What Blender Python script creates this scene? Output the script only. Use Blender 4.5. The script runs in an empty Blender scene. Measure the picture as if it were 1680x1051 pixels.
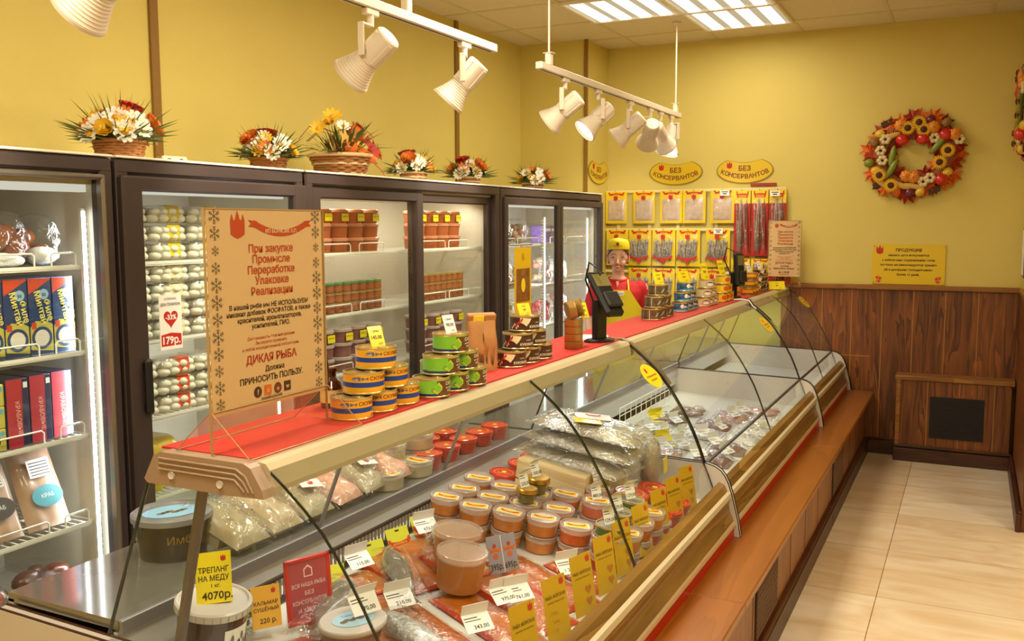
import bpy, bmesh, math, random
from mathutils import Vector, Matrix, noise
PI = math.pi
rnd = random.Random(7)
scene = bpy.context.scene
COL = scene.collection

# ------------------------------------------------------------------ camera
cam_d = bpy.data.cameras.new('camera')
cam_d.sensor_fit = 'HORIZONTAL'; cam_d.sensor_width = 36.0
cam_d.lens = 36.0 * 1517.6 / 1680.0
cam_d.clip_start = 0.02
cam = bpy.data.objects.new('camera', cam_d); COL.objects.link(cam)
YAW, PITCH, ROLL = math.radians(26.5387), math.radians(5.8762), math.radians(-0.2276)
cam.matrix_world = (Matrix.Translation((0, 0, 1.65)) @ Matrix.Rotation(YAW, 4, 'Z')
                    @ Matrix.Rotation(PI / 2 - PITCH, 4, 'X') @ Matrix.Rotation(ROLL, 4, 'Z'))
scene.camera = cam

# ------------------------------------------------------------------ world, exposure
w = bpy.data.worlds.new('world'); scene.world = w; w.use_nodes = True
w.node_tree.nodes['Background'].inputs[0].default_value = (1.0, 0.82, 0.6, 1)
w.node_tree.nodes['Background'].inputs[1].default_value = 0.12
vs = scene.view_settings
vs.view_transform = 'Standard'; vs.look = 'None'; vs.gamma = 1.0; vs.use_curve_mapping = False
vs.exposure = 0.0
scene.cycles.transparent_max_bounces = 40
scene.cycles.max_bounces = 7
scene.cycles.glossy_bounces = 3
scene.cycles.transmission_bounces = 4
scene.cycles.diffuse_bounces = 4
scene.cycles.caustics_reflective = False
scene.cycles.caustics_refractive = False
scene.cycles.sample_clamp_indirect = 4.0

WARM = (1.0, 0.89, 0.69)
SPOTC = (1.0, 0.90, 0.70)
CASEC = (1.0, 0.93, 0.86)
COOL = (0.93, 0.96, 1.0)

def lamp(name, kind, loc, power, color, parent=None, **kw):
    d = bpy.data.lights.new(name, kind); d.energy = power; d.color = color
    for k, v in kw.items():
        if k not in ('along', 'dir'): setattr(d, k, v)
    o = bpy.data.objects.new(name, d); COL.objects.link(o); o.location = loc
    if 'dir' in kw:
        zz = -Vector(kw['dir']).normalized(); yy = Vector(kw.get('along', (0, 1, 0))); yy = (yy - zz * yy.dot(zz)).normalized() if abs(yy.normalized().dot(zz)) < .999 else zz.orthogonal()
        xx = yy.cross(zz); o.rotation_euler = Matrix(((xx.x, yy.x, zz.x), (xx.y, yy.y, zz.y), (xx.z, yy.z, zz.z))).to_euler()
    if parent: o.parent = parent
    return o

# ------------------------------------------------------------------ materials
def lin(h):
    h = h.lstrip('#'); out = []
    for i in (0, 2, 4):
        c = int(h[i:i + 2], 16) / 255
        out.append(c / 12.92 if c <= 0.04045 else ((c + 0.055) / 1.055) ** 2.4)
    return (*out, 1)

_mats = {}
def M(name, hexc='#808080', rough=0.5, metal=0.0, coat=0.0, emit=0.0, bump=None, var=None, spec=0.5, sub=None):
    """plain principled material; var=(scale, amount, hex2) mixes a second colour by noise; bump=(scale, strength)"""
    if name in _mats: return _mats[name]
    m = bpy.data.materials.new(name); m.use_nodes = True; _mats[name] = m
    nt = m.node_tree; b = nt.nodes['Principled BSDF']
    b.inputs['Base Color'].default_value = lin(hexc)
    b.inputs['Roughness'].default_value = rough
    b.inputs['Metallic'].default_value = metal
    b.inputs['Coat Weight'].default_value = coat
    b.inputs['Coat Roughness'].default_value = 0.08
    b.inputs['Specular IOR Level'].default_value = spec
    if emit:
        b.inputs['Emission Color'].default_value = lin(hexc); b.inputs['Emission Strength'].default_value = emit
    if var or bump:
        tc = nt.nodes.new('ShaderNodeTexCoord')
    if var:
        n = nt.nodes.new('ShaderNodeTexNoise'); n.inputs['Scale'].default_value = var[0]; n.inputs['Detail'].default_value = 4
        nt.links.new(tc.outputs['Object'], n.inputs['Vector'])
        r = nt.nodes.new('ShaderNodeValToRGB'); e = r.color_ramp.elements
        e[0].position = 0.5 - var[1]; e[1].position = 0.5 + var[1]
        e[0].color = lin(hexc); e[1].color = lin(var[2])
        nt.links.new(n.outputs['Fac'], r.inputs['Fac']); nt.links.new(r.outputs['Color'], b.inputs['Base Color'])
    if bump:
        n2 = nt.nodes.new('ShaderNodeTexNoise'); n2.inputs['Scale'].default_value = bump[0]; n2.inputs['Detail'].default_value = 3
        nt.links.new(tc.outputs['Object'], n2.inputs['Vector'])
        bp = nt.nodes.new('ShaderNodeBump'); bp.inputs['Strength'].default_value = bump[1]; bp.inputs['Distance'].default_value = 0.01
        nt.links.new(n2.outputs['Fac'], bp.inputs['Height']); nt.links.new(bp.outputs['Normal'], b.inputs['Normal'])
    return m

def glassy(name, tint='#ffffff', milk=0.0, milkc='#e8e4dc', ior=1.5, rough=0.02, bump=None, boost=1.0):
    """thin clear sheet: transparent + fresnel gloss + a little milky diffuse"""
    if name in _mats: return _mats[name]
    m = bpy.data.materials.new(name); m.use_nodes = True; _mats[name] = m
    nt = m.node_tree; nt.nodes.clear()
    out = nt.nodes.new('ShaderNodeOutputMaterial')
    tr = nt.nodes.new('ShaderNodeBsdfTransparent'); tr.inputs[0].default_value = lin(tint)
    gl = nt.nodes.new('ShaderNodeBsdfGlossy'); gl.inputs['Roughness'].default_value = rough
    gl.inputs['Color'].default_value = (1, 1, 1, 1)
    fr = nt.nodes.new('ShaderNodeLayerWeight'); fr.inputs[0].default_value = 0.5
    pw = nt.nodes.new('ShaderNodeMath'); pw.operation = 'POWER'; pw.inputs[1].default_value = 4.5; nt.links.new(fr.outputs['Facing'], pw.inputs[0])
    mu = nt.nodes.new('ShaderNodeMath'); mu.operation = 'MULTIPLY_ADD'; mu.use_clamp = True
    mu.inputs[1].default_value = 0.75 * boost; mu.inputs[2].default_value = 0.05 * boost; nt.links.new(pw.outputs[0], mu.inputs[0]); fac = mu.outputs[0]
    mx = nt.nodes.new('ShaderNodeMixShader'); nt.links.new(fac, mx.inputs[0])
    base = tr.outputs[0]
    if milk:
        df = nt.nodes.new('ShaderNodeBsdfDiffuse'); df.inputs[0].default_value = lin(milkc)
        m2 = nt.nodes.new('ShaderNodeMixShader'); m2.inputs[0].default_value = milk
        nt.links.new(tr.outputs[0], m2.inputs[1]); nt.links.new(df.outputs[0], m2.inputs[2]); base = m2.outputs[0]
    nt.links.new(base, mx.inputs[1]); nt.links.new(gl.outputs[0], mx.inputs[2])
    nt.links.new(mx.outputs[0], out.inputs[0])
    if bump:
        tc = nt.nodes.new('ShaderNodeTexCoord'); n2 = nt.nodes.new('ShaderNodeTexNoise')
        n2.inputs['Scale'].default_value = bump[0]; n2.inputs['Detail'].default_value = 3; n2.inputs['Distortion'].default_value = 1.5
        nt.links.new(tc.outputs['Object'], n2.inputs['Vector'])
        bp = nt.nodes.new('ShaderNodeBump'); bp.inputs['Strength'].default_value = bump[1]; bp.inputs['Distance'].default_value = 0.02
        nt.links.new(n2.outputs['Fac'], bp.inputs['Height'])
        nt.links.new(bp.outputs['Normal'], gl.inputs['Normal']); nt.links.new(bp.outputs['Normal'], fr.inputs['Normal'])
    return m

def emis(name, hexc, strength):
    if name in _mats: return _mats[name]
    m = bpy.data.materials.new(name); m.use_nodes = True; _mats[name] = m
    nt = m.node_tree; nt.nodes.clear()
    out = nt.nodes.new('ShaderNodeOutputMaterial'); e = nt.nodes.new('ShaderNodeEmission')
    e.inputs[0].default_value = lin(hexc); e.inputs[1].default_value = strength
    nt.links.new(e.outputs[0], out.inputs[0]); return m

def wood(name, c1, c2, axis='Z', pitch=0.205, scale=1.0, rough=0.35, across='X'):
    """grained timber; planks of width `pitch` get their own tone and grain offset"""
    if name in _mats: return _mats[name]
    m = bpy.data.materials.new(name); m.use_nodes = True; _mats[name] = m
    nt = m.node_tree; b = nt.nodes['Principled BSDF']; b.inputs['Roughness'].default_value = rough
    N, L = nt.nodes.new, nt.links.new
    tc = N('ShaderNodeTexCoord'); sp = N('ShaderNodeSeparateXYZ'); L(tc.outputs['Object'], sp.inputs[0])
    dv = N('ShaderNodeMath'); dv.operation = 'DIVIDE'; dv.inputs[1].default_value = pitch; L(sp.outputs[across], dv.inputs[0])
    fl = N('ShaderNodeMath'); fl.operation = 'FLOOR'; L(dv.outputs[0], fl.inputs[0])
    wn = N('ShaderNodeTexWhiteNoise'); wn.noise_dimensions = '1D'; L(fl.outputs[0], wn.inputs['W'])
    mp = N('ShaderNodeMapping')
    s = {'X': (0.9, 9, 9), 'Y': (9, 0.9, 9), 'Z': (9, 9, 0.9)}[axis]
    mp.inputs['Scale'].default_value = [v * scale for v in s]
    L(tc.outputs['Object'], mp.inputs[0])
    ad = N('ShaderNodeVectorMath'); ad.operation = 'MULTIPLY_ADD'
    L(wn.outputs['Color'], ad.inputs[0]); ad.inputs[1].default_value = (7, 7, 7); L(mp.outputs[0], ad.inputs[2])
    n1 = N('ShaderNodeTexNoise'); n1.inputs['Scale'].default_value = 1.0; n1.inputs['Detail'].default_value = 3; n1.inputs['Distortion'].default_value = 0.8
    L(ad.outputs[0], n1.inputs['Vector'])
    m1 = N('ShaderNodeMath'); m1.operation = 'MULTIPLY'; m1.inputs[1].default_value = 7.0; L(n1.outputs['Fac'], m1.inputs[0])
    fr = N('ShaderNodeMath'); fr.operation = 'FRACT'; L(m1.outputs[0], fr.inputs[0])
    n2 = N('ShaderNodeTexNoise'); n2.inputs['Scale'].default_value = 6.0; n2.inputs['Detail'].default_value = 5; L(ad.outputs[0], n2.inputs['Vector'])
    mx = N('ShaderNodeMath'); mx.operation = 'MULTIPLY_ADD'; mx.inputs[1].default_value = 0.45; L(fr.outputs[0], mx.inputs[0])
    m3 = N('ShaderNodeMath'); m3.operation = 'MULTIPLY_ADD'; m3.inputs[1].default_value = 0.5; L(n2.outputs['Fac'], m3.inputs[0])
    m4 = N('ShaderNodeMath'); m4.operation = 'MULTIPLY_ADD'; m4.inputs[1].default_value = 0.35; m4.inputs[2].default_value = -0.15
    L(wn.outputs['Value'], m4.inputs[0]); L(m4.outputs[0], m3.inputs[2]); L(m3.outputs[0], mx.inputs[2])
    r = N('ShaderNodeValToRGB'); r.color_ramp.elements[0].color = lin(c1); r.color_ramp.elements[1].color = lin(c2)
    r.color_ramp.elements[0].position = 0.15; r.color_ramp.elements[1].position = 0.85
    L(mx.outputs[0], r.inputs[0]); L(r.outputs[0], b.inputs['Base Color'])
    return m

# ------------------------------------------------------------------ mesh builder
def frame(o, xd, yd):
    """matrix with origin o, local X along xd, local Y along yd"""
    x = Vector(xd).normalized(); z = x.cross(Vector(yd)).normalized(); y = z.cross(x)
    return Matrix(((x.x, y.x, z.x, o[0]), (x.y, y.y, z.y, o[1]), (x.z, y.z, z.z, o[2]), (0, 0, 0, 1)))
def T(x, y, z): return Matrix.Translation((x, y, z))
def RZ(a): return Matrix.Rotation(a, 4, 'Z')
def RX(a): return Matrix.Rotation(a, 4, 'X')
def RY(a): return Matrix.Rotation(a, 4, 'Y')
I4 = Matrix.Identity(4)

_glyphs = {}
def glyphs(s, bold):
    k = (s, bold)
    if k not in _glyphs:
        c = bpy.data.curves.new('lettering_source', 'FONT'); c.body = s; c.size = 1.0; c.align_x = 'CENTER'
        c.resolution_u = 2; c.offset = bold; c.fill_mode = 'FRONT'
        o = bpy.data.objects.new('lettering_source', c); COL.objects.link(o)
        me = bpy.data.meshes.new_from_object(o)
        vs_ = [(v.co.x, v.co.y) for v in me.vertices]; fs = [tuple(p.vertices) for p in me.polygons]
        if vs_:
            xs = [v[0] for v in vs_]; cx = (min(xs) + max(xs)) / 2; vs_ = [(x - cx, y) for x, y in vs_]; wd = max(xs) - min(xs)
        else: wd = 1
        bpy.data.objects.remove(o); bpy.data.curves.remove(c); bpy.data.meshes.remove(me)
        _glyphs[k] = (vs_, fs, wd)
    return _glyphs[k]

class MB:
    def __init__(s): s.v = []; s.f = []; s.mi = []; s.sm = []; s.mats = []; s.X = I4
    def mat(s, m):
        if m not in s.mats: s.mats.append(m)
        return s.mats.index(m)
    def add(s, vs_, fs, m, smooth=False):
        b = len(s.v); X = s.X
        s.v += [X @ Vector(p) for p in vs_]
        i = s.mat(m); flip = X.to_3x3().determinant() < 0
        for f in fs:
            f = [b + k for k in f]
            s.f.append(f[::-1] if flip else f); s.mi.append(i); s.sm.append(smooth)
        return s
    def box(s, c, d, m, ch=0.0, R=None):
        x, y, z = d[0] / 2, d[1] / 2, d[2] / 2
        old = s.X
        s.X = old @ T(*c) @ (R or I4)
        if ch <= 0:
            V = [(-x, -y, -z), (x, -y, -z), (x, y, -z), (-x, y, -z), (-x, -y, z), (x, -y, z), (x, y, z), (-x, y, z)]
            s.add(V, [(3, 2, 1, 0), (4, 5, 6, 7), (0, 1, 5, 4), (1, 2, 6, 5), (2, 3, 7, 6), (3, 0, 4, 7)], m)
        else:
            ch = min(ch, x * .95, y * .95, z * .95); V = []; idx = {}
            for sx in (-1, 1):
                for sy in (-1, 1):
                    for sz in (-1, 1):
                        for a in range(3):
                            p = [sx * (x - ch), sy * (y - ch), sz * (z - ch)]; p[a] = (sx * x, sy * y, sz * z)[a]
                            idx[(sx, sy, sz, a)] = len(V); V.append(tuple(p))
            F = []
            for a in range(3):
                for sg in (-1, 1):
                    o1, o2 = [k for k in range(3) if k != a]
                    q = []
                    for u, v_ in ((-1, -1), (1, -1), (1, 1), (-1, 1)):
                        t = [0, 0, 0]; t[a] = sg; t[o1] = u; t[o2] = v_; q.append(idx[(*t, a)])
                    F.append(q)
            for a in range(3):
                o1, o2 = [k for k in range(3) if k != a]
                for u in (-1, 1):
                    for v_ in (-1, 1):
                        t0 = [0, 0, 0]; t0[o1] = u; t0[o2] = v_; t1 = t0[:]; t0[a] = -1; t1[a] = 1
                        F.append([idx[(*t0, o1)], idx[(*t1, o1)], idx[(*t1, o2)], idx[(*t0, o2)]])
            for sx in (-1, 1):
                for sy in (-1, 1):
                    for sz in (-1, 1): F.append([idx[(sx, sy, sz, a)] for a in range(3)])
            G = []
            for f in F:
                p = [Vector(V[k]) for k in f]; n = (p[1] - p[0]).cross(p[2] - p[0]); c0 = sum(p, Vector()) / len(p)
                G.append(f if n.dot(c0) > 0 else f[::-1])
            s.add(V, G, m)
        s.X = old; return s
    def lathe(s, prof, m, n=24, smooth=True, mod=None, cap=True, a0=0, a1=2 * PI):
        """prof: (r, z) pairs bottom to top about local Z; m one material or one per band"""
        V = []; full = abs(a1 - a0 - 2 * PI) < 1e-6; k = n if full else n + 1
        for j, (r, z) in enumerate(prof):
            for i in range(k):
                a = a0 + (a1 - a0) * i / n; rr = r * (mod(a, j) if mod else 1)
                V.append((rr * math.cos(a), rr * math.sin(a), z))
        for j in range(len(prof) - 1):
            mm = m[j] if isinstance(m, (list, tuple)) else m
            F = [(j * k + i, j * k + (i + 1) % k, (j + 1) * k + (i + 1) % k, (j + 1) * k + i) for i in range(n)]
            s_ = len(s.v)
            s.add([V[q] for q in range(j * k, (j + 2) * k)], [[q - j * k for q in f] for f in F], mm, smooth)
        if cap and full:
            ml = m[0] if isinstance(m, (list, tuple)) else m; mt = m[-1] if isinstance(m, (list, tuple)) else m
            if prof[0][0] > 1e-6: s.add(V[:k], [list(range(k))[::-1]], ml)
            if prof[-1][0] > 1e-6: s.add(V[-k:], [list(range(k))], mt)
        return s
    def tube(s, pts, r, m, n=8, smooth=True, cap=True):
        pts = [Vector(p) for p in pts]; V = []; up = Vector((0, 0, 1)); rs = r if isinstance(r, (list, tuple)) else [r] * len(pts)
        nv = None
        for i, p in enumerate(pts):
            d = (pts[min(i + 1, len(pts) - 1)] - pts[max(i - 1, 0)]).normalized()
            if nv is None: nv = d.orthogonal().normalized()
            nv = (nv - d * nv.dot(d)).normalized(); b = d.cross(nv)
            V += [tuple(p + (nv * math.cos(2 * PI * k / n) + b * math.sin(2 * PI * k / n)) * rs[i]) for k in range(n)]
        F = [(j * n + i, j * n + (i + 1) % n, (j + 1) * n + (i + 1) % n, (j + 1) * n + i) for j in range(len(pts) - 1) for i in range(n)]
        s.add(V, F, m, smooth)
        if cap: s.add(V[:n], [list(range(n))[::-1]], m); s.add(V[-n:], [list(range(n))], m)
        return s
    def prism(s, poly, m, h, z0=0.0):
        """2D outline (local XY, counter-clockwise) raised from z0 to z0+h"""
        n = len(poly); V = [(x, y, z0) for x, y in poly] + [(x, y, z0 + h) for x, y in poly]
        s.add(V, [list(range(n))[::-1], list(range(n, 2 * n))] + [(i, (i + 1) % n, n + (i + 1) % n, n + i) for i in range(n)], m); return s
    def poly(s, pts, m, z=0.0):
        s.add([(x, y, z) for x, y in pts], [list(range(len(pts)))], m); return s
    def quad(s, a, b, c, d, m): s.add([a, b, c, d], [(0, 1, 2, 3)], m); return s
    def ell(s, c, r, m, n=14, k=9, fn=None, smooth=True):
        V = []; F = []
        for j in range(k + 1):
            t = PI * j / k
            for i in range(n):
                a = 2 * PI * i / n; p = Vector((math.sin(t) * math.cos(a), math.sin(t) * math.sin(a), -math.cos(t)))
                g = fn(p) if fn else 1
                V.append((c[0] + r[0] * p.x * g, c[1] + r[1] * p.y * g, c[2] + r[2] * p.z * g))
        for j in range(k):
            for i in range(n): F.append((j * n + i, j * n + (i + 1) % n, (j + 1) * n + (i + 1) % n, (j + 1) * n + i))
        s.add(V, F, m, smooth); return s
    def grid(s, fn, nu, nv, m, smooth=True, mf=None):
        V = [fn(i / nu, j / nv) for j in range(nv + 1) for i in range(nu + 1)]
        for j in range(nv):
            for i in range(nu):
                pass
        F = [(j * (nu + 1) + i, j * (nu + 1) + i + 1, (j + 1) * (nu + 1) + i + 1, (j + 1) * (nu + 1) + i) for j in range(nv) for i in range(nu)]
        if mf is None: s.add(V, F, m, smooth)
        else:
            groups = {}
            for q, f in enumerate(F): groups.setdefault(mf((q % nu + .5) / nu, (q // nu + .5) / nv), []).append(f)
            for mm, ff in groups.items(): s.add(V, ff, mm, smooth)
        return s
    def text(s, t, size, m, x=0, y=0, z=0.0006, sx=1.0, bold=0.0, fit=None, warp=None, rot=0.0):
        vs_, fs, wd = glyphs(t, bold)
        if not fs: return s
        k = size
        if fit and wd * k * sx > fit: sx = fit / (wd * k)
        c_, s_ = math.cos(rot), math.sin(rot)
        P = []
        for a, b in vs_:
            a, b = a * k * sx, b * k
            a, b = x + a * c_ - b * s_, y + a * s_ + b * c_
            P.append(warp(a, b) if warp else (a, b, z))
        s.add(P, fs, m); return s
    def build(s, name, parent=None, loc=None, weld=False):
        me = bpy.data.meshes.new(name)
        me.from_pydata([tuple(v) for v in s.v], [], s.f)
        for m in s.mats: me.materials.append(m)
        me.polygons.foreach_set('material_index', s.mi); me.polygons.foreach_set('use_smooth', s.sm)
        if weld:
            bm = bmesh.new(); bm.from_mesh(me); bmesh.ops.remove_doubles(bm, verts=bm.verts, dist=1e-5); bm.to_mesh(me); bm.free()
        me.update()
        o = bpy.data.objects.new(name, me); COL.objects.link(o)
        if parent: o.parent = parent
        if loc: o.location = loc
        return o

def tag(o, label, cat, group=None):
    o['label'] = label; o['category'] = cat
    if group: o['group'] = group
    return o
def thing(name, label, cat, loc=(0, 0, 0), rz=0.0, group=None):
    o = bpy.data.objects.new(name, None); COL.objects.link(o); o.empty_display_size = 0.05
    o.location = loc; o.rotation_euler = (0, 0, rz); return tag(o, label, cat, group)
_kids = {}
def kids(o):
    return [c for c in o.children]
def dup(o, loc, rz=0.0, label=None, group=None, rot=None, scale=None, parent=None):
    c = o.copy(); COL.objects.link(c)
    if parent is not None: c.parent = parent
    if loc is not None: c.location = loc; c.rotation_euler = rot or (0, 0, rz)
    if scale: c.scale = (scale,) * 3 if isinstance(scale, (int, float)) else scale
    if label: c['label'] = label
    if group: c['group'] = group
    for ch in o.children: dup(ch, None, parent=c)
    return c
class Kind:
    """first call places the prototype itself, later calls copy it with its parts"""
    def __init__(s, root): s.root = root; s.used = False
    def put(s, loc, rz=0.0, label=None, group=None, rot=None, scale=None):
        if not s.used:
            s.used = True; o = s.root; o.location = loc; o.rotation_euler = rot or (0, 0, rz)
            if scale: o.scale = (scale,) * 3 if isinstance(scale, (int, float)) else scale
            if label: o['label'] = label
            if group: o['group'] = group
            return o
        return dup(s.root, loc, rz, label, group, rot, scale or (1, 1, 1))
def struct(name, mb, parent=None):
    o = mb.build(name, parent)
    if parent is None: o['kind'] = 'structure'
    return o
ORD = 'first second third fourth fifth sixth seventh eighth ninth tenth eleventh twelfth thirteenth fourteenth fifteenth sixteenth seventeenth eighteenth nineteenth twentieth'.split()
def nth(i): return ORD[i] if i < 20 else ('twenty-' + ORD[i - 20] if i < 29 else str(i + 1) + 'th')

# ------------------------------------------------------------------ palette shared by many things
INK = M('dark_ink', '#2a1608', 0.6); RED = M('red_print', '#c0271a', 0.5); WHITE = M('white_plastic', '#efe9dd', 0.35)
YEL = M('yellow_card', '#f2dc1e', 0.4, coat=0.25); PAPER = M('white_paper', '#f4f2ee', 0.6)
STEEL = M('brushed_steel', '#a8a39c', 0.32, metal=0.9); CHROME = M('chrome', '#cfcac2', 0.15, metal=1.0)
BLACK = M('black_plastic', '#0c0b0b', 0.35); GOLD = M('gold_metal', '#c79a3c', 0.28, metal=0.9)
TIN = M('tin_lid', '#d8c58c', 0.28, metal=0.8)
GLASS = glassy('clear_glass', '#f6fbf8', boost=0.8); GLASSB = glassy('rear_glass', '#f6fbf8', boost=0.25)
DOORGLASS = glassy('fridge_door_glass', '#eef4f0', boost=1.0)
ACRYL = glassy('clear_acrylic', '#fff8f0', boost=1.2)
GEDGE = M('green_glass_edge', '#0c1f14', 0.15, coat=0.5)
FILM = glassy('clear_bag_film', '#ffffff', milk=0.012, rough=0.09, bump=(22, 0.6), boost=1.15)
DECKFILM = glassy('tight_pack_film', '#fffaf4', rough=0.05, bump=(20, 0.6), boost=1.0)
SMOOTHFILM = glassy('smooth_film', '#ffffff', milk=0.05, ior=1.45, rough=0.06, bump=(14, 0.5), boost=1.8)

# ------------------------------------------------------------------ room shell
WALLM = M('yellow_wall_paint', '#dac86e', 0.65, bump=(140, 0.12), var=(3, 0.4, '#d5c266'))
BROWNSTRIP = M('ochre_wall_strip', '#8a6420', 0.5)
SKIRT = wood('dark_skirting_wood', '#2e1406', '#54280f', 'X', 3.0, rough=0.4)
SKIRTY = wood('dark_skirting_wood_long', '#2e1406', '#4c220d', 'Y', 3.0, rough=0.4, across='Z')
RAILW = wood('rail_wood', '#7a4a1c', '#a5702f', 'X', 4.0, rough=0.4)
PANELW = wood('wall_panel_wood', '#4c2408', '#98561c', 'Z', 0.205, rough=0.42)
SEAMW = M('pale_seam_wood', '#a8702e', 0.5)

m = bpy.data.materials.new('floor_tiles'); m.use_nodes = True; nt = m.node_tree; b = nt.nodes['Principled BSDF']
tc = nt.nodes.new('ShaderNodeTexCoord'); mp = nt.nodes.new('ShaderNodeMapping'); mp.inputs['Location'].default_value = (0.328, -4.930 + 6.55, 0)
br = nt.nodes.new('ShaderNodeTexBrick'); br.offset = 0.0; br.squash = 1.0
br.inputs['Scale'].default_value = 1.0; br.inputs['Brick Width'].default_value = 0.655; br.inputs['Row Height'].default_value = 0.655
br.inputs['Mortar Size'].default_value = 0.0018; br.inputs['Mortar'].default_value = lin('#8d6d42'); br.inputs['Mortar Smooth'].default_value = 0.0
br.inputs['Color1'].default_value = lin('#efe2cc'); br.inputs['Color2'].default_value = lin('#d6bd98')
nz = nt.nodes.new('ShaderNodeTexNoise'); nz.inputs['Scale'].default_value = 2.2; nz.inputs['Detail'].default_value = 6; nz.inputs['Distortion'].default_value = 1.2
mpn = nt.nodes.new('ShaderNodeMapping'); mpn.inputs['Scale'].default_value = (1, 3, 1)
rp = nt.nodes.new('ShaderNodeValToRGB'); rp.color_ramp.elements[0].position = .3; rp.color_ramp.elements[0].color = lin('#e0cdac'); rp.color_ramp.elements[1].position = .7; rp.color_ramp.elements[1].color = (1, 1, 1, 1)
mu = nt.nodes.new('ShaderNodeMixRGB'); mu.blend_type = 'MULTIPLY'; mu.inputs[0].default_value = .8
L = nt.links.new
L(tc.outputs['Object'], mp.inputs[0]); L(mp.outputs[0], br.inputs['Vector']); L(tc.outputs['Object'], mpn.inputs[0]); L(mpn.outputs[0], nz.inputs['Vector'])
L(nz.outputs['Fac'], rp.inputs[0]); L(br.outputs['Color'], mu.inputs[1]); L(rp.outputs[0], mu.inputs[2]); L(mu.outputs[0], b.inputs['Base Color'])
b.inputs['Roughness'].default_value = 0.28
FLOORM = m

struct('floor', MB().box((-0.2, 2.4, -0.05), (6.4, 9.6, 0.1), FLOORM))
struct('wall_left', MB().box((-3.28, 2.4, 1.52), (0.1, 9.6, 3.04), WALLM))
struct('wall_back', MB().box((-0.2, 7.13, 1.52), (6.4, 0.1, 3.04), WALLM))
struct('wall_right', MB().box((0.35, 6.3, 1.52), (0.1, 1.56, 3.04), WALLM))
struct('wall_side', MB().box((2.95, 2.4, 1.52), (0.1, 9.6, 3.04), WALLM))
struct('wall_front', MB().box((-0.2, -2.35, 1.52), (6.4, 0.1, 3.04), WALLM))
struct('pillar_corner', MB().box((-2.95, 6.855, 1.52), (0.56, 0.45, 3.034), WALLM))
cl = MB(); CTILE = M('ceiling_tile', '#e8dcc0', 0.9, bump=(220, 0.25), var=(60, 0.35, '#dccfae')); CBAR = M('ceiling_grid_bar', '#d8c9a2', 0.5)
cl.box((-0.2, 2.4, 3.085), (6.4, 9.6, 0.1), CTILE)
GX = [-1.18 + 0.61 * k for k in range(-3, 7)]; GY = [6.68 - 0.61 * k for k in range(-0, 15)]
for x in GX: cl.box((x, 2.4, 3.034), (0.024, 9.5, 0.006), CBAR)
for y in GY: cl.box((-0.2, y, 3.0335), (6.3, 0.024, 0.006), CBAR)
struct('ceiling', cl)
# strips on the yellow walls
for i, (c, d) in enumerate((((-3.222, 2.99, 2.45), (0.016, 0.045, 1.17)), ((-3.222, 5.62, 2.45), (0.016, 0.04, 1.17)), ((-2.675, 6.622, 1.52), (0.03, 0.016, 3.03)), ((-2.662, 6.63, 1.52), (0.016, 0.03, 3.03)))[:3]):
    struct('trim_%d' % (i + 1), MB().box(c, d, BROWNSTRIP, 0.003))
# wainscot on the back wall, its rail, seams
wb = MB(); wb.box((-0.495, 7.073, 0.595), (1.57, 0.014, 1.19), PANELW)
for k in range(-3, 4):
    x = -0.575 + 0.205 * k + 0.0
    if -1.12 < x < 0.28: wb.box((x, 7.0655, 0.6), (0.006, 0.003, 1.18), SEAMW)
wb.box((-0.83, 7.0655, 0.70), (0.37, 0.003, 0.006), SEAMW)
struct('trim_4', wb)
struct('trim_5', MB().box((-0.455, 7.062, 1.2), (1.49, 0.036, 0.036), RAILW, 0.006))
struct('trim_6', MB().box((0.292, 6.29, 0.6), (0.014, 1.5, 1.19), PANELW).box((0.288, 6.29, 1.2), (0.024, 1.5, 0.034), RAILW, 0.004))
sk = MB().box((-0.55, 7.055, 0.05), (0.2, 0.03, 0.1), SKIRT, 0.004).box((-0.55, 7.06, 0.108), (0.2, 0.02, 0.016), SKIRT, 0.005)
struct('baseboard_back', sk)
struct('baseboard_right', MB().box((0.27, 6.2, 0.05), (0.026, 1.36, 0.1), SKIRTY, 0.004).box((0.275, 6.2, 0.108), (0.018, 1.36, 0.016), SKIRTY, 0.005))

# boxed radiator cover below the wall panels
rc = thing('radiator_cover', 'low wood-panelled box against the back wall with a black square grille', 'radiator cover', (-0.09, 6.99, 0))
q = MB(); q.box((0.0, 0.0, 0.285), (0.70, 0.15, 0.57), PANELW)
for x in (-0.16, 0.04, 0.25): q.box((x, -0.0755, 0.33), (0.005, 0.002, 0.48), SEAMW)
q.build('panel', rc)
MB().box((0.0, -0.005, 0.585), (0.74, 0.17, 0.032), RAILW, 0.005).build('cap_rail', rc)
MB().box((-0.345, -0.08, 0.34), (0.03, 0.014, 0.46), RAILW, 0.003).build('corner_post', rc)
q = MB().box((0.025, -0.081, 0.322), (0.335, 0.012, 0.285), M('black_grille', '#0d0503', 0.6))
for k in range(22): q.box((0.025, -0.0885, 0.19 + k * 0.0125), (0.325, 0.004, 0.003), M('black_grille_bar', '#1a0a06', 0.5))
q.build('grille', rc)
q = MB().box((0.0, -0.086, 0.045), (0.735, 0.022, 0.09), SKIRT, 0.004).box((0.0, -0.085, 0.105), (0.73, 0.018, 0.02), SKIRT, 0.006)
q.build('baseboard', rc)

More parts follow.
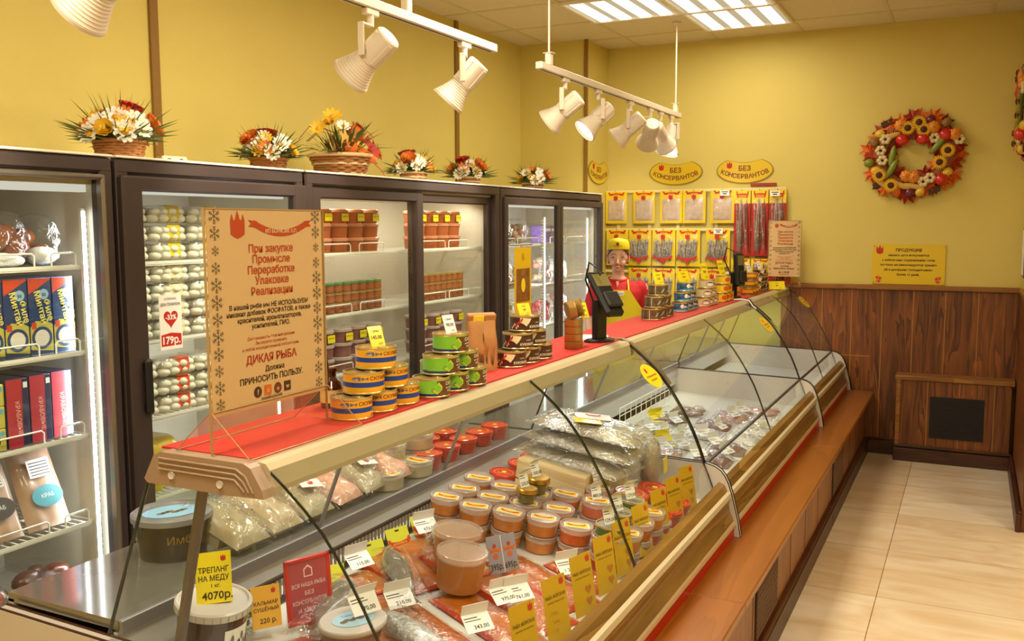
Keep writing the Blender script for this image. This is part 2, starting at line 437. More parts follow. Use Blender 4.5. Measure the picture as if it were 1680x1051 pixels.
# ------------------------------------------------------------------ ceiling light troffers
TUBE = emis('fluorescent_tube', '#fff2d8', 2.6); TROFF = emis('troffer_reflector', '#f3dcae', .62)
tf = thing('ceiling_light', 'x', 'ceiling light', group='recessed ceiling light panels')
q = MB()
for sx, sy, dx, dy in ((0, .295, .59, .02), (0, -.295, .59, .02), (.295, 0, .02, .59), (-.295, 0, .02, .59)): q.box((sx, sy, -.006), (dx, dy, .02), WHITE, 0.003)
q.build('frame', tf)
q = MB().box((0, 0, 0.002), (.57, .57, .004), TROFF); q.build('reflector', tf)
for k in range(4):
    MB().box((-.21 + .14 * k, 0, -.008), (.075, .55, .012), TUBE).build('tube', tf)
TF = Kind(tf)
for (x, y, lb) in ((-1.475, 6.375, 'ceiling light panel nearest the back wall, right of the hanging rod'),
                   (-2.085, 5.765, 'ceiling light panel above the pilaster side of the track lamps'),
                   (-1.475, 5.765, 'ceiling light panel between the two other lit panels, cut by frame top'),
                   (-1.475, 3.325, 'added unseen ceiling light panel over the middle of the counter'),  # this panel and those below are out of view, added to light the shop
                   (1.575, 3.935, 'added unseen ceiling light panel over the open floor beyond the side wall'),
                   (-1.475, 0.885, 'added unseen ceiling light panel over the near end of the counter'),
                   (0.355, 2.105, 'added unseen ceiling light panel over the open shop floor'),
                   (0.355, -0.335, 'added unseen ceiling light panel behind the viewer on the shop floor')):
    TF.put((x, y, 3.03), 0, lb)
for (x, y, p) in ((-1.475, 6.375, 7), (-1.78, 5.765, 13), (-1.475, 3.325, 44), (1.575, 3.935, 40), (-1.475, 0.885, 46), (0.355, 2.105, 40), (0.355, -0.335, 40)):  # lamps of the visible panels first, then of the added unseen ones
    lamp('ceiling_panel_light', 'AREA', (x, y, 3.005), p, WARM, shape='SQUARE', size=0.56, dir=(0, 0, -1))

# ------------------------------------------------------------------ glass-door fridges along the left wall
FR_DARK = M('fridge_dark_frame', '#3a2e2c', 0.38); FR_BLACK = M('fridge_black_gasket', '#0b0807', 0.5)
FR_IN = M('fridge_inner_white', '#cfc8b8', 0.5); FR_BODY = M('fridge_outer_body', '#d9d2c6', 0.45)
WIRE = M('white_wire', '#f3efe6', 0.35); LED = emis('led_strip', '#f4f8ff', 9.0); LAMPBAR = emis('fridge_lamp_bar', '#fff6e6', .75)
XF = -2.52; ZT = 1.876; SHELF_Z = (1.525, 1.243, 0.965, 0.668)

def wire_shelf(root, y0, y1, z, fence):
    w_ = y1 - y0; q = MB(); x0, x1 = -3.10, -2.625; yc = (y0 + y1) / 2
    n = int(w_ / 0.028)
    for k in range(n + 1): q.box(((x0 + x1) / 2, y0 + w_ * k / n, z - .003), (x1 - x0, .0035, .0035), WIRE)
    for x in (x0, -2.86, x1): q.box((x, yc, z - .008), (.007, w_, .007), WIRE)
    q.box((x1 + .003, yc, z + .0), (.004, w_, .012), WIRE)
    for a, b in fence:
        h = .045; q.tube([(x1, a, z - .004), (x1, a, z + h - .008), (x1, a + .008, z + h), (x1, b - .008, z + h), (x1, b, z + h - .008), (x1, b, z - .004)], .0032, WIRE, 6)
    q.build('shelf', root)

def fridge(name, label, y0, y1, doors, fences, led_y, body=FR_BODY, header=True):
    """carcass from y0 to y1; doors = list of (ya, yb, frame material, handle y or None, pane plane x)"""
    r = thing(name, label, 'fridge', (-2.85, (y0 + y1) / 2, 0)); ox, oy = 2.85, -(y0 + y1) / 2
    def B(q, nm, par=r): 
        o = q.build(nm, par); return o
    def MBo():
        q = MB(); q.X = T(ox, oy, 0); return q
    w_ = y1 - y0; yc = (y0 + y1) / 2
    q = MBo(); q.box((-3.16, yc, .98), (.05, w_, ZT - .09), FR_IN)
    for y in (y0 + .02, y1 - .02): q.box((-2.86, y, .98), (.6, .04, ZT - .09), FR_IN)
    q.box((-2.86, yc, ZT - .05), (.6, w_ - .08, .08), FR_IN); q.box((-2.86, yc, .25), (.6, w_ - .08, .3), FR_IN)
    q.box((-2.86, yc, ZT - .006), (.62, w_ - .004, .01), M('fridge_top_edge', '#e9e2d2', 0.4)); B(q, 'cabinet')
    q = MBo(); q.box((-2.54, yc, .06), (.05, w_ - .02, .12), FR_BLACK); B(q, 'kick_plate')
    q = MBo(); f = .05
    q.box((-2.545, yc, ZT - .028), (.05, w_ - .004, .05), FR_DARK, .008)
    for y in (y0 + f / 2 + .002, y1 - f / 2 - .002): q.box((-2.545, y, .97), (.048, f, ZT - .12), FR_DARK, .006)
    q.box((-2.545, yc, .16), (.048, w_ - .004, .1), FR_DARK, .006); B(q, 'front_frame')
    q = MBo(); q.box((-2.545, yc, ZT + .003), (.056, w_ - .004, .008), M('fridge_top_edge', '#e9e2d2', 0.4), .002); B(q, 'top_strip')
    if header:
        q = MBo(); q.box((-2.60, yc, ZT - .085), (.03, w_ - .11, .058), LAMPBAR if header == 2 else M('fridge_header_band', '#eae3cf', .4)); B(q, 'header_band')
    for (ya, yb, fm, hy, px, fw_) in doors:
        yd = (ya + yb) / 2; wd = yb - ya; dz0, dz1 = .2, ZT - .058
        q = MBo()
        for y in (ya + fw_ / 2, yb - fw_ / 2): q.box((px, y, (dz0 + dz1) / 2), (.035, fw_, dz1 - dz0), fm, .007)
        for z, hh in ((dz0 + fw_ / 2, fw_), (dz1 - min(fw_, .05) / 2, min(fw_, .05))): q.box((px, yd, z), (.033, wd - .002, hh), fm, .007)
        d = q.build('door', r)
        q = MBo(); t = fw_ - .004
        q.quad((px, ya + t, dz0 + t), (px, yb - t, dz0 + t), (px, yb - t, dz1 - .03), (px, ya + t, dz1 - .03), DOORGLASS); B(q, 'door_glass', d)
        if hy:
            q = MBo(); q.box((px + .03, hy, 1.11), (.02, .032, .19), FR_BLACK, .008)
            for z in (1.04, 1.18): q.box((px + .02, hy, z), (.02, .026, .03), FR_BLACK, .004)
            B(q, 'door_handle', d)
    for z, fs in zip(SHELF_Z, fences):
        rr = MBo()
        x = (y0 + .05, y1 - .05)
        pp = MB(); 
        # shelf built in the fridge's own frame
        old = wire_shelf_at(r, ox, oy, x[0], x[1], z, fs)
    for ly in led_y:
        q = MBo(); q.box((-2.605, ly, 1.1), (.012, .014, 1.22), M('led_profile', '#dcd8ce', .4))
        L_ = q.build('led_profile', r)
        q = MBo()
        for k in range(60): q.box((-2.612, ly + (.012 if ly > yc else -.012), .5 + .02 * k), (.012, .022, .006), WIRE)  # pale ticks imitate reflections of the wire shelf supports beside the LED
        B(q, 'led_reflection_ticks', L_)
        q = MBo(); q.box((-2.598, ly, 1.1), (.004, .013, 1.2), LED); B(q, 'led_strip', L_)
        lamp('fridge_led_light', 'AREA', (ox - 2.64, oy + ly - (.02 if ly > yc else -.02), 1.1), 3.6, COOL, parent=r, shape='RECTANGLE', size=.03, size_y=1.2, dir=(-.6, -1 if ly > yc else 1, 0), along=(0, 0, 1))
    return r
def wire_shelf_at(root, ox, oy, y0, y1, z, fence):
    q = MB(); q.X = T(ox, oy, 0); w_ = y1 - y0; x0, x1 = -3.10, -2.625; yc = (y0 + y1) / 2; n = int(w_ / 0.03)
    for k in range(n + 1): q.box(((x0 + x1) / 2, y0 + w_ * k / n, z - .005), (x1 - x0, .0035, .0035), WIRE)
    for x in (x0, -2.86, x1): q.box((x, yc, z - .010), (.007, w_, .007), WIRE)
    q.box((x1 + .003, yc, z - .003), (.005, w_, .011), WIRE)
    for a, b in fence:
        h = .042
        q.tube([(x1, a, z - .004), (x1, a, z + h - .008), (x1, a + .008, z + h), (x1, b - .008, z + h), (x1, b, z + h - .008), (x1, b, z - .004)], .003, WIRE, 6)
    q.build('shelf', root)

f1 = fridge('display_fridge', 'open-faced glass fridge at the near end with blue fish boxes and a bright LED strip', 1.16, 2.145,
            [(1.17, 2.11, M('chrome_door_edge', '#8f8880', .3, metal=.8), None, -2.528, .018)], [[(1.3, 1.92), (1.98, 2.07)]] * 4, [2.085], header=2)
f2 = fridge('display_fridge', 'dark-framed single-door fridge of dumpling tubs behind the tall acrylic sign', 2.155, 3.105,
            [(2.16, 3.10, FR_DARK, 2.222, -2.515, .085)], [[]] * 4, [3.0], header=2)
f3 = fridge('display_fridge', 'wide dark two-door sliding fridge with brown tubs and small jars', 3.115, 4.90,
            [(3.17, 4.065, FR_DARK, None, -2.55, .065), (3.995, 4.86, FR_DARK, None, -2.575, .05)], [[(3.2, 3.56), (3.63, 3.84), (4.1, 4.43), (4.47, 4.69)]] * 4, [], header=False)
f4 = fridge('display_fridge', 'two-door glass fridge beside the pilaster with bright striped LED sides', 4.91, 6.57,
            [(4.93, 5.755, FR_DARK, None, -2.52, .045), (5.755, 6.55, FR_DARK, None, -2.52, .045)], [[(5.0, 5.3), (5.34, 5.66), (5.85, 6.1), (6.14, 6.5)]] * 4, [5.70, 6.47], header=2)
for y in (3.55, 4.4):
    lamp('fridge_ceiling_light', 'AREA', (-2.70, y, ZT - .1), 5.0, SPOTC, shape='RECTANGLE', size=.06, size_y=.75, dir=(-.35, 0, -1))
# control displays on the headers
for i, (y, lb) in enumerate(((2.96, 'small red-lit thermostat on the header of the dumpling fridge'), (4.72, 'small red-lit thermostat on the header of the sliding-door fridge'))):
    pass

# ------------------------------------------------------------------ plinth in front of the cases
PLTOP = wood('plinth_slab_wood', '#7d450c', '#935614', 'Y', 5.0, rough=0.3, scale=.5)
PLFRONT = wood('plinth_front_wood', '#70421c', '#96602f', 'Z', 0.3, rough=0.4, across='Y')
VENTD = M('vent_dark', '#1c0d06', .6); VENTB = M('vent_bar', '#6a4a30', .4)
PL = ((0.55, 2.862, 'wooden plinth slab in front of the near display case', [1.7]), (2.866, 5.166, 'wooden plinth slab in front of the middle display case', [3.49]), (5.17, 7.04, 'wooden plinth slab running up to the wood-panelled back wall', [5.52]))
for (a, b_, lb, vents) in PL:
    yc = (a + b_) / 2; w_ = b_ - a
    p = thing('plinth', lb, 'plinth', (-0.70, yc, 0))
    MB().box((-.01, 0, .4375), (.21, w_, .029), PLTOP, .004).build('slab', p)
    q = MB(); q.box((-.035, 0, .268), (.15, w_, .309), PLFRONT)
    for k in range(1, 6): q.box((.0405, -w_ / 2 + w_ * k / 6, .27), (.002, .003, .3), SKIRTY)
    q.build('front_panel', p)
    q = MB().box((-.012, 0, .05), (.16, w_, .10), SKIRTY, .004).box((-.017, 0, .107), (.16, w_, .02), SKIRTY, .006); q.build('baseboard', p)
    for vy in vents:
        q = MB().box((.042, vy - yc, .27), (.006, .40, .285), VENTD)
        for k in range(26): q.box((.046, vy - yc - .19 + k * .0152, .27), (.004, .004, .275), VENTB)
        for k in range(12): q.box((.0465, vy - yc, .145 + k * .0226), (.003, .39, .003), VENTB)
        q.build('vent', p)

# ------------------------------------------------------------------ display cases
CREAM = M('cream_enamel', '#b9ab8a', .35); CREAM2 = M('cream_end_cap', '#9c816a', .42); BEIGE = M('beige_side_panel', '#cbc2b6', .45)
GREYP = M('grey_inner_panel', '#c9c6c2', .42); BUMPW = wood('bumper_wood', '#4a3012', '#8d6a30', 'Y', 4.0, rough=.3, across='Z', scale=.7)
PIP = M('beige_piping', '#b79b72', .4); REDP = M('red_base_panel', '#a5120c', .35); MATRED = M('red_counter_mat', '#b92a20', .6)
DECKM = M('white_deck', '#d8d4cc', .4); STRIPG = M('grey_shelf_edge', '#8d8a8c', .35, metal=.5)
LEDGEM = M('polished_ledge', '#8d8982', .10, metal=.55)
LAMPT = emis('case_lamp_tube', '#fff0dc', 2.2)
CURVE = [(-1.222, 1.182), (-1.176, 1.148), (-1.128, 1.108), (-1.086, 1.067), (-1.052, 1.024), (-1.021, .978), (-.995, .936), (-.972, .895), (-.954, .862), (-.939, .828), (-.922, .786), (-.907, .745), (-.900, .725)]
FOOT = CURVE + [(-.885, .69), (-.866, .64), (-.862, .615)]
PANEL = [(-.762, .453), (-.774, .52), (-.797, .612), (-.812, .657), (-.825, .683), (-.842, .704), (-.865, .718), (-.898, .727), (-1.3, .737), (-1.66, .747), (-2.03, .755), (-2.03, .09), (-.825, .09), (-.825, .453)]
def xz(y): return frame((0, y, 0), (1, 0, 0), (0, 0, 1))      # local X->x, Y->z, Z->-y

def display_case(label, y0, y1, joints, first, last, deck0=(.575, .677)):
    XR = -2.03 if first else -1.97
    yc = (y0 + y1) / 2; c = thing('display_case', label, 'display case', (-1.40, yc, 0))
    OFF = T(1.40, -yc, 0)
    def Q(X=I4):
        q = MB(); q.X = OFF @ X; return q
    def ext(prof, mats, a, b, closed=False):
        q = Q(); 
        for i in range(len(prof) - 1):
            (xa, za), (xb, zb) = prof[i], prof[i + 1]
            q.add([(xa, a, za), (xb, a, zb), (xb, b, zb), (xa, b, za)], [(0, 1, 2, 3)], mats[i] if isinstance(mats, list) else mats)
        return q
    t = .032; ya, yb = y0 + t, y1 - (t if last else 0)
    # end panels
    for (a, par) in ((y0, 1), (y1 - t, 2)):
        if par == 2 and not last: continue
        q = Q(xz(a + t)); q.prism([(max(x, XR), z) for x, z in PANEL], BEIGE, t)
        e = q.build('side_panel', c)
        q = Q()
        out = [(max(x, XR), z) for x, z in PANEL[:11]]
        for yy in (a + .004, a + t - .004):
            q.tube([(x, yy, z + .001) for x, z in out], .0035, BLACK if not first or par == 2 else SKIRTY, 6)
        q.build('edge_trim', e)
    # inner grey faces of the ends
    # body under the deck and rear wall
    q = Q(); q.box((-1.40, (ya + yb) / 2, .33), (1.13, yb - ya - .002, .36), M('case_underbody', '#5a4a3c', .6)); q.build('underbody', c)
    dk = [(-.862, deck0[0]), (-1.65, deck0[1])]
    q = Q(); q.add([(-.862, ya, deck0[0]), (-1.65, ya, deck0[1]), (-1.65, yb, deck0[1]), (-.862, yb, deck0[0]), (-.862, ya, .52), (-1.65, ya, .52), (-1.65, yb, .52), (-.862, yb, .52)],
                   [(3, 2, 1, 0), (0, 1, 5, 4), (1, 2, 6, 5), (2, 3, 7, 6), (3, 0, 4, 7)], DECKM); q.build('deck', c)
    # rear service ledge with its grey front edge
    q = Q(); q.box(((XR - 1.655) / 2, (ya + yb) / 2, .774), (-1.655 - XR, yb - ya, .022), LEDGEM); q.build('rear_ledge', c)
    q = Q(); q.box((-1.653, (ya + yb) / 2, .769), (.012, yb - ya, .034), STRIPG, .002); q.box((-1.668, (ya + yb) / 2, .70), (.012, yb - ya, .11), GREYP); q.build('ledge_edge', c)
    q = Q(); q.box((XR + .01, (ya + yb) / 2, .44), (.02, yb - ya, .66), BEIGE); q.build('rear_panel', c)
    # front bumper
    prof = [(-.858, .62), (-.846, .662), (-.824, .652), (-.812, .628), (-.800, .624), (-.797, .606), (-.812, .600), (-.800, .545), (-.792, .530), (-.787, .514), (-.779, .512), (-.777, .500), (-.785, .496), (-.783, .453)]
    mats = [CREAM, BUMPW, BUMPW, CREAM, CREAM, CREAM, BUMPW, BUMPW, BUMPW, PIP, PIP, PIP, REDP]
    q = ext(prof, mats, ya, yb); 
    q.box((-.83, (ya + yb) / 2, .53), (.05, yb - ya - .01, .14), BUMPW); q.build('front_bumper', c)
    # counter shelf on top with red mat
    q = Q(xz(yb)); q.prism([(-1.212, 1.128), (-1.208, 1.140), (-1.212, 1.176), (-1.222, 1.188), (-1.24, 1.19), (-1.50, 1.19), (-1.512, 1.182), (-1.512, 1.15), (-1.28, 1.15), (-1.27, 1.128)], CREAM, yb - ya)
    q.build('counter_shelf', c)
    q = Q(); q.box((-1.378, (ya + yb) / 2, 1.1925), (.245, yb - ya, .005), MATRED); q.build('counter_mat', c)
    q = Q(); q.tube([(-1.40, ya + .1, 1.135), (-1.40, yb - .1, 1.135)], .011, LAMPT, 10); lt = q.build('lamp_tube', c)
    lamp('case_lamp_light', 'AREA', (-1.40 + 1.40, 0, 1.118), (yb - ya) * (1.5 if first else 2.2), CASEC if first else (.9, .95, 1.0), parent=c, shape='RECTANGLE', size=.05, size_y=(yb - ya) - .2, dir=(.12, 0, -1))
    # curved front glass in panes, with dark polished edges at each joint
    cuts = [ya if first else y0 + .01] + joints + [yb - .004]
    for i in range(len(cuts) - 1):
        a, b = cuts[i] + .002, cuts[i + 1] - .002
        q = Q(); 
        cv = FOOT
        V = [(x, yy, z) for x, z in cv for yy in (a, b)]
        q.add(V, [(2 * k, 2 * k + 1, 2 * k + 3, 2 * k + 2) for k in range(len(cv) - 1)], GLASS, True)
        g = q.build('front_glass', c)
        for yy in (a, b):
            q = Q(); V = []
            for x, z in cv: V += [(x - .006, yy, z - .003), (x, yy, z)]
            s_ = .0022 if yy == a else -.0022
            n = len(cv)
            V2 = V + [(x, y + s_, z) for x, y, z in V]
            q.add(V2, [(2 * k, 2 * k + 1, 2 * k + 3, 2 * k + 2) for k in range(n - 1)] + [(2 * k + 1, 2 * n + 2 * k + 1, 2 * n + 2 * k + 3, 2 * k + 3) for k in range(n - 1)], GEDGE); q.build('glass_edge', g)
    # end glass panes
    ends = [y0 + .012] + ([y1 - .012] if last else [])
    for yy in ends:
        pl = [(-1.51, 1.15), (-1.66, .765)] + [(x - .008, z) for x, z in CURVE[::-1]]
        pl = [(-1.51, 1.15), (-1.66, .765), (-1.66, .735), (-.91, .722)] + [(x - .008, z) for x, z in CURVE[::-1]]
        q = Q(); q.add([(x, yy, z) for x, z in pl], [list(range(len(pl)))], GLASS); g = q.build('end_glass', c)
        q = Q(); q.tube([(-1.512, yy, 1.15), (-1.662, yy, .765)], .004, GEDGE, 6); q.tube([(-.907, yy, .724), (-1.66, yy, .74)], .003, STRIPG, 6)
        q.build('glass_edge', g)
    # rear sliding glass
    q = Q(); q.quad((-1.505, ya, 1.15), (-1.658, ya, .785), (-1.658, yb, .785), (-1.505, yb, 1.15), GLASSB); g = q.build('rear_glass', c)
    for yy in [ya + (yb - ya) * k / 3 for k in (1, 2)]: Q().tube([(-1.505, yy, 1.15), (-1.658, yy, .785)], .006, STRIPG, 6).build('glass_rail', g)
    if not first:
        q = Q(); q.box((-.903, (ya + yb) / 2, .724), (.014, yb - ya, .010), M('dark_rail', '#3a322c', .3, metal=.6), .002); q.build('hinge_rail', c)
    if not first:
        q = Q(); cv = [(-1.30, 1.199), (-1.245, 1.197)] + [(x + .004, z + .004) for x, z in CURVE[:5]]
        q.add([(x, yy, z) for x, z in cv for yy in (y0 + .001, y0 + .031)] + [(x - .004, yy, z - .004) for x, z in cv for yy in (y0 + .001, y0 + .031)], [(2 * k, 2 * k + 1, 2 * k + 3, 2 * k + 2) for k in range(len(cv) - 1)] + [(2 * len(cv) + 2 * k + 2, 2 * len(cv) + 2 * k + 3, 2 * len(cv) + 2 * k + 1, 2 * len(cv) + 2 * k) for k in range(len(cv) - 1)], STEEL); q.build('joint_strip', c)
    # struts
    for yy in ([ya + .0] if first else []) :
        q = Q(); q.tube([(-1.395, yy + .015, 1.15), (-1.53, yy + .03, .65)], .0115, M('strut_grey', '#6d625e', .4, metal=.4), 12); q.build('strut', c)
    if first:
        # moulded end cap of the shelf
        q = Q(xz(y0 + .034)); q.prism([(-1.30, 1.124), (-1.20, 1.128), (-1.205, 1.145), (-1.232, 1.185), (-1.25, 1.193), (-1.47, 1.193), (-1.49, 1.185), (-1.52, 1.132), (-1.51, 1.124)], CREAM2, .034)
        e = q.build('end_cap', c)
        q = Q()
        for k in range(3):
            d = .011 * k
            q.tube([(-1.475, y0 - .001, 1.180 - d), (-1.268 - d * .2, y0 - .001, 1.180 - d), (-1.245 - d * .6, y0 - .001, 1.168 - d), (-1.226 - d, y0 - .001, 1.136)], .0028, CREAM2, 6)
        for x, z in ((-1.44, 1.148), (-1.31, 1.145)): q.X = OFF @ xz(y0) @ T(x, z, 0); q.lathe([(.008, 0), (.008, .004), (.005, .003)], BEIGE, 12)
        q.build('screw_and_ribs', e)
    return c
c1 = display_case('near glass display case with tubs, vacuum-packed fish and yellow cards along its front', 1.335, 3.478, [2.55], True, False)
c2 = display_case('middle curved-glass display case with bagged dried fish and white price slips', 3.478, 5.652, [4.60], False, False, (.56, .60))
c3 = display_case('far curved-glass display case, mostly empty, against the wood-panelled wall', 5.652, 7.045, [6.35], False, True, (.56, .60))

# ------------------------------------------------------------------ goods kinds: cans, tubs, bags, cards
ZC = 1.195
def pricecard(name, label, w_, h, m, lines, cat='price card', tilt=.25, group=None, thick=.0012, tent=False):
    """upright little card facing local +X, text reading along local +Y"""
    q = MB(); q.X = RY(-tilt) @ frame((0, 0, 0), (0, 1, 0), (0, 0, 1))
    q.box((0, h / 2, -thick / 2), (w_, h, thick), m)
    for (t, sz, x, y, mm, kw) in lines: q.text(t, sz * h, mm, x * w_, y * h, .0004, **kw)
    if tent:
        q.box((0, .002, -.012), (w_, .003, .024), m)
    o = q.build(name); return tag(o, label, cat, group)

def can_proto(label, R, H, wall, deco, lidm=TIN, group=None):
    r = thing('food_can', label, 'can', group=group)
    q = MB()
    prof = [(R * .96, 0), (R * 1.015, .0015), (R * 1.015, .004), (R, .0055)]; ms = [TIN, TIN, TIN]
    for (z, m_) in wall: prof.append((R, z)); ms.append(m_)
    prof += [(R, H - .006)]; ms.append(wall[-1][1]); prof += [(R * 1.02, H - .004), (R * 1.02, H), (R * .95, H), (R * .94, H - .004)]; ms += [TIN, TIN, TIN, TIN]
    q.lathe(prof, ms, 32, cap=False)
    deco(q, R, H); q.build('body', r)
    q = MB(); q.lathe([(R * .945, H - .004), (R * .6, H - .004), (R * .58, H - .0035), (.0001, H - .0035)], lidm, 32, cap=False)
    q.X = T(0, 0, H - .002); q.tube([(R * .5 + .012 * math.cos(a), .009 * math.sin(a), 0) for a in [k * PI / 4 for k in range(9)]], .0012, lidm, 5); q.box((R * .25, 0, 0), (R * .3, .008, .0012), lidm)
    q.build('lid', r)
    q = MB().lathe([(R * .955, 0.0008), (.001, .0012)], TIN, 24, cap=False)
    return Kind(r)
def bend(R): return lambda a, b: ((R + .0004) * math.cos(a / R), (R + .0004) * math.sin(a / R), b)
def bpoly(q, pts, R, m, n=6):
    """polygon strip on the can wall given as (angle, z0, z1) columns"""
    V = []; 
    for a, z0, z1 in pts: V += [((R + .0003) * math.cos(a), (R + .0003) * math.sin(a), z0), ((R + .0003) * math.cos(a), (R + .0003) * math.sin(a), z1)]
    q.add(V, [(2 * k, 2 * k + 2, 2 * k + 3, 2 * k + 1) for k in range(len(pts) - 1)], m, True)
def blob(q, R, a0, z0, ra, rz, m, n=14, pts=None):
    V = [((R + .0005) * math.cos(a0), (R + .0005) * math.sin(a0), z0)]
    for k in range(n):
        t = 2 * PI * k / n; a = a0 + ra * math.cos(t); V.append(((R + .0005) * math.cos(a), (R + .0005) * math.sin(a), z0 + rz * math.sin(t)))
    q.add(V, [(0, 1 + k, 1 + (k + 1) % n) for k in range(n)], m)

CANY = M('can_yellow', '#e8a820', .35, coat=.3); CANB = M('can_blue', '#0d3c94', .35, coat=.3); CANT = M('can_red_letters', '#8a2a18', .5)
FISHG = M('fish_print_grey', '#5d6470', .5); FISHL = M('fish_print_light', '#b9bec6', .5)
def deco_mack(q, R, H):
    q.text('СКУМБРИЯ', .0125, CANT, .012, H * .66, warp=bend(R), bold=.02, sx=1.15)
    q.text('ИВАСИ', .006, CANT, .02, H * .13, warp=bend(R))
    for a0 in (-1.05, 2.1):
        bpoly(q, [(a0 - .42, H * .72, H * .72), (a0 - .3, H * .66, H * .80), (a0 - .05, H * .64, H * .83), (a0 + .2, H * .68, H * .78), (a0 + .3, H * .72, H * .74), (a0 + .42, H * .66, H * .82)], R, FISHG)
        bpoly(q, [(a0 - .36, H * .70, H * .72), (a0 - .1, H * .65, H * .72), (a0 + .25, H * .70, H * .72)], R + .0003, FISHL)
mack = can_proto('x', .050, .053, [(.012, CANY), (.018, CANY), (.0185, CANB), (.030, CANB), (.031, CANY)], deco_mack, group='yellow and blue mackerel cans')
GREENC = M('can_green', '#4f9a1f', .35, coat=.3, var=(14, .5, '#8cc63a')); BROWNC = M('can_brown_photo', '#4a2a16', .4, coat=.3, var=(55, .25, '#7a4a26')); CANW = M('can_white_letters', '#f2ead2', .4); LIME = M('can_lime_swirl', '#b9bf35', .4); NAVY = M('can_navy', '#1d2c5e', .4)
def deco_sal(q, R, H):
    bpoly(q, [(-.55 + k * .2, .007 + .012 * math.sin(max(0, 1 - k) * .8), H - .008) for k in range(14)], R, BROWNC)
    bpoly(q, [(-.85 + k * .1, .010 + .004 * abs(k - 3), H - .01 - .006 * abs(k - 4)) for k in range(7)], R + .0004, LIME)
    bpoly(q, [(-.8 + k * .1, .014 + .005 * abs(k - 3), H - .016 - .005 * abs(k - 3)) for k in range(6)], R + .0007, GREENC)
    q.text('САЛАТ', .0125, CANW, .021, H * .62, warp=bend(R + .0006), bold=.02); q.text('из морской', .0075, CANW, .021, H * .44, warp=bend(R + .0006), bold=.015); q.text('капусты', .0075, CANW, .021, H * .29, warp=bend(R + .0006), bold=.015)
    bpoly(q, [(PI + k * .2 - .3, .008, .013) for k in range(9)], R, NAVY)
sal = can_proto('x', .050, .053, [(.012, NAVY), (.013, GREENC)], deco_sal, group='green seaweed salad cans')
DARKC = M('can_dark', '#2a1512', .35, coat=.4, var=(60, .2, '#5a2a24')); CR = M('can_cream', '#e8d6a8', .4)
def deco_dark(q, R, H):
    for a0 in (-1.25, 2.0):
        bpoly(q, [(a0 - .12, .03, .046), (a0 + .1, .026, .046), (a0 + .3, .018, .045), (a0 + .5, .03, .044), (a0 + .62, .042, .043)], R, CR)
        bpoly(q, [(a0 - .5, .012, .018), (a0 - .25, .022, .032), (a0 + .0, .034, .044), (a0 + .06, .04, .046)], R + .0003, RED)
        for k in range(5): blob(q, R + .0003, a0 - .75 + .12 * k, .012 + .006 * (k % 3), .05, .004, CANW, 8)
    q.text('САЛАТ', .0065, CANW, -.004, H * .52, warp=bend(R + .0004)); q.text('КУКУМАРИЯ', .0115, CANW, -.002, H * .24, warp=bend(R + .0004), bold=.02)
dark = can_proto('x', .050, .053, [(.012, DARKC), (.013, DARKC)], deco_dark, group='dark sea cucumber salad cans')
SPR = M('can_sprats', '#3a2d20', .3, metal=.2, var=(45, .2, '#7a6a4c')); BLUEC = M('can_dark_blue', '#14202e', .35, coat=.3, var=(40, .15, '#3e6f96')); CYAN = M('can_cyan', '#5aa9d0', .4)
PURP = M('can_purple', '#5b2f86', .4); BEIGEC = M('can_beige', '#d9c79a', .4, var=(30, .3, '#c7b080')); YELC = M('can_bright_yellow', '#f0c21a', .35, coat=.3); ORC = M('can_orange', '#d8661c', .4)
def deco_spr(q, R, H):
    for k in range(9):
        a0 = -1.2 + k * .33
        bpoly(q, [(a0, .016, .018), (a0 + .12, .018, .026), (a0 + .26, .026, .034), (a0 + .34, .036, .037)], R, FISHL if k % 2 else BROWNC)
    bpoly(q, [(-1.5, .006, H - .007), (-1.46, .006, H - .007)], R, CANW)
spr = can_proto('x', .048, .055, [(.012, SPR), (.013, SPR)], deco_spr, group='grey sprat cans')
def deco_blue(q, R, H):
    bpoly(q, [(k * .2 - 2, .006, .013) for k in range(20)], R, CYAN); blob(q, R, -.9, H * .62, .22, .011, CANW); blob(q, R + .0003, -.55, H * .55, .3, .006, FISHL); q.text('ПЕЧЕНЬ', .010, CANW, .01, H * .42, warp=bend(R + .0004), bold=.02)
blu = can_proto('x', .045, .050, [(.012, BLUEC), (.013, BLUEC)], deco_blue, group='dark blue fish cans')
def deco_pur(q, R, H):
    blob(q, R, -.75, H * .5, .55, .013, PURP); blob(q, R + .0003, -.75, H * .45, .45, .008, CANW); q.text('КАЛЬМАР', .009, BROWNC, .012, H * .5, warp=bend(R + .0004), bold=.02)
pur = can_proto('x', .045, .048, [(.012, BEIGEC), (.013, BEIGEC)], deco_pur, group='beige and purple squid cans')
def deco_yel(q, R, H):
    blob(q, R, -.6, H * .55, .4, .012, RED); blob(q, R + .0003, -.6, H * .55, .26, .007, ORC); q.text('ИКРА', .010, RED, .012, H * .3, warp=bend(R + .0004), bold=.02)
yel = can_proto('x', .044, .050, [(.012, YELC), (.013, YELC)], deco_yel, group='bright yellow cans')
def deco_or(q, R, H):
    bpoly(q, [(k * .2 - 2, .018, .034) for k in range(20)], R, YELC); q.text('РЫБА', .010, INK, 0, H * .42, warp=bend(R + .0004), bold=.02)
org = can_proto('x', .044, .048, [(.012, BROWNC), (.013, ORC)], deco_or, group='orange and brown cans')

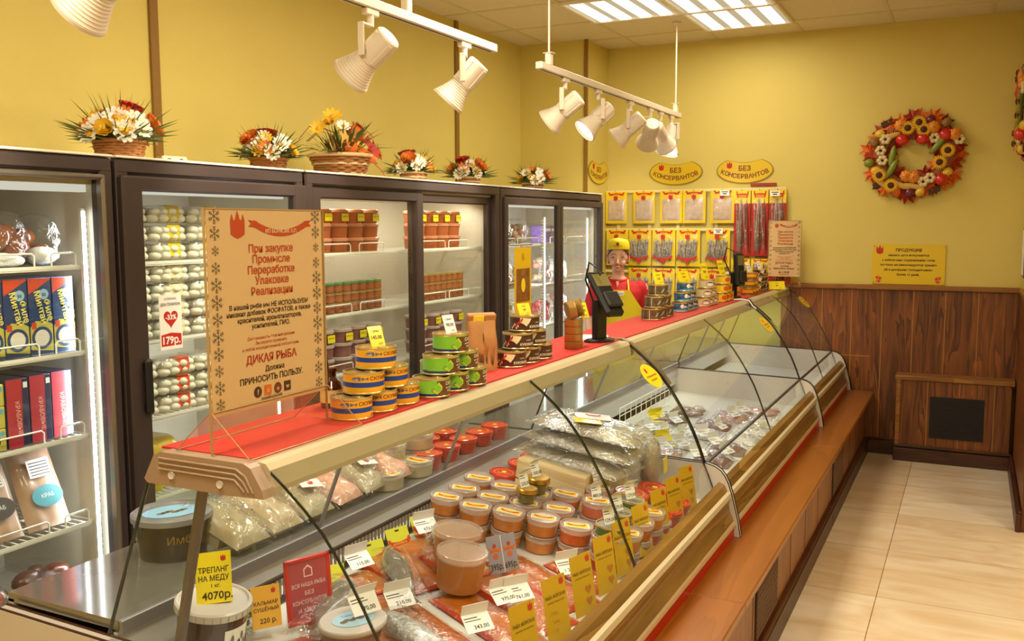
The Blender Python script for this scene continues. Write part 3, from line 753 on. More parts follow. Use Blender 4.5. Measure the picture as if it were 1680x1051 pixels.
PYR = ['bottom row nearest end', 'bottom row middle', 'bottom row far end', 'second row near end', 'second row far end', 'single top can']
def pyramid(kind, base, H, step, what, rz=0.0, jit=.25, xs=0.0, tiers=3):
    x, y, z = base; i = 0; out = []
    for t in range(tiers):
        for k in range(tiers - t):
            lb = '%s, %s of its pyramid' % (what, PYR[i] if tiers == 3 else ('tier %s place %s' % (nth(t), nth(k))))
            out.append(kind.put((x + xs * (k + t * .5), y + step * (k + t * .5), z + H * t), rz + rnd.uniform(-jit, jit) * .5, lb)); i += 1
    return out
B1 = (-1.317, 1.777, 1.195)
pyramid(mack, (B1[0], B1[1], ZC), .0532, .1045, 'yellow mackerel can with blue stripe')
B2 = (-1.295, 2.105, 1.195)
pyramid(sal, (B2[0], B2[1], ZC), .0532, .1045, 'green and brown seaweed can', rz=-.05)
B3 = (-1.335, 2.662, 1.195)
pyramid(dark, (B3[0], B3[1], ZC), .0532, .1045, 'dark can with red flash', rz=-.15)
B4 = (-1.373, 4.275, 1.195)
pyramid(spr, (B4[0] - .01, B4[1], ZC), .0552, .1005, 'grey sprat can')
B5 = (-1.358, 4.657, 1.195)
pyramid(blu, (B5[0] - .02, B5[1] + .08, ZC), .0502, .094, 'dark blue can with cyan foot')
B6 = (-1.336, 4.978, 1.195)
pyramid(pur, (B6[0] - .02, B6[1] + .12, ZC), .0482, .094, 'beige can with purple oval')
B7 = (-1.322, 5.286, 1.195)
pyramid(yel, (B7[0] - .02, B7[1] + .14, ZC), .0502, .092, 'bright yellow can with red oval')
pyramid(org, (-1.31, 6.02, ZC), .0482, .092, 'orange and brown can past the second display')
gt = sal.put((-1.435, B2[1] + .26, ZC), -.3, 'green seaweed can standing alone in front of the kraft paper bag')
DK2 = can_proto('x', .044, .050, [(.012, DARKC), (.013, DARKC)], deco_dark, group='small dark cans by the second acrylic sign')
pyramid(DK2, (-1.31, 6.33, ZC), .0502, .092, 'small dark can before the second acrylic sign')
YL2 = can_proto('x', .044, .050, [(.012, BROWNC), (.02, YELC)], deco_or, group='yellow-brown cans by the second acrylic sign')
pyramid(YL2, (-1.41, 6.18, ZC), .0502, .092, 'yellow-brown can in the rearmost stack')

def card_on(label, loc, rz, w_, h, m, lines, group='price cards on the counter'):
    o = pricecard('price_card', label, w_, h, m, lines, tilt=.35, group=group, tent=True); o.location = loc; o.rotation_euler = (0, 0, rz); return o
YL = lambda p: [('Цена', .18, 0, .72, INK, {}), (p, .24, 0, .40, INK, dict(bold=.02)), ('руб.', .14, .2, .14, INK, {})]
topz = lambda b, H: (b[0] - .0, b[1] + .1045, ZC + 3 * H - .003)
card_on('yellow price card standing on the top mackerel can', (B1[0] + .01, B1[1] + .105, ZC + .156), -.25, .045, .055, YEL, YL('145,00'))
card_on('white price card standing on the top green seaweed can', (B2[0] + .005, B2[1] + .105, ZC + .156), -.25, .042, .055, PAPER, YL('98,00'))
card_on('yellow price card standing on the top dark can', (B3[0] + .005, B3[1] + .105, ZC + .156), -.3, .058, .042, YEL, YL('140'))
card_on('yellow price card standing on the top sprat can', (B4[0], B4[1] + .1, ZC + .162), -.5, .06, .065, YEL, YL('120'))
card_on('yellow price card standing on the top dark blue can', (B5[0] - .02, B5[1] + .175, ZC + .147), -.5, .08, .065, YEL, YL('210'))
card_on('narrow yellow price card on the top purple-oval can', (B6[0] - .02, B6[1] + .215, ZC + .141), -.5, .05, .10, YEL, YL('99'))
card_on('narrow yellow price card on the top bright yellow can', (B7[0] - .02, B7[1] + .235, ZC + .147), -.5, .05, .10, YEL, YL('115'))
card_on('narrow white price card on the top orange and brown can', (-1.31, 6.112, ZC + .141), -.6, .03, .06, PAPER, YL('85'))
card_on('narrow white price card on the top small dark can', (-1.31, 6.422, ZC + .147), -.6, .03, .06, PAPER, YL('85'))
card_on('yellow price card with dark hooks before the second acrylic sign', (-1.225, 6.62, ZC), -.9, .12, .06, YEL, YL('390'))

# bottle with reed, kraft paper bag
bt = thing('glass_bottle', 'brown glass bottle holding a thin dark stick behind the mackerel cans', 'bottle', (-1.44, 1.86, ZC))
BRG = M('brown_glass', '#3a140a', .1, coat=.8)
MB().lathe([(.026, 0), (.028, .004), (.028, .052), (.022, .068), (.013, .078), (.013, .092), (.016, .093), (.016, .1), (.012, .1)], BRG, 20).build('body', bt)
q = MB().lathe([(.0283, .014), (.0283, .046)], M('bottle_label', '#d9c27a', .5), 20, cap=False); q.build('label', bt)
MB().tube([(0, 0, .03), (-.012, -.014, .21)], .0022, BLACK, 6).build('stick', bt)
KR = M('kraft_paper', '#b9844a', .7, bump=(40, .3), var=(20, .4, '#a9743c')); KRD = M('kraft_print', '#5a3618', .6)
kb = thing('paper_bag', 'brown kraft paper bag with printed grass behind the green cans', 'bag', (-1.386, 2.554, 1.195), -.75, None)
q = MB(); n_ = 10
def kraft(u, v):
    a = 2 * PI * u; sq = 6.0; c_, s_ = math.cos(a), math.sin(a); k = (abs(c_) ** sq + abs(s_) ** sq) ** (-1 / sq)
    d = .030 * (1 - max(0, v - .7) * 2.4); wv = .048 + .002 * math.sin(v * 6)
    return (d * c_ * k + .003 * math.sin(v * 13 + u * 9), wv * s_ * k, .165 * v)
q.grid(kraft, 28, 12, KR); q.box((0, 0, .003), (.05, .08, .006), KR); q.build('bag_body', kb, weld=True)
q = MB()
for k in range(26):
    y = -.038 + .076 * rnd.random(); z0 = .012 + .01 * rnd.random(); L_ = .03 + .05 * rnd.random(); dy = (rnd.random() - .5) * .02
    q.add([(.0325, y - .0012, z0), (.0325, y + .0012, z0), (.0305, y + dy, z0 + L_)], [(0, 1, 2)], KRD)
q.build('grass_print', kb)
q = MB(); q.X = T(.004, 0, .165) @ RY(.35); q.box((0, 0, .0), (.022, .094, .030), KR, .003); q.box((.0115, -.012, .002), (.002, .035, .022), YEL); q.build('folded_top', kb)

# brass oval tins
def oval(q, prof, m, a=.050, b_=.033, n=32):
    q.lathe([(1, z) for z in prof], m, n)
BRASS = M('brass_tin', '#a98748', .42, metal=.45)
ov = thing('oval_tin', 'x', 'can', group='stacked gold oval tins')
def oval_prof(q, pr, m):
    V = []; n = 32
    for s_, z in pr:
        for i in range(n):
            t = 2 * PI * i / n; c_, s2 = math.cos(t), math.sin(t); k = (abs(c_) ** 3 + abs(s2) ** 3) ** (-1 / 3)
            V.append((.032 * c_ * k * s_, .052 * s2 * k * s_, z))
    F = [(j * n + i, j * n + (i + 1) % n, (j + 1) * n + (i + 1) % n, (j + 1) * n + i) for j in range(len(pr) - 1) for i in range(n)]
    q.add(V, F, m, True); q.add(V[:n], [list(range(n))[::-1]], m); q.add(V[-n:], [list(range(n))], m)
q = MB(); oval_prof(q, [(.94, 0), (1, .002), (1, .023), (1.02, .024), (1.02, .0268)], BRASS); q.build('body', ov)
q = MB(); oval_prof(q, [(1.0, .0268), (.93, .0272)], M('gold_lid', '#b78a3a', .35, metal=.8)); q.build('lid', ov)
OV = Kind(ov); OB = (-1.324, 3.165, 1.195)
for k in range(4): OV.put((OB[0], OB[1], ZC + .0275 * k), .25, 'gold oval tin, %s from the bottom of its stack' % nth(k))
OV.put((OB[0] - .012, OB[1] - .035, ZC + .11 + .030), 0, 'gold oval tin standing on edge, plain side out', rot=(0, 1.35, .6))
DEC = M('tin_lid_fish_print', '#6a5848', .35, metal=.4, var=(50, .2, '#b79a6a'))
o = OV.put((OB[0] - .005, OB[1] + .03, ZC + .11 + .033), 0, 'oval tin standing on edge with fish-printed lid facing the shop', rot=(0, 1.25, .35))
q = MB(); oval_prof(q, [(.9, .0274), (.88, .0276)], DEC); q.build('printed_lid', o)
card_on('yellow price card leaning on the gold oval tins', (OB[0] + .036, OB[1] + .03, ZC + .110), -.3, .045, .06, YEL, YL('220'))

# yellow poster on a slim stand
ps = thing('poster_stand', 'slim stand with a hanging yellow poster behind the gold oval tins', 'poster stand', (-1.46, 3.0, ZC), 0)
MB().lathe([(.03, 0), (.03, .004), (.006, .006)], CHROME, 20).build('foot', ps)
MB().tube([(0, 0, .005), (0, 0, .385)], .003, CHROME, 8).build('post', ps)
MB().tube([(0, -.09, .385), (0, .09, .385)], .003, CHROME, 8).build('crossbar', ps)
q = MB(); q.box((.006, 0, .205), (.0015, .135, .34), M('poster_yellow', '#dbb91c', .45, coat=.2)); q.X = frame((.0072, 0, .03), (0, 1, 0), (0, 0, 1))
q.poly([(-.055, .15), (.055, .15), (.055, .27), (-.055, .27)], M('poster_photo', '#5a3018', .5, var=(30, .3, '#a0702c')), .0004)
q.poly([(.017 * math.cos(t * PI / 8), .21 + .026 * math.sin(t * PI / 8)) for t in range(16)], YEL, .0008)
q.text('Б', .03, GOLD, 0, .30, .0006); 
q.build('poster', ps)

# customer displays
def cust(label, loc, rz, tilt):
    c = thing('customer_display', label, 'customer display', loc, rz)
    q = MB(); q.X = Matrix.Diagonal((.7, 1.1, 1, 1)); q.lathe([(.062, 0), (.062, .006), (.05, .012), (.02, .014)], BLACK, 28); q.build('foot', c)
    MB().box((0, 0, .085), (.034, .058, .155), BLACK, .008).build('post', c)
    q = MB(); q.X = T(.02, 0, .175) @ RY(tilt); q.box((.02, 0, .0), (.036, .085, .21), BLACK, .012); q.build('housing', c)
    q = MB(); q.X = T(.02, 0, .175) @ RY(tilt); q.box((.0385, 0, .055), (.003, .07, .06), M('display_window', '#6a6238', .2, coat=.6), .001); q.build('screen', c)
    q = MB(); q.X = T(.02, 0, .175) @ RY(tilt); q.box((.046, 0, -.045), (.02, .07, .07), M('display_dark_grey', '#1b1a1b', .4), .006); q.build('keypad', c)
    MB().tube([(-.01, -.02, .15), (-.05, -.03, .24), (-.03, -.03, .31), (.01, -.02, .29), (.02, -.01, .26)], .004, BLACK, 8).build('cable', c)
    return c
DP = (-1.295, 3.379, 1.195)
cust('black customer display on a post beside the seller, screen tilted up', (DP[0] - .01, DP[1], ZC), -.55, -.72)
DP2 = (-1.331, 5.776, 1.195)
cust('black upright customer display farther down the counter', (DP2[0] - .01, DP2[1], ZC), -.35, -.08)
q = MB()
for k in range(3): q.box((.004 * k, .003 * k, .002 + .003 * k), (.10, .16, .003), PAPER, R=RZ(.1 * k))
tag(q.build('magazine', loc=(-1.36, 3.42, ZC)), 'thin white papers lying on the red mat behind the display post', 'papers')

tag(MB().tube([(-1.30, 5.60, ZC + .004), (-1.245, 5.625, ZC + .006), (-1.205, 5.64, 1.196), (-1.185, 5.648, 1.165), (-1.14, 5.655, 1.13), (-1.08, 5.66, 1.075)], .004, BLACK, 8).build('cable'), 'black cable draped from the far display over the counter lip', 'cable')
tag(MB().tube([(-1.29, 5.57, ZC + .004), (-1.24, 5.59, ZC + .006), (-1.203, 5.60, 1.194), (-1.180, 5.607, 1.160), (-1.16, 5.61, 1.145)], .0045, WHITE, 8).build('cable'), 'short white cable lying over the counter lip by the far display', 'cable')
# big acrylic sign and its smaller twin
SIGNC = M('sign_tan_sheet', '#d2bb90', .5); SNOW = M('sign_snowflake', '#6e6654', .5); SIGNR = M('sign_rust_red', '#b5401c', .5); SIGND = M('sign_crimson', '#a8201c', .5)
def snowflake(q, x, y, r, m, arms=6, seed=0):
    for k in range(arms):
        a = PI / 2 + 2 * PI * k / arms; c_, s_ = math.cos(a), math.sin(a); t = r * .05
        q.add([(x - s_ * t, y + c_ * t, .0005), (x + s_ * t, y - c_ * t, .0005), (x + c_ * r + s_ * t, y + s_ * r - c_ * t, .0005), (x + c_ * r - s_ * t, y + s_ * r + c_ * t, .0005)], [(0, 1, 2, 3)], m)
        for f in (.45, .72):
            for sg in (-1, 1):
                b2 = a + sg * .9; L_ = r * .32; px, py = x + c_ * r * f, y + s_ * r * f; c2, s2 = math.cos(b2), math.sin(b2)
                q.add([(px - s2 * t * .8, py + c2 * t * .8, .0005), (px + s2 * t * .8, py - c2 * t * .8, .0005), (px + c2 * L_ + s2 * t * .8, py + s2 * L_ - c2 * t * .8, .0005), (px + c2 * L_ - s2 * t * .8, py + s2 * L_ + c2 * t * .8, .0005)], [(0, 1, 2, 3)], m)
def castle(q, x, y, s_, m, z=.0006):
    """little red fort crest with three towers"""
    q.poly([(x + a * s_, y + b * s_) for a, b in ((-.45, -.32), (-.22, -.45), (0, -.52), (.22, -.45), (.45, -.32), (.47, .30), (.36, .62), (.25, .30), (.14, .38), (0, .80), (-.14, .38), (-.25, .30), (-.36, .62), (-.47, .30))], m, z)
def ribbon(q, x, y, w_, h, m, z=.0006, sag=.12):
    n = 14; V = []
    for k in range(n + 1):
        t = k / n * 2 - 1; yy = y - sag * w_ * (1 - t * t) + sag * w_ * .5
        V += [(x + t * w_ / 2, yy - h / 2, z), (x + t * w_ / 2, yy + h / 2, z)]
    q.add(V, [(2 * k, 2 * k + 2, 2 * k + 3, 2 * k + 1) for k in range(n)], m)
    for sg in (-1, 1):
        q.add([(x + sg * w_ * .44, y + h * .1, z - .0001), (x + sg * w_ * .60, y + h * .25, z - .0001), (x + sg * w_ * .55, y + h * .7, z - .0001), (x + sg * w_ * .60, y + h * 1.2, z - .0001), (x + sg * w_ * .44, y + h * 1.0, z - .0001)], [(0, 1, 2, 3, 4) if sg > 0 else (4, 3, 2, 1, 0)], m)
def shop_sign(label, loc, rz, W, H, foot):
    s = thing('acrylic_sign', label, 'sign', loc, rz)
    q = MB(); fr_ = frame((0, 0, 0), (0, 1, 0), (0, 0, 1)); q.X = fr_
    z0 = .075
    q.box((0, z0 + H / 2, 0), (W - .012, H, .0012), SIGNC); o = q.build('sheet', s)
    q = MB(); q.X = fr_ @ T(0, z0 + H / 2, .0008)
    for sg in (-1, 1):
        for k in range(12): snowflake(q, sg * W * .425, H * (.465 - .083 * k), W * (.045, .04, .028, .034, .043, .044, .04, .046, .04, .034, .04, .036)[k], SNOW, 6)
    q.build('snowflake_border', s)
    q = MB(); q.X = fr_ @ T(0, z0 + H / 2, .0009)
    castle(q, -W * .25, H * .41, W * .12, SIGNR); ribbon(q, W * .11, H * .405, W * .46, H * .035, SIGNR)
    q.text('ИП БОРИСИК А.П.', H * .028, SIGNC, W * .11, H * .382, .0012, bold=.02, fit=W * .38)
    for k, t in enumerate(('При закупке', 'Промысле', 'Переработке', 'Упаковке', 'Реализации')): q.text(t, H * .056, SIGNR, W * .02, H * (.285 - .054 * k), bold=.02, fit=W * .46)
    for k, t in enumerate(('В нашей рыбе мы НЕ ИСПОЛЬЗУЕМ', 'никаких добавок ФОСФАТОВ, а также', 'красителей, ароматизаторов,', 'усилителей, ГМО.')): q.text(t, H * .034, INK, 0, H * (.005 - .034 * k), bold=.018, fit=W * (.70, .72, .55, .34)[k])
    for k, t in enumerate(('Достоверность этой информации', 'Вы можете проверить', 'в любой аккредитованной лаборатории.')): q.text(t, H * .022, SIGNR, 0, H * (-.155 - .026 * k), bold=.005, fit=W * (.42, .28, .52)[k])
    q.text('ДИКАЯ РЫБА', H * .058, SIGND, 0, H * -.275, bold=.022, fit=W * .54); q.text('Должна', H * .038, INK, W * .02, H * -.325, bold=.018); q.text('ПРИНОСИТЬ ПОЛЬЗУ.', H * .044, INK, 0, H * -.375, bold=.022, fit=W * .64)
    for k, (c_, g) in enumerate(((M('icon_dark', '#3a1a16', .5), 'f'), (M('icon_orange', '#cf6a20', .5), 'о'), (M('icon_ring', '#6a2a20', .5), 'o'), (M('icon_dark', '#3a1a16', .5), 'w'))):
        x = W * (-.13 + .085 * k)
        if k in (0, 2): q.poly([(x + W * .033 * math.cos(t * PI / 8), H * -.425 + W * .033 * math.sin(t * PI / 8)) for t in range(16)], c_, .0006)
        else: q.poly([(x - W * .03, H * -.425 - W * .03), (x + W * .03, H * -.425 - W * .03), (x + W * .03, H * -.425 + W * .03), (x - W * .03, H * -.425 + W * .03)], c_, .0006)
        q.text(g, H * .034, SIGNC, x, H * -.436, .001, bold=.03)
    q.text('krasnikra.borisik', H * .024, INK, W * -.01, H * -.47, bold=.012, fit=W * .33)
    q.build('lettering', s)
    q = MB(); q.X = fr_
    for zz in (.002, -.002): q.quad((-W / 2, 0, zz), (W / 2, 0, zz), (W / 2, z0 + H, zz), (-W / 2, z0 + H, zz), ACRYL)
    EDG = M('acrylic_edge', '#a98a5c', .2, coat=.4)
    for x in (-W / 2, W / 2): q.box((x, (z0 + H) / 2, 0), (.0025, z0 + H, .005), EDG)
    q.box((0, z0 + H, 0), (W, .0025, .005), EDG); q.build('holder', s)
    if foot:
        q = MB(); q.X = fr_
        for sg in (1, -1):
            q.quad((-W / 2, .085, .003 * sg), (W / 2, .085, .003 * sg), (W / 2, .001, .098 * sg), (-W / 2, .001, .098 * sg), ACRYL)
            for x in (-W / 2, W / 2): q.tube([(x, .085, .003 * sg), (x, .001, .098 * sg)], .0012, EDG, 5)
            q.tube([(-W / 2, .085, .003 * sg), (W / 2, .085, .003 * sg)], .0012, EDG, 5); q.tube([(-W / 2, .001, .098 * sg), (W / 2, .001, .098 * sg)], .0012, EDG, 5)
        q.build('sloping_foot', s)
    return s
shop_sign('tall acrylic sign of tan paper with snowflake border at the near counter end', (-1.345, 1.535, ZC), 0, .368, .415, True)
shop_sign('acrylic sign of tan paper standing at the far end of the counter by the wall', (-1.24, 6.93, ZC), -PI / 2, .235, .405, False)

# ------------------------------------------------------------------ tubs, trays, pouches
CLEAR = glassy('clear_tub_plastic', '#ffffff', milk=.12, rough=.1, boost=1.6)
MILKY = glassy('milky_lid_plastic', '#ffffff', milk=.62, milkc='#efe7e2', rough=.12, boost=1.6)
def tub_proto(name, label, R, H, fill, lidm, sticker=None, side=None, group=None, n=24, lab=None):
    r = thing(name, label, 'tub', group=group); hb = H - .011
    q = MB(); q.lathe([(R * .86, 0), (R * .88, .002), (R * .955, hb - .008), (R * .96, hb - .004)], fill, n, cap=True)
    q.lathe([(R * .965, hb - .008), (R * .985, hb)], MILKY, n, cap=False)
    q.build('tub_body', r)
    q = MB(); q.lathe([(R, hb - .003), (R * 1.02, hb - .002), (R * 1.02, H - .001), (R * .99, H), (R * .93, H), (R * .91, H - .004), (.0001, H - .004)], lidm, n, cap=False)
    if lidm is MILKY:
        for k in range(n): 
            a = 2 * PI * k / n; q.box((R * 1.02 * math.cos(a), R * 1.02 * math.sin(a), hb + .003), (.0015, .0015, .008), lidm, R=RZ(a))
    l = q.build('lid', r)
    if sticker:
        q = MB(); q.X = T(0, 0, H - .0032); w_, h = R * .75, R * .36
        q.poly([(-w_ + .2 * h, -h), (w_ - .2 * h, -h), (w_, -h + .2 * h), (w_, h - .2 * h), (w_ - .2 * h, h), (-w_ + .2 * h, h), (-w_, h - .2 * h), (-w_, -h + .2 * h)], PAPER)
        q.poly([(-w_ * .92, -h * .85), (w_ * .92, -h * .85), (w_ * .92, h * .85), (-w_ * .92, h * .85)], sticker, .0003)
        ribbon(q, 0, 0, w_ * 1.3, h * .55, RED, .0005, .08); q.text('ИКРА', h * .5, YEL, 0, -h * .24, .0008); q.build('lid_sticker', r)
    if side:
        q = MB(); a0 = -.1
        V = []
        for k in range(6):
            a = a0 + .16 * k
            for rr, z in ((.895, H * .12), (.965, hb - .012)): V.append((R * (rr + .012) * math.cos(a), R * (rr + .012) * math.sin(a), z))
        q.add(V, [(2 * k, 2 * k + 2, 2 * k + 3, 2 * k + 1) for k in range(5)], side, True)
        q.text('ИКРА', .010, RED, 0, H * .45, warp=lambda a, b: (R * .975 * math.cos(.3 + a / R), R * .975 * math.sin(.3 + a / R), b))
        q.build('side_sticker', r)
    return Kind(r)

def single(q, name, label, cat, loc, group=None, rz=0.0, rot=None):
    o = q.build(name, loc=loc); o.rotation_euler = rot or (0, 0, rz); return tag(o, label, cat, group)
class Solo(Kind): pass

# ---- sliding-door fridge: brown tubs, little jars, mauve tubs
FB = M('tub_brown_filling', '#a8532c', .4, coat=.3); FM = M('tub_mauve_filling', '#8d5a55', .4, coat=.3); PINKLID = M('pink_tinted_lid', '#c98468', .25, coat=.4); GREYLID = M('clouded_lid', '#b7a49c', .25, coat=.4)
def plain_tub(name, label, R, H, fill, lidm, card, group):
    q = MB(); q.lathe([(R * .86, 0), (R * .95, H - .014)], fill, 20); q.lathe([(R * .98, H - .016), (R * 1.02, H - .014), (R * 1.02, H - .003), (R * .96, H)], lidm, 20)
    if card:
        q.X = T(R * .97, 0, H * .16) @ RY(.0) @ frame((0, 0, 0), (0, 1, 0), (0, 0, 1)); q.poly([(-.027, 0), (.027, 0), (.027, .036), (-.027, .036)], YEL, .002); q.text('ЦЕНА 390', .009, INK, 0, .018, .0024)
    o = q.build(name); tag(o, label, 'tub', group); return Kind(o)
ys8 = [3.42, 3.545, 3.67, 3.795, 4.235, 4.36, 4.485, 4.61]
t_a = plain_tub('roe_tub', 'x', .0605, .067, FB, PINKLID, False, 'brown tubs on the top shelf of the sliding-door fridge')
t_b = plain_tub('roe_tub', 'x', .0605, .067, FB, PINKLID, True, 'brown tubs on the top shelf of the sliding-door fridge')
lay = ['bottom', 'middle', 'top']
for k, y in enumerate(ys8):
    for j in range(3):
        (t_b if j == 2 else t_a).put((-2.70, y, 1.527 + .0672 * j), 0, 'brown tub, %s layer, %s stack along the sliding-door fridge top shelf' % (lay[j], nth(k)))
t_c = plain_tub('salad_tub', 'x', .0605, .067, FM, GREYLID, False, 'mauve tubs on the third shelf of the sliding-door fridge')
t_d = plain_tub('salad_tub', 'x', .0605, .067, FM, GREYLID, True, 'mauve tubs on the third shelf of the sliding-door fridge')
for k, y in enumerate(ys8):
    for j in range(3):
        (t_d if j == 2 else t_c).put((-2.70 + .01 * (k % 2), y, .967 + .0672 * j), 0, 'mauve tub, %s layer, %s stack along the sliding-door fridge third shelf' % (lay[j], nth(k)))
t_e = plain_tub('salad_tub', 'x', .0605, .067, M('tub_dark_filling', '#5a2a22', .4, coat=.3), GREYLID, False, 'dark tubs on the lowest shelf of the sliding-door fridge')
for k, y in enumerate(ys8[:4]):
    for j in range(2): t_e.put((-2.70, y, .670 + .0672 * j), 0, 'dark tub, %s layer, %s stack on the lowest sliding-door fridge shelf' % (lay[j], nth(k)))
q = MB(); jf = M('jar_filling', '#8e4a30', .35, coat=.5, var=(30, .3, '#b06a3c'))
q.lathe([(.027, 0), (.0295, .004), (.0295, .034)], jf, 16); q.lathe([(.028, .034), (.031, .036), (.031, .046), (.028, .0475)], M('jar_lid_tin', '#c9b07a', .3, metal=.7), 16)
jar = tag(q.build('jar'), 'x', 'jar', 'small jars on the second shelf of the sliding-door fridge'); J1 = Kind(jar)
q = MB(); q.lathe([(.027, 0), (.0295, .004), (.0295, .034)], jf, 16); q.lathe([(.028, .034), (.031, .036), (.031, .046), (.028, .0475)], M('jar_lid_green', '#5f8a52', .35, coat=.3), 16)
J2 = Kind(tag(q.build('jar'), 'x', 'jar', 'small jars on the second shelf of the sliding-door fridge'))
ys = [3.37 + .0635 * k for k in range(8)] + [4.195 + .0635 * k for k in range(8)]
for k, y in enumerate(ys):
    for j in range(3):
        kk = J2 if (j == 2 and k < 8) else J1
        kk.put((-2.665, y, 1.245 + .048 * j), 0, 'small jar, front row, %s layer, %s along the sliding-door fridge second shelf' % (lay[j], nth(k)))

# ---- dumpling trays
DUMP = M('dumpling_dough', '#ece6d6', .55, bump=(30, .3)); OLAB = M('orange_label', '#e0542a', .45); YLAB = M('tray_yellow_label', '#e6cc1c', .45)
def tray_proto(labm, group):
    r = thing('dumpling_tray', 'x', 'food tray', group=group); W, D, H = .165, .13, .066
    q = MB(); rr = random.Random(3)
    for j in range(2):
        for a in range(4):
            for b_ in range(3):
                q.ell((-.045 + .045 * b_ + rr.uniform(-.006, .006), -.058 + .039 * a + rr.uniform(-.006, .006), .018 + .024 * j), (.025, .0235, .0165), DUMP, 10, 7)
    q.build('dumplings', r)
    q = MB()
    pr = [(.94, .001), (.97, .03), (1.0, .034), (1.02, .036), (1.0, .040), (.95, .062), (.9, .065)]
    V = []; n = 24
    for s_, z in pr:
        for i in range(n):
            t = 2 * PI * i / n; c_, s2 = math.cos(t), math.sin(t); k = (abs(c_) ** 6 + abs(s2) ** 6) ** (-1 / 6); V.append((D / 2 * c_ * k * s_, W / 2 * s2 * k * s_, z))
    q.add(V, [(j * n + i, j * n + (i + 1) % n, (j + 1) * n + (i + 1) % n, (j + 1) * n + i) for j in range(len(pr) - 1) for i in range(n)], CLEAR, True)
    q.add(V[-n:], [list(range(n))], CLEAR); q.build('clear_box', r)
    q = MB(); q.X = frame((.0655, .018, .012), (0, 1, 0), (-.1, 0, 1))
    q.poly([(-.03, .05), (-.03, .012), (-.022, .004), (.022, .004), (.03, .012), (.03, .05)], labm, .002); q.text('Пельмени', .009, INK if labm is YLAB else PAPER, 0, .028, .0024, fit=.045)
    q.X = I4; q.box((.045, .018, .0665), (.045, .06, .001), labm); q.build('label_band', r)
    return Kind(r)
TY = tray_proto(YLAB, 'dumpling trays with yellow labels'); TO = tray_proto(OLAB, 'dumpling trays with orange labels')
TN = tray_proto(M('pale_label', '#e9dcae', .5), 'dumpling trays with pale labels')
for c_, y in enumerate((2.30, 2.48, 2.66)):
    for j in range(3): TY.put((-2.70, y, 1.527 + .067 * j), rnd.uniform(-.05, .05), 'yellow-labelled dumpling tray, %s layer, %s stack on the upper shelf' % (lay[j], nth(c_)))
    for j in range(4): TN.put((-2.70, y + .005, 1.245 + .067 * j), rnd.uniform(-.08, .08), 'pale dumpling tray, layer %s from the shelf, %s stack on second shelf' % (nth(j), nth(c_)))
    for j in range(3): TO.put((-2.69, y + .01, .967 + .067 * j), rnd.uniform(-.08, .08), 'orange-labelled dumpling tray, %s layer, %s stack on the third shelf' % (lay[j], nth(c_)))
# price placard on the door
q = MB(); q.X = frame((-2.494, 2.335, 1.225), (0, 1, 0), (0, 0, 1)); q.box((0, .095, 0), (.10, .19, .002), PAPER)
q.text('НОВИНКА', .011, INK, 0, .172, .0014, fit=.08); q.text('ЦЕНА ПОНИЖЕНА', .014, INK, 0, .152, .0014, fit=.09, bold=.02)
q.poly([(.032 * (16 * math.sin(t) ** 3) / 16, .108 + .034 * (13 * math.cos(t) - 5 * math.cos(2 * t) - 2 * math.cos(3 * t) - math.cos(4 * t)) / 16) for t in [-k * 2 * PI / 28 for k in range(28)][::1]][::-1], RED, .0012)
q.text('-33%', .024, PAPER, 0, .104, .0018, fit=.06, bold=.03); q.poly([(-.045, .012), (.045, .012), (.045, .052), (0, .058), (-.045, .052)], RED, .0012); q.text('179р.', .036, PAPER, 0, .020, .0018, fit=.08, bold=.03)
tag(q.build('price_placard'), 'white placard with a red heart and 179р. stuck on the dumpling fridge door', 'price sign')

# ---- pouches
def pouch_shape(W, D, th, seed, wob=.25, pw=4):
    def f(u, v, top=True):
        x, y = (u * 2 - 1), (v * 2 - 1); e = max(0, (1 - abs(x) ** pw)) ** .6 * max(0, (1 - abs(y) ** pw)) ** .6
        nz = noise.noise(Vector((x * 2.2 + seed * 3.7, y * 2.2, seed))) * wob + noise.noise(Vector((x * 5, y * 5 + seed, seed * 2))) * wob * .4
        return (x * D / 2 * (1 + .02 * nz), y * W / 2 * (1 + .02 * nz), th * e * (.75 + nz) + .0015) if top else (x * D / 2, y * W / 2, 0.0003 + .0 * e)
    return f
def pouch(q, W, D, th, m, seed=1, nu=16, nv=16, edge=None, ew=.9, bottom=True, wob=.25):
    """flat-bottomed pillow, D along X, W along Y; the rim outside ew can be another material"""
    f = pouch_shape(W, D, th, seed, wob)
    mf = (lambda u, v: m if max(abs(u * 2 - 1), abs(v * 2 - 1)) < ew else edge) if edge else None
    q.grid(lambda u, v: f(u, v), nu, nv, m, True, mf)
    if bottom: q.add([(-D / 2, -W / 2, 0), (D / 2, -W / 2, 0), (D / 2, W / 2, 0), (-D / 2, W / 2, 0)], [(3, 2, 1, 0)], edge or m)
def clampbag(q, dx, dy, H):
    q.v = [Vector((max(-dx, min(dx, v.x)), max(-dy, min(dy, v.y)), max(.001, min(H, v.z)))) for v in q.v]
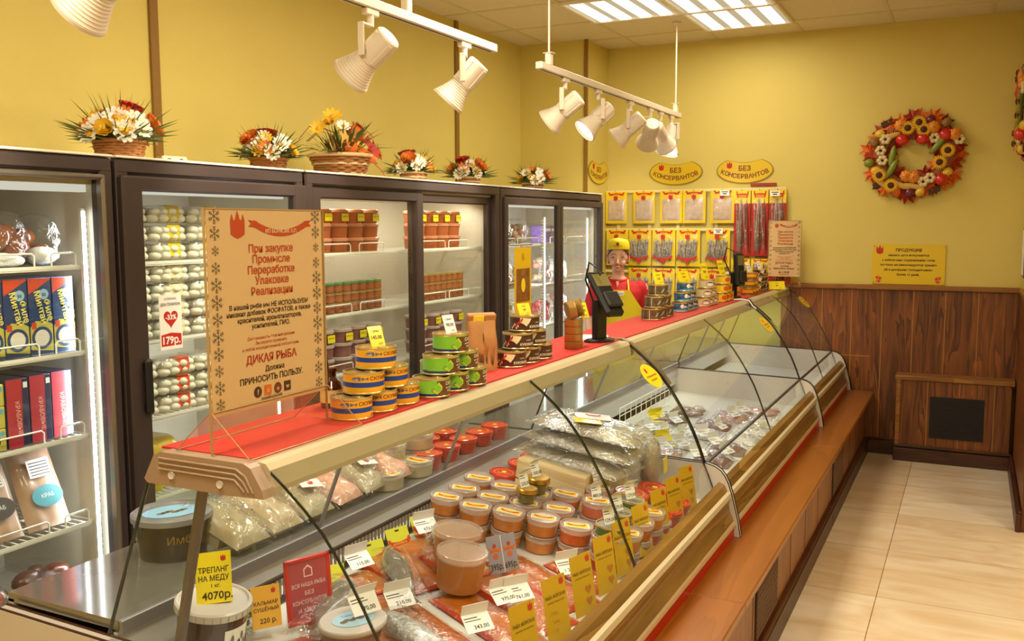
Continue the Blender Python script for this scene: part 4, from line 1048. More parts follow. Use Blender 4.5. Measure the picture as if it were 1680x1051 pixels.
def puffy_bag(label, loc, W, D, H, fills, seed, group, rot=(0, 0, 0), film=None, tagm=None):
    """clear bag standing D deep, W wide, H high with food lumps inside"""
    r = thing('food_bag', label, 'food bag', loc, 0, group); r.rotation_euler = rot; rr = random.Random(seed)
    q = MB()
    for (cx, cy, cz, rx, ry, rz, m_) in fills:
        sd = rr.random() * 9; q.ell((cx, cy, cz), (rx, ry, rz), m_, 14, 9, lambda p: 1 + .16 * noise.noise(p * 1.7 + Vector((sd, 0, sd))))
    clampbag(q, D * .47, W * .48, H)
    q.build('food', r)
    q = MB(); q.ell((0, 0, H * .5), (D * .56, W * .54, H * .53), film or FILM, 20, 12, lambda p: (abs(p.x) ** 3 + abs(p.y) ** 3 + abs(p.z) ** 3) ** (-1 / 3) * (1 + .14 * noise.noise(p * 2.4 + Vector((seed, 0, 0)))))
    clampbag(q, D * .52, W * .52, H * 1.05); q.build('film', r)
    if tagm:
        q = MB(); q.X = frame((D * .53, 0, H * .5), (0, 1, 0), (0, 0, 1)); q.poly([(-.03, -.02), (.03, -.02), (.03, .02), (-.03, .02)], tagm, .004); q.build('label', r)
    return r
BRM = M('mussel_brown', '#8a4218', .3, coat=.6, var=(20, .3, '#6a3014')); PINKM = M('shrimp_pink', '#d08a70', .35, coat=.5, var=(22, .3, '#e0b098')); WHM = M('squid_white', '#cdbb9c', .35, coat=.5, var=(18, .3, '#b39a78')); DRK = M('dark_brown_food', '#4a1f10', .35, coat=.5, var=(25, .3, '#7a3a1c')); CRUMP = M('crumpled_white_paper', '#e4e0dc', .6, bump=(30, .8))
def lumps(n, W, D, H, m_, seed, s=.035, ms=None):
    rr = random.Random(seed); return [(rr.uniform(-.35, .35) * D, rr.uniform(-.42, .42) * W, rr.uniform(.12, .8) * H, s * rr.uniform(.7, 1.2), s * rr.uniform(.8, 1.4), s * rr.uniform(.6, 1), (ms[k % len(ms)] if ms else m_)) for k in range(n)]
# fridge 1 top shelf: brown shellfish in clear bags with white paper
for k, (y, sd) in enumerate(((1.44, 1), (1.645, 2), (1.85, 3))):
    puffy_bag('clear bag of brown shellfish, %s from the fridge edge, top shelf' % nth(k), (-2.74, y, 1.527), .19, .16, .17, lumps(6, .19, .16, .17, BRM, sd, .045) + [(.05, 0, .02, .04, .08, .025, CRUMP)], sd, 'bags of shellfish on the top shelf')
puffy_bag('clear bag of brown shellfish beside the LED strip, top shelf', (-2.74, 2.01, 1.527), .09, .16, .16, lumps(3, .10, .16, .16, BRM, 7, .04) + [(.03, 0, .03, .05, .05, .03, CRUMP)], 7, 'bags of shellfish on the top shelf')
# blue fillet cartons
CNAVY = M('carton_navy', '#1c3a66', .4, coat=.2); CRED2 = M('carton_red', '#c9432a', .4, coat=.2); COLV = M('carton_olive', '#b9b04a', .4, coat=.2); CTXT = M('carton_text_yellow', '#e6d86a', .4)
def carton():
    r = thing('fish_carton', 'x', 'carton', group='blue fish fillet cartons on the second shelf'); w_, h, d = .081, .245, .2
    MB().box((-d / 2, 0, h / 2), (d, w_, h), CNAVY, .002).build('box', r)
    q = MB(); q.X = frame((0, 0, 0), (0, 1, 0), (0, 0, 1)); z = .0006
    q.poly([(-.0395, h - .05), (.0395, h - .005), (.0395, h - .001), (-.0395, h - .001)], CRED2, z); q.poly([(-.0395, h - .050), (.0, h - .028), (-.0395, h - .008)], COLV, z - .0001)
    q.poly([(-.0395, .02), (.0395, .01), (.0395, .095), (.02, .105), (-.02, .11), (-.0395, .09)], COLV, z)
    for R, m_, dz in ((.036, CNAVY, 0), (.026, M('carton_window_white', '#d9d2c4', .3), .0003)): q.poly([(R * math.cos(k * PI / 12), .055 + R * math.sin(k * PI / 12)) for k in range(24)], m_, z + .0004 + dz)
    q.poly([(.013 + .017 * math.cos(k * PI / 8), h - .052 + .017 * math.sin(k * PI / 8)) for k in range(16)], M('carton_badge', '#8fb0c4', .4), z + .0003); q.text('50', .014, CNAVY, .013, h - .058, z + .0006, bold=.03)
    q.text('Минтай', .030, CTXT, -.010, .150, z + .0006, rot=-1.35, bold=.02, fit=.125); q.text('Филе', .028, CTXT, .018, .140, z + .0006, rot=-1.35, bold=.02)
    q.poly([(-.035, .085), (-.018, .085), (-.018, .105), (-.035, .105)], CRED2, z + .0006)
    q.build('printed_front', r); return Kind(r)
CT = carton()
for k, y in enumerate((1.528, 1.612, 1.696, 1.780, 1.864, 1.948, 2.032)): CT.put((-2.645, y, 1.245), 0, 'blue fish fillet carton, %s counting toward the LED strip' % nth(k))
# red cartons on the third shelf, yellow window boxes beside them
CRD = M('carton_crimson', '#b32c3c', .4, coat=.3); CBL = M('carton_deep_blue', '#23284e', .4, coat=.3)
def redcarton():
    r = thing('snack_carton', 'x', 'carton', group='red cartons on the third shelf'); w_, h, d = .075, .215, .2
    q = MB(); q.box((-d / 2, 0, h / 2), (d, w_, h), CBL, .002); q.build('box', r)
    q = MB(); q.X = frame((0, 0, 0), (0, 1, 0), (0, 0, 1)); q.poly([(-.037, 0), (.012, 0), (.016, h), (-.037, h)], CRD, .0006); q.text('КРАБОВЫЕ', .020, M('carton_pink_text', '#e9b0a4', .4), -.006, h * .42, .001, rot=-1.5, bold=.01, fit=.15); q.poly([(.02, h - .03), (.034, h - .03), (.034, h - .012), (.02, h - .012)], PAPER, .0008)
    q.build('printed_front', r); return Kind(r)
RC = redcarton()
for k, y in enumerate((1.848, 1.935, 2.02)): RC.put((-2.64 - .01 * k, y, .967), 0, 'crimson and navy carton, %s counting toward the LED strip, third shelf' % nth(k))
YB = M('window_box_yellow', '#c9be58', .4, coat=.2)
yb = thing('window_box', 'x', 'carton', group='yellow round-window boxes stacked on the third shelf')
MB().box((-.1, 0, .0345), (.2, .10, .068), YB, .003).build('box', yb)
q = MB(); q.X = frame((0, 0, 0), (0, 1, 0), (0, 0, 1))
for R, m_, z in ((.030, CNAVY, .0006), (.022, M('window_fish', '#cdb9a6', .3), .0009)): q.poly([(R * math.cos(k * PI / 12), .034 + R * math.sin(k * PI / 12)) for k in range(24)], m_, z)
q.poly([(.036 + .008 * math.cos(k * PI / 6), .054 + .008 * math.sin(k * PI / 6)) for k in range(12)], CYAN, .0006); q.build('round_window', yb); YBK = Kind(yb)
for k in range(3):
    for j, y in enumerate((1.755, 1.65)): YBK.put((-2.64, y, .967 + .0688 * k), 0, 'yellow round-window box, %s layer, %s stack from the crimson cartons' % (lay[k], nth(j)))
# fourth shelf: paper-pale crab slabs with oval labels
CRABM = M('pale_fish_slab', '#c9a78c', .5, coat=.35, var=(16, .35, '#b08a70'))
for k, (y, om) in enumerate(((1.62, M('oval_grey_label', '#4a4240', .4)), (1.79, M('oval_grey_label', '#4a4240', .4)), (1.96, M('oval_teal_label', '#4f97a4', .4)))):
    r = thing('fish_slab_pack', 'pale vacuum-packed slab with %s oval label, %s from the near side' % ('teal' if k == 2 else 'grey', nth(k)), 'fish pack', (-2.655, y, .672), 0, 'pale slabs on the fourth shelf')
    r.rotation_euler = (0, .0, 0)
    q = MB(); q.X = RY(-1.12) @ T(.12, 0, 0) @ RY(0); q.X = frame((-.02, 0, 0), (0, 1, 0), (-.42, 0, 1)) @ T(0, .135, 0) @ RZ(PI / 2)
    pouch(q, .155, .27, .035, CRABM, k + 3, 14, 14, SMOOTHFILM, .93); q.build('slab', r)
    q = MB(); q.X = frame((-.02, 0, 0), (0, 1, 0), (-.42, 0, 1))
    q.poly([(.055 * math.cos(t * PI / 14), .10 + .036 * math.sin(t * PI / 14)) for t in range(28)], om, .040); q.text('КРАБ', .018, PAPER, 0, .095, .041); q.build('oval_label', r)
    q = MB(); q.X = frame((-.02, 0, 0), (0, 1, 0), (-.42, 0, 1)); q.poly([(-.04, .165), (.04, .165), (.04, .225), (-.04, .225)], PAPER, .039)
    for j in range(5): q.poly([(-.034, .172 + .01 * j), (.034, .172 + .01 * j), (.034, .175 + .01 * j), (-.034, .175 + .01 * j)], INK, .0395)
    q.build('white_label', r)
for k, (y, m_) in enumerate(((1.50, M('orange_smoked', '#a8481c', .3, coat=.6)), (1.72, M('orange_smoked', '#a8481c', .3, coat=.6)), (1.94, DRK))):
    puffy_bag('clear bag of smoked seafood on the fridge floor, %s from the near side' % nth(k), (-2.76, y, .404), .2, .2, .13, lumps(7, .2, .2, .13, m_, 20 + k, .04, [m_, DRK, WHM]), 20 + k, 'bags on the floor of the near fridge')
# fridge 2 low shelf yellow bag
puffy_bag('yellow snack bag on the lowest shelf of the dumpling fridge', (-2.76, 2.42, .67), .26, .2, .2, lumps(6, .26, .2, .2, YLAB, 31, .06), 31, None, film=M('yellow_foil_bag', '#c9a81c', .3, coat=.5, bump=(25, .6)))
# far fridge bags
k = 0
for (y, z, W, H, ms) in ((5.06, 1.527, .2, .16, [PINKM, DRK]), (5.28, 1.527, .22, .2, [WHM]), (5.52, 1.527, .2, .16, [WHM, PINKM]), (5.08, 1.245, .2, .2, [PINKM]), (5.30, 1.245, .2, .22, [PINKM, WHM]), (5.52, 1.245, .18, .15, [PINKM]), (5.1, .967, .2, .16, [WHM]), (5.35, .967, .22, .2, [WHM, PINKM]), (5.95, 1.245, .2, .2, [PINKM, WHM]), (6.18, 1.245, .2, .16, [WHM, PINKM]), (5.95, .967, .2, .18, [M('bag_red', '#a83a40', .4)]), (6.2, .967, .2, .2, [PINKM])):
    puffy_bag('clear seafood bag in the far fridge, %s counting shelf by shelf from its near door' % nth(k), (-2.75, y, z), W, .16, H, lumps(8, W, .16, H, None, 40 + k, .034, ms), 40 + k, 'seafood bags in the far fridge', tagm=PAPER if k % 3 == 1 else None); k += 1
VIO = M('violet_carton', '#7a5f9e', .4)
for k, y in enumerate((5.90, 5.99)): single(MB().box((-.06, 0, .06), (.12, .085, .12), VIO, .003).box((.0005, 0, .09), (.001, .07, .02), PAPER), 'carton', 'violet carton on the far fridge top shelf, %s of two' % nth(k), 'carton', (-2.66, y, 1.527), 'violet cartons')
q = MB()

# ------------------------------------------------------------------ artificial flower baskets on the fridges
WICK = M('wicker', '#b3753a', .6, var=(90, .35, '#8a5526')); WICKP = M('wicker_pale', '#d9b98a', .6)
LEAFG = M('leaf_green', '#3f5a1e', .5, var=(20, .4, '#6a7a2c')); GRASSG = M('grass_green', '#55642a', .55); PETW = M('petal_white', '#f2ecdc', .6); PETY = M('petal_yellow', '#e8b92a', .6); PETO = M('petal_orange', '#dd7a22', .6); PETR = M('petal_red', '#c02a1c', .6); CENT = M('flower_centre', '#d9a21c', .7); CENTB = M('flower_centre_brown', '#4a2410', .8)
def basket(q, R, H, pale=False):
    rows = int(H / .0095); 
    for j in range(rows):
        z = H * j / rows; f = .8 + .2 * (j / rows) ** .8
        n = 40
        q.lathe([(R * f * .97, z), (R * f * 1.0, z + H / rows * .5), (R * f * .97, z + H / rows)], WICKP if pale and j % 3 == 1 else WICK, n, True, mod=lambda a, jj: 1 + .035 * math.sin(a * n / 4 + (PI if j % 2 else 0)), cap=(j == 0))
    q.tube([(R * math.cos(a), R * math.sin(a), H) for a in [2 * PI * k / 24 for k in range(25)]], .007, WICKP if pale else WICK, 8)
def daisy(R, pm, cm, petals=11, cup=.25):
    q = MB()
    for k in range(petals):
        a = 2 * PI * k / petals; q.X = RZ(a); w_ = R * .24
        q.add([(R * .15, 0, 0), (R * .55, -w_, R * cup * .5), (R * .9, -w_ * .7, R * cup), (R, 0, R * cup * .9), (R * .9, w_ * .7, R * cup), (R * .55, w_, R * cup * .5)], [(0, 1, 2, 3, 4, 5)], pm)
    q.X = I4; q.ell((0, 0, R * .06), (R * .3, R * .3, R * .16), cm, 10, 6); return q
def rose(R, pm):
    q = MB()
    for L_ in range(4):
        n = 7 - L_; r0 = R * (1 - .22 * L_)
        for k in range(n):
            a = 2 * PI * k / n + L_ * .5; q.X = RZ(a); w_ = r0 * .55
            q.grid(lambda u, v: (r0 * (.25 + .65 * v), w_ * (u * 2 - 1) * math.sin(.4 + v * 1.9), R * (.1 + .16 * L_) + r0 * .5 * v * v + .02 * R * math.sin(u * 6)), 3, 3, pm)
    q.X = I4; q.ell((0, 0, R * .3), (R * .3, R * .3, R * .4), pm, 8, 6); return q
def sunf():
    q = MB(); R = .05
    for L_ in range(2):
        for k in range(13):
            q.X = RZ(2 * PI * (k + .5 * L_) / 13); q.add([(R * .3, 0, .002), (R * .62, -R * .10, .006 - .003 * L_), (R, 0, .002 - .004 * L_), (R * .62, R * .10, .006 - .003 * L_)], [(0, 1, 2, 3)], PETY)
    q.X = I4; q.ell((0, 0, .004), (.021, .021, .012), CENTB, 14, 7); return q
FK = {}
def flower_mesh(kind):
    if kind not in FK:
        b_ = {'dw': lambda: daisy(.032, PETW, CENT, 11), 'dy': lambda: daisy(.026, PETY, CENT, 9, .4), 'do': lambda: daisy(.028, PETO, CENT, 9, .4), 'rr': lambda: rose(.042, PETR), 'ro': lambda: rose(.036, PETO), 'ry': lambda: rose(.03, PETY), 'sun': lambda: sunf()}[kind]()
        o = b_.build('flower_source'); FK[kind] = o.data; bpy.data.objects.remove(o)
    return FK[kind]
FN = {'dw': 'daisy', 'dy': 'yellow_flower', 'do': 'orange_flower', 'rr': 'red_rose', 'ro': 'orange_rose', 'ry': 'yellow_rose', 'sun': 'sunflower'}
def put_flower(root, kind, p, d, s=1.0):
    o = bpy.data.objects.new(FN[kind], flower_mesh(kind)); COL.objects.link(o); o.parent = root; o.location = p
    o.rotation_euler = Vector(d).to_track_quat('Z', 'Y').to_euler(); o.scale = (s, s, s); return o
def arrangement(label, loc, R, H, spread, seed, order, grass=120, pale=False):
    r = thing('flower_basket', label, 'flower basket', loc, 0, 'artificial flower baskets on the fridges'); rr = random.Random(seed)
    q = MB(); basket(q, R, H, pale); q.build('basket', r)
    q = MB()
    q.ell((0, 0, H), (R * .95, R * .95, R * .5), LEAFG, 12, 6)
    for k in range(grass):
        a = rr.uniform(0, 2 * PI); e = rr.uniform(.05, 1.35); L_ = spread * rr.uniform(.8, 1.3); d = Vector((math.cos(a) * math.cos(e), math.sin(a) * math.cos(e), math.sin(e)))
        p0 = Vector((0, 0, H)) + Vector((d.x, d.y, 0)) * R * .5; p1 = p0 + d * L_ * .6; p2 = p0 + d * L_ + Vector((0, 0, -.012)); s_ = d.cross(Vector((.3, .2, 1))).normalized() * .003
        q.add([p0 - s_, p0 + s_, p1 + s_ * .8, p2, p1 - s_ * .8], [(0, 1, 2, 3, 4)], GRASSG)
    for k in range(26):
        a = 2 * PI * k / 26; d = Vector((math.cos(a), math.sin(a), rr.uniform(-.1, .35))); p0 = Vector((0, 0, H)) + d * R * .5; s_ = Vector((-math.sin(a), math.cos(a), 0)) * .016
        q.add([p0, p0 + d * R * .6 + s_, p0 + d * R * 1.35, p0 + d * R * .6 - s_], [(0, 1, 2, 3)], LEAFG)
    f = q.build('foliage', r); f['kind'] = 'stuff'
    n = len(order)
    for k, kd in enumerate(order):
        a = 2 * PI * k * .382 + rr.uniform(-.3, .3) + seed; t = math.sqrt((k + .5) / n); el = (1 - t) * 1.3 + .12
        d = Vector((math.cos(a) * math.cos(el), math.sin(a) * math.cos(el), math.sin(el)))
        put_flower(r, kd, Vector((0, 0, H + .0)) + Vector((d.x * spread * .74, d.y * spread * .74, d.z * spread * .66 + .005)), d + Vector((.25, -.15, .1)), rr.uniform(1.1, 1.4) * (R / .085) ** .5)
    return r
FO = ['rr', 'dw', 'do', 'dw', 'dy', 'dw', 'ro', 'dw', 'do', 'dw', 'dw', 'dy', 'dw', 'ro', 'dw', 'dy', 'dw', 'do', 'dw', 'dw', 'ry', 'dw', 'dy', 'dw', 'do', 'dw']
ZB = ZT
arrangement('flower basket of white daisies and red rose on the nearest fridge', (-2.85, 2.46, ZB), .095, .088, .165, 1, FO)
arrangement('flower basket with red rose between the nearest basket and the harvest basket', (-2.85, 3.27, ZB), .085, .075, .15, 2.3, FO)
arrangement('small flower basket just beyond the large harvest basket', (-2.85, 4.47, ZB), .08, .07, .135, 3.1, FO[:22], pale=True)
arrangement('small flower basket above the sliding-door fridge far end', (-2.85, 5.10, ZB), .08, .07, .14, 4.4, FO[:22], pale=True)
arrangement('small flower basket on the farthest fridge', (-2.85, 6.05, ZB), .08, .07, .14, 5.2, FO[2:24], pale=True)
# big harvest basket
hb = thing('harvest_basket', 'large wicker basket with squash, daffodils and autumn leaves on the fridges', 'flower basket', (-2.85, 3.80, ZB))
q = MB()
for j in range(10):
    z = .012 * j; f = .72 + .28 * j / 9
    q.lathe([(.155 * f * .98, z), (.155 * f, z + .006), (.155 * f * .98, z + .012)], WICKP if j % 4 == 2 else WICK, 48, True, mod=lambda a, jj: 1 + .03 * math.sin(a * 12 + (PI if j % 2 else 0)), cap=(j == 0))
q.tube([(.157 * math.cos(a), .157 * math.sin(a), .12) for a in [2 * PI * k / 30 for k in range(31)]], .009, WICKP, 8); q.build('basket', hb)
q = MB(); rr = random.Random(5); q.ell((0, 0, .115), (.14, .14, .03), M('moss_brown', '#6a5a2a', .8), 14, 6)
for k in range(150):
    a = rr.uniform(0, 2 * PI); e = rr.uniform(.1, 1.3); L_ = rr.uniform(.12, .24); d = Vector((math.cos(a) * math.cos(e), math.sin(a) * math.cos(e), math.sin(e))); p0 = Vector((d.x * .08, d.y * .08, .12)); s_ = d.cross(Vector((.3, .2, 1))).normalized() * (.009 if k > 70 else .004)
    q.add([p0 - s_, p0 + d * L_ * .6 + s_, p0 + d * L_ + Vector((0, 0, -.03)), p0 + d * L_ * .6 - s_], [(0, 1, 2, 3)], (GRASSG, LEAFG, WICK)[k % 3])
for k in range(12):
    a = rr.uniform(0, 2 * PI); q.tube([(.05 * math.cos(a), .05 * math.sin(a), .12), (.1 * math.cos(a), .1 * math.sin(a), .24), (.16 * math.cos(a + .4), .16 * math.sin(a + .4), .27), (.2 * math.cos(a + .8), .2 * math.sin(a + .8), .2)], .0022, WICK, 5)
q.build('foliage', hb)['kind'] = 'stuff'
SQ = M('squash_orange', '#d8691c', .35, coat=.4); SQG = M('squash_pale_green', '#c2bf6a', .4); COBM = M('corn_husk', '#c9a24a', .6)
def gourd(nm, p, r_, m_, d=(0, 0, 1)):
    q = MB(); q.X = Matrix.Translation(p) @ Vector(d).to_track_quat('Z', 'Y').to_matrix().to_4x4(); q.ell((0, 0, 0), r_, m_, 20, 10, lambda v: 1 + .06 * math.cos(8 * math.atan2(v.y, v.x)) * (1 - v.z * v.z)); q.tube([(0, 0, r_[2] * .9), (.004, 0, r_[2] * 1.25)], .005, WICK, 6); return q.build(nm, hb)
gourd('orange_squash', (.02, .09, .215), (.05, .05, .065), SQ); gourd('orange_gourd', (.09, -.04, .15), (.04, .035, .045), SQ, (.3, 0, 1)); gourd('pale_gourd', (.08, .05, .16), (.04, .045, .03), SQG); gourd('long_gourd', (.12, .06, .12), (.025, .025, .05), SQ, (.7, .3, -.6))
for k, (kd, p, s_) in enumerate((('dy', (.03, -.10, .30), 1.9), ('dy', (.0, -.17, .24), 1.6), ('ry', (.03, -.13, .27), 1.0), ('dy', (.10, -.02, .18), 1.2), ('do', (.11, .02, .13), 1.2), ('dw', (.05, -.04, .26), 1.2), ('rr', (.07, .13, .16), 1.0), ('dy', (.07, .18, .19), 1.0), ('dw', (.09, .19, .17), .9), ('dy', (.08, .21, .16), .9), ('do', (.06, .24, .14), 1.1), ('rr', (.03, .11, .27), .6))): put_flower(hb, kd, p, Vector(p) - Vector((0, 0, .1)) + Vector((.1, -.06, 0)), s_)
for k, (p, m_) in enumerate((((.10, .10, .18), PETR), ((.11, .14, .15), PETR), ((.08, .02, .22), WICK), ((.09, -.08, .20), COBM))):
    q = MB(); pts = []
    for j in range(10):
        a = 2 * PI * j / 10; R = .05 if j % 2 == 0 else .028; pts.append((R * math.cos(a), R * math.sin(a)))
    q.X = frame(p, (0, 1, 0), (-.3, 0, 1)); q.prism(pts, m_, .0015); q.build('autumn_leaf', hb)
MB().tube([(.06, .15, .12), (.12, .19, .05), (.14, .20, .0)], .002, PETR, 5).build('ribbon_end', hb)
# small block with holes
q = MB(); q.box((0, 0, .022), (.05, .11, .044), M('bone_plastic', '#d9c9a0', .4), .006)
for y in (-.026, .026):
    q.X = T(.0255, y, .022) @ RY(PI / 2); q.lathe([(.014, 0), (.014, .001), (.0001, .001)], M('hole_dark', '#4a3a24', .7), 14, cap=False); q.X = I4
single(q, 'holder_block', 'small bone-coloured holder with two round holes beside the nearest flower basket', 'holder', (-2.80, 2.66, ZT), rz=-.2)

# ------------------------------------------------------------------ track lights
TRW = M('track_white', '#ddd0bc', .4); TRD = M('track_slot', '#4a3a2a', .5); SPL = emis('spot_lens', '#fff6e0', 3.5)
def track(label, y0, y1, rods, x=-1.90, z=2.41):
    t = thing('light_track', label, 'light track', (x, (y0 + y1) / 2, z)); yc = (y0 + y1) / 2; w_ = y1 - y0
    MB().box((0, 0, 0), (.036, w_, .034), TRW, .003).build('rail', t)
    MB().box((.0, 0, -.0172), (.012, w_ - .06, .002), TRD).build('slot', t)
    for y in rods:
        MB().tube([(0, y - yc, .017), (0, y - yc, 3.03 - z)], .0055, TRW, 10).build('rod', t)
        q = MB().box((0, y - yc, .045), (.03, .035, .055), TRW, .003).box((0, y - yc, .074), (.05, .04, .004), TRW, .001); q.build('clamp', t)
        q = MB(); q.X = T(0, y - yc, 3.005 - z); q.lathe([(.01, 0), (.03, .02), (.03, .027)], TRW, 16); q.build('ceiling_rose', t)
    return t
track('ceiling track of three lamps nearest the viewer, running above the counter', 1.20, 3.64, [1.5, 2.95])
track('ceiling track of six lamps on two rods before the pilaster', 4.10, 6.45, [4.22, 6.36])
def spot(label, y, aim, power, zoff=0.0, twist=0.0, x=-1.90):
    """lamp head hung from the track at y, its open end toward aim"""
    r = thing('track_spotlight', label, 'spotlight', (x, y, 2.393), 0, 'white track spotlights')
    q = MB().box((0, 0, -.012), (.026, .075, .022), TRW, .003); q.X = T(0, 0, -.06); q.lathe([(.012, 0), (.012, .04)], TRW, 14); q.build('adapter', r)
    d = Vector(aim).normalized(); c = Vector((0, 0, -.155)); side = -d.cross(Vector((0, 0, 1))).normalized()
    MBm = Matrix.Translation(c) @ d.to_track_quat('Z', 'Y').to_matrix().to_4x4()
    q = MB(); a = c + side * .062
    e1 = Vector((0, 0, -.058)); e2 = e1 + side * .064; 
    q.box(tuple((e1 + e2) / 2), (.024, .07, .008), TRW, .002, R=Matrix.Rotation(math.atan2(side.y, side.x) - PI / 2, 4, 'Z'))
    q.box(tuple((e2 + a) / 2 + Vector((0, 0, -.004))), (.024, .007, .11), TRW, .002, R=Matrix.Rotation(math.atan2(side.y, side.x) - PI / 2, 4, 'Z')); q.build('yoke', r)
    q = MB(); q.X = MBm
    q.lathe([(.040, -.095), (.0455, -.09), (.047, -.085), (.047, .018), (.043, .025)], TRW, 36, mod=lambda an, j: 1 - (.06 if j in (2, 3) and (int(an / (2 * PI) * 36) % 9 == 0) else 0))
    for k in range(4): q.box((.047 * math.cos(k * PI / 2 + .5), .047 * math.sin(k * PI / 2 + .5), -.035), (.006, .018, .095), TRW, .002, R=RZ(k * PI / 2 + .5))
    h = q.build('housing', r)
    q = MB(); q.X = MBm; pr = []
    for k in range(9):
        t = k / 8; R = .044 + .026 * t ** 1.3; pr += [(R, .022 + .075 * t), (R + .0022, .022 + .075 * t + .003), (R + .0022, .022 + .075 * t + .006)]
    pr += [(.0735, .103), (.0735, .112), (.069, .112), (.066, .10), (.04, .03)]; q.lathe(pr, TRW, 36, cap=False); q.build('flared_hood', h)
    q = MB(); q.X = MBm; q.add([(.064 * math.cos(2 * PI * k / 28), .064 * math.sin(2 * PI * k / 28), .097) for k in range(28)], [list(range(28))], SPL); q.build('lens', h)
    if power:
        p = c + d * .118
        lamp('spot_light', 'SPOT', tuple(p), power, SPOTC, parent=r, spot_size=1.15, spot_blend=.7, shadow_soft_size=.05, dir=d)
    return r
spot('white track spotlight nearest the viewer, cut by the top edge', 1.62, (-.75, -.1, -.62), 38)
spot('white track spotlight hanging in the middle of the near track', 2.72, (-.80, -.05, -.62), 38)
spot('white track spotlight at the far end of the near track', 3.38, (-.62, -.25, -.74), 34)
spot('white track spotlight first on the far track', 4.42, (-.80, -.1, -.60), 34)
spot('white track spotlight second on the far track with its bright lens visible', 4.88, (-.52, -.55, -.66), 30)
spot('white track spotlight third on the far track', 5.42, (-.75, -.1, -.62), 30)
spot('white track spotlight fourth on the far track, tilted low', 5.80, (-.42, .75, -.52), 24)
spot('white track spotlight fifth on the far track, crowded between its neighbours', 6.02, (.10, .82, -.62), 28)
spot('white track spotlight last on the far track with lit rim', 6.26, (-.1, -.25, -.95), 30)

# ------------------------------------------------------------------ hanging packs on the back wall
PYEL = M('pack_yellow', '#f0cf10', .35, coat=.4); PRED = M('pack_red', '#b3141c', .25, coat=.6); DRYF = M('dried_fish_flesh', '#b89a80', .4, coat=.5, var=(26, .3, '#d9c6b0'))
DFISH = M('dried_fish_silver', '#6a6258', .3, metal=.35, coat=.4, var=(60, .2, '#c4bcb0'))
RACKW = M('rack_cream', '#e8d9a0', .4)
YB_ = 7.078
rk = thing('wall_rack', 'cream slotted rack strips and bars on the back wall behind the hanging packs', 'wall rack', (-1.95, 7.07, 1.15))
for k, x in enumerate((-.62, -.36, -.13, .17, .58)):
    q = MB().box((x, 0, .36), (.03, .012, .82), RACKW, .003); q.build('upright_strip', rk)
for k, z in enumerate((.13, .46, .76)):
    MB().box((-.02, -.018, z), (1.42, .012, .022), RACKW, .003).build('bar', rk)
def hang_pack(name, W, H, kind, group, hd=.16):
    r = thing(name, 'x', 'snack pack', group=group); fr_ = frame((0, 0, 0), (1, 0, 0), (0, 0, 1))     # local Y up, Z toward the shop (-y)
    q = MB(); q.X = fr_; q.prism([(-W / 2, -H), (W / 2, -H), (W / 2, 0), (-W / 2, 0)], PYEL if kind != 'long' else PRED, .003)
    if kind == 'long': q.poly([(-W / 2, -.10), (W / 2, -.10), (W / 2, 0), (-W / 2, 0)], PYEL, .0036)
    q.build('card_back', r)
    q = MB(); q.X = fr_
    ribbon(q, 0, -H * .085, W * .66, H * .06, RED, .0042, -.05); q.text('БОРИСИК', H * .042, PYEL, 0, -H * .105, .0046, bold=.02, fit=W * .5)
    q.build('ribbon_print', r); q = MB(); q.X = fr_
    if kind != 'long': castle(q, 0, -H * .2, W * .2, RED, .022 if kind == 'flat' else .03)
    if kind == 'sticks': q.build('crest_print', r); q = MB(); q.X = fr_; ribbon(q, 0, -H * .78, W * .75, H * .06, RED, .032, .1); q.build('lower_ribbon_print', r); q = MB(); q.X = fr_; castle(q, 0, -H * .86, W * .18, RED, .032)
    if q.v: q.build('crest_print', r)
    rr = random.Random(len(name) + int(H * 1000)); q = MB(); q.X = fr_
    if kind == 'flat':
        q.X = fr_ @ T(0, -H * .58, .003) @ RZ(PI / 2); pouch(q, W * .80, H * .66, .014, DRYF, 4, 14, 14, PYEL, .94, False); q.build('dried_flesh', r)
    elif kind == 'sticks':
        for k in range(22):
            x = rr.uniform(-.38, .38) * W; a = rr.uniform(-.35, .35); L_ = H * rr.uniform(.26, .33); q.X = fr_ @ T(x, -H * .57 + rr.uniform(-.05, .05) * H, .011 + .006 * (k % 3)) @ RZ(a)
            q.ell((0, 0, 0), (W * .042, L_, .006), DFISH, 8, 10)
        q.build('dried_fish', r)
    else:
        for k in range(9):
            x = rr.uniform(-.36, .36) * W; q.X = fr_ @ T(x, -H * .55, .009 + .004 * (k % 3)) @ RZ(rr.uniform(-.08, .08)); q.ell((0, 0, 0), (W * .045, H * .40, .007), DRK if k % 2 else DFISH, 8, 12, lambda p: 1 + .2 * math.sin(p.z * 22))
        q.build('dried_strips', r)
    q = MB(); q.X = fr_ @ T(0, -H * .56, .004) @ RZ(PI / 2)
    pouch(q, W * .94, H * .86, .026 if kind != 'flat' else .020, FILM, 6, 16, 16, None, .9, False, .35); q.build('film', r)
    q = MB(); q.tube([(0, .045, -.004), (0, -.02, -.004), (0, -.028, .006)], .0025, CHROME, 6); q.build('hook', r)
    return r
PA = Kind(hang_pack('flesh_pack', .178, .25, 'flat', 'yellow packs of dried flesh on the top row'))
PB = Kind(hang_pack('stick_pack', .185, .285, 'sticks', 'yellow packs of dried fish sticks on the lower rows'))
PC = Kind(hang_pack('long_pack', .122, .49, 'long', 'long red packs of dried strips'))
PD = Kind(hang_pack('short_pack', .14, .19, 'long', 'short red packs under the long ones'))
YP = 7.032
for k, x in enumerate((-2.575, -2.345, -2.125, -1.943, -1.725)): PA.put((x, YP, 1.91), 0, 'yellow pack of pale dried flesh, %s along the top row from the pilaster' % nth(k))
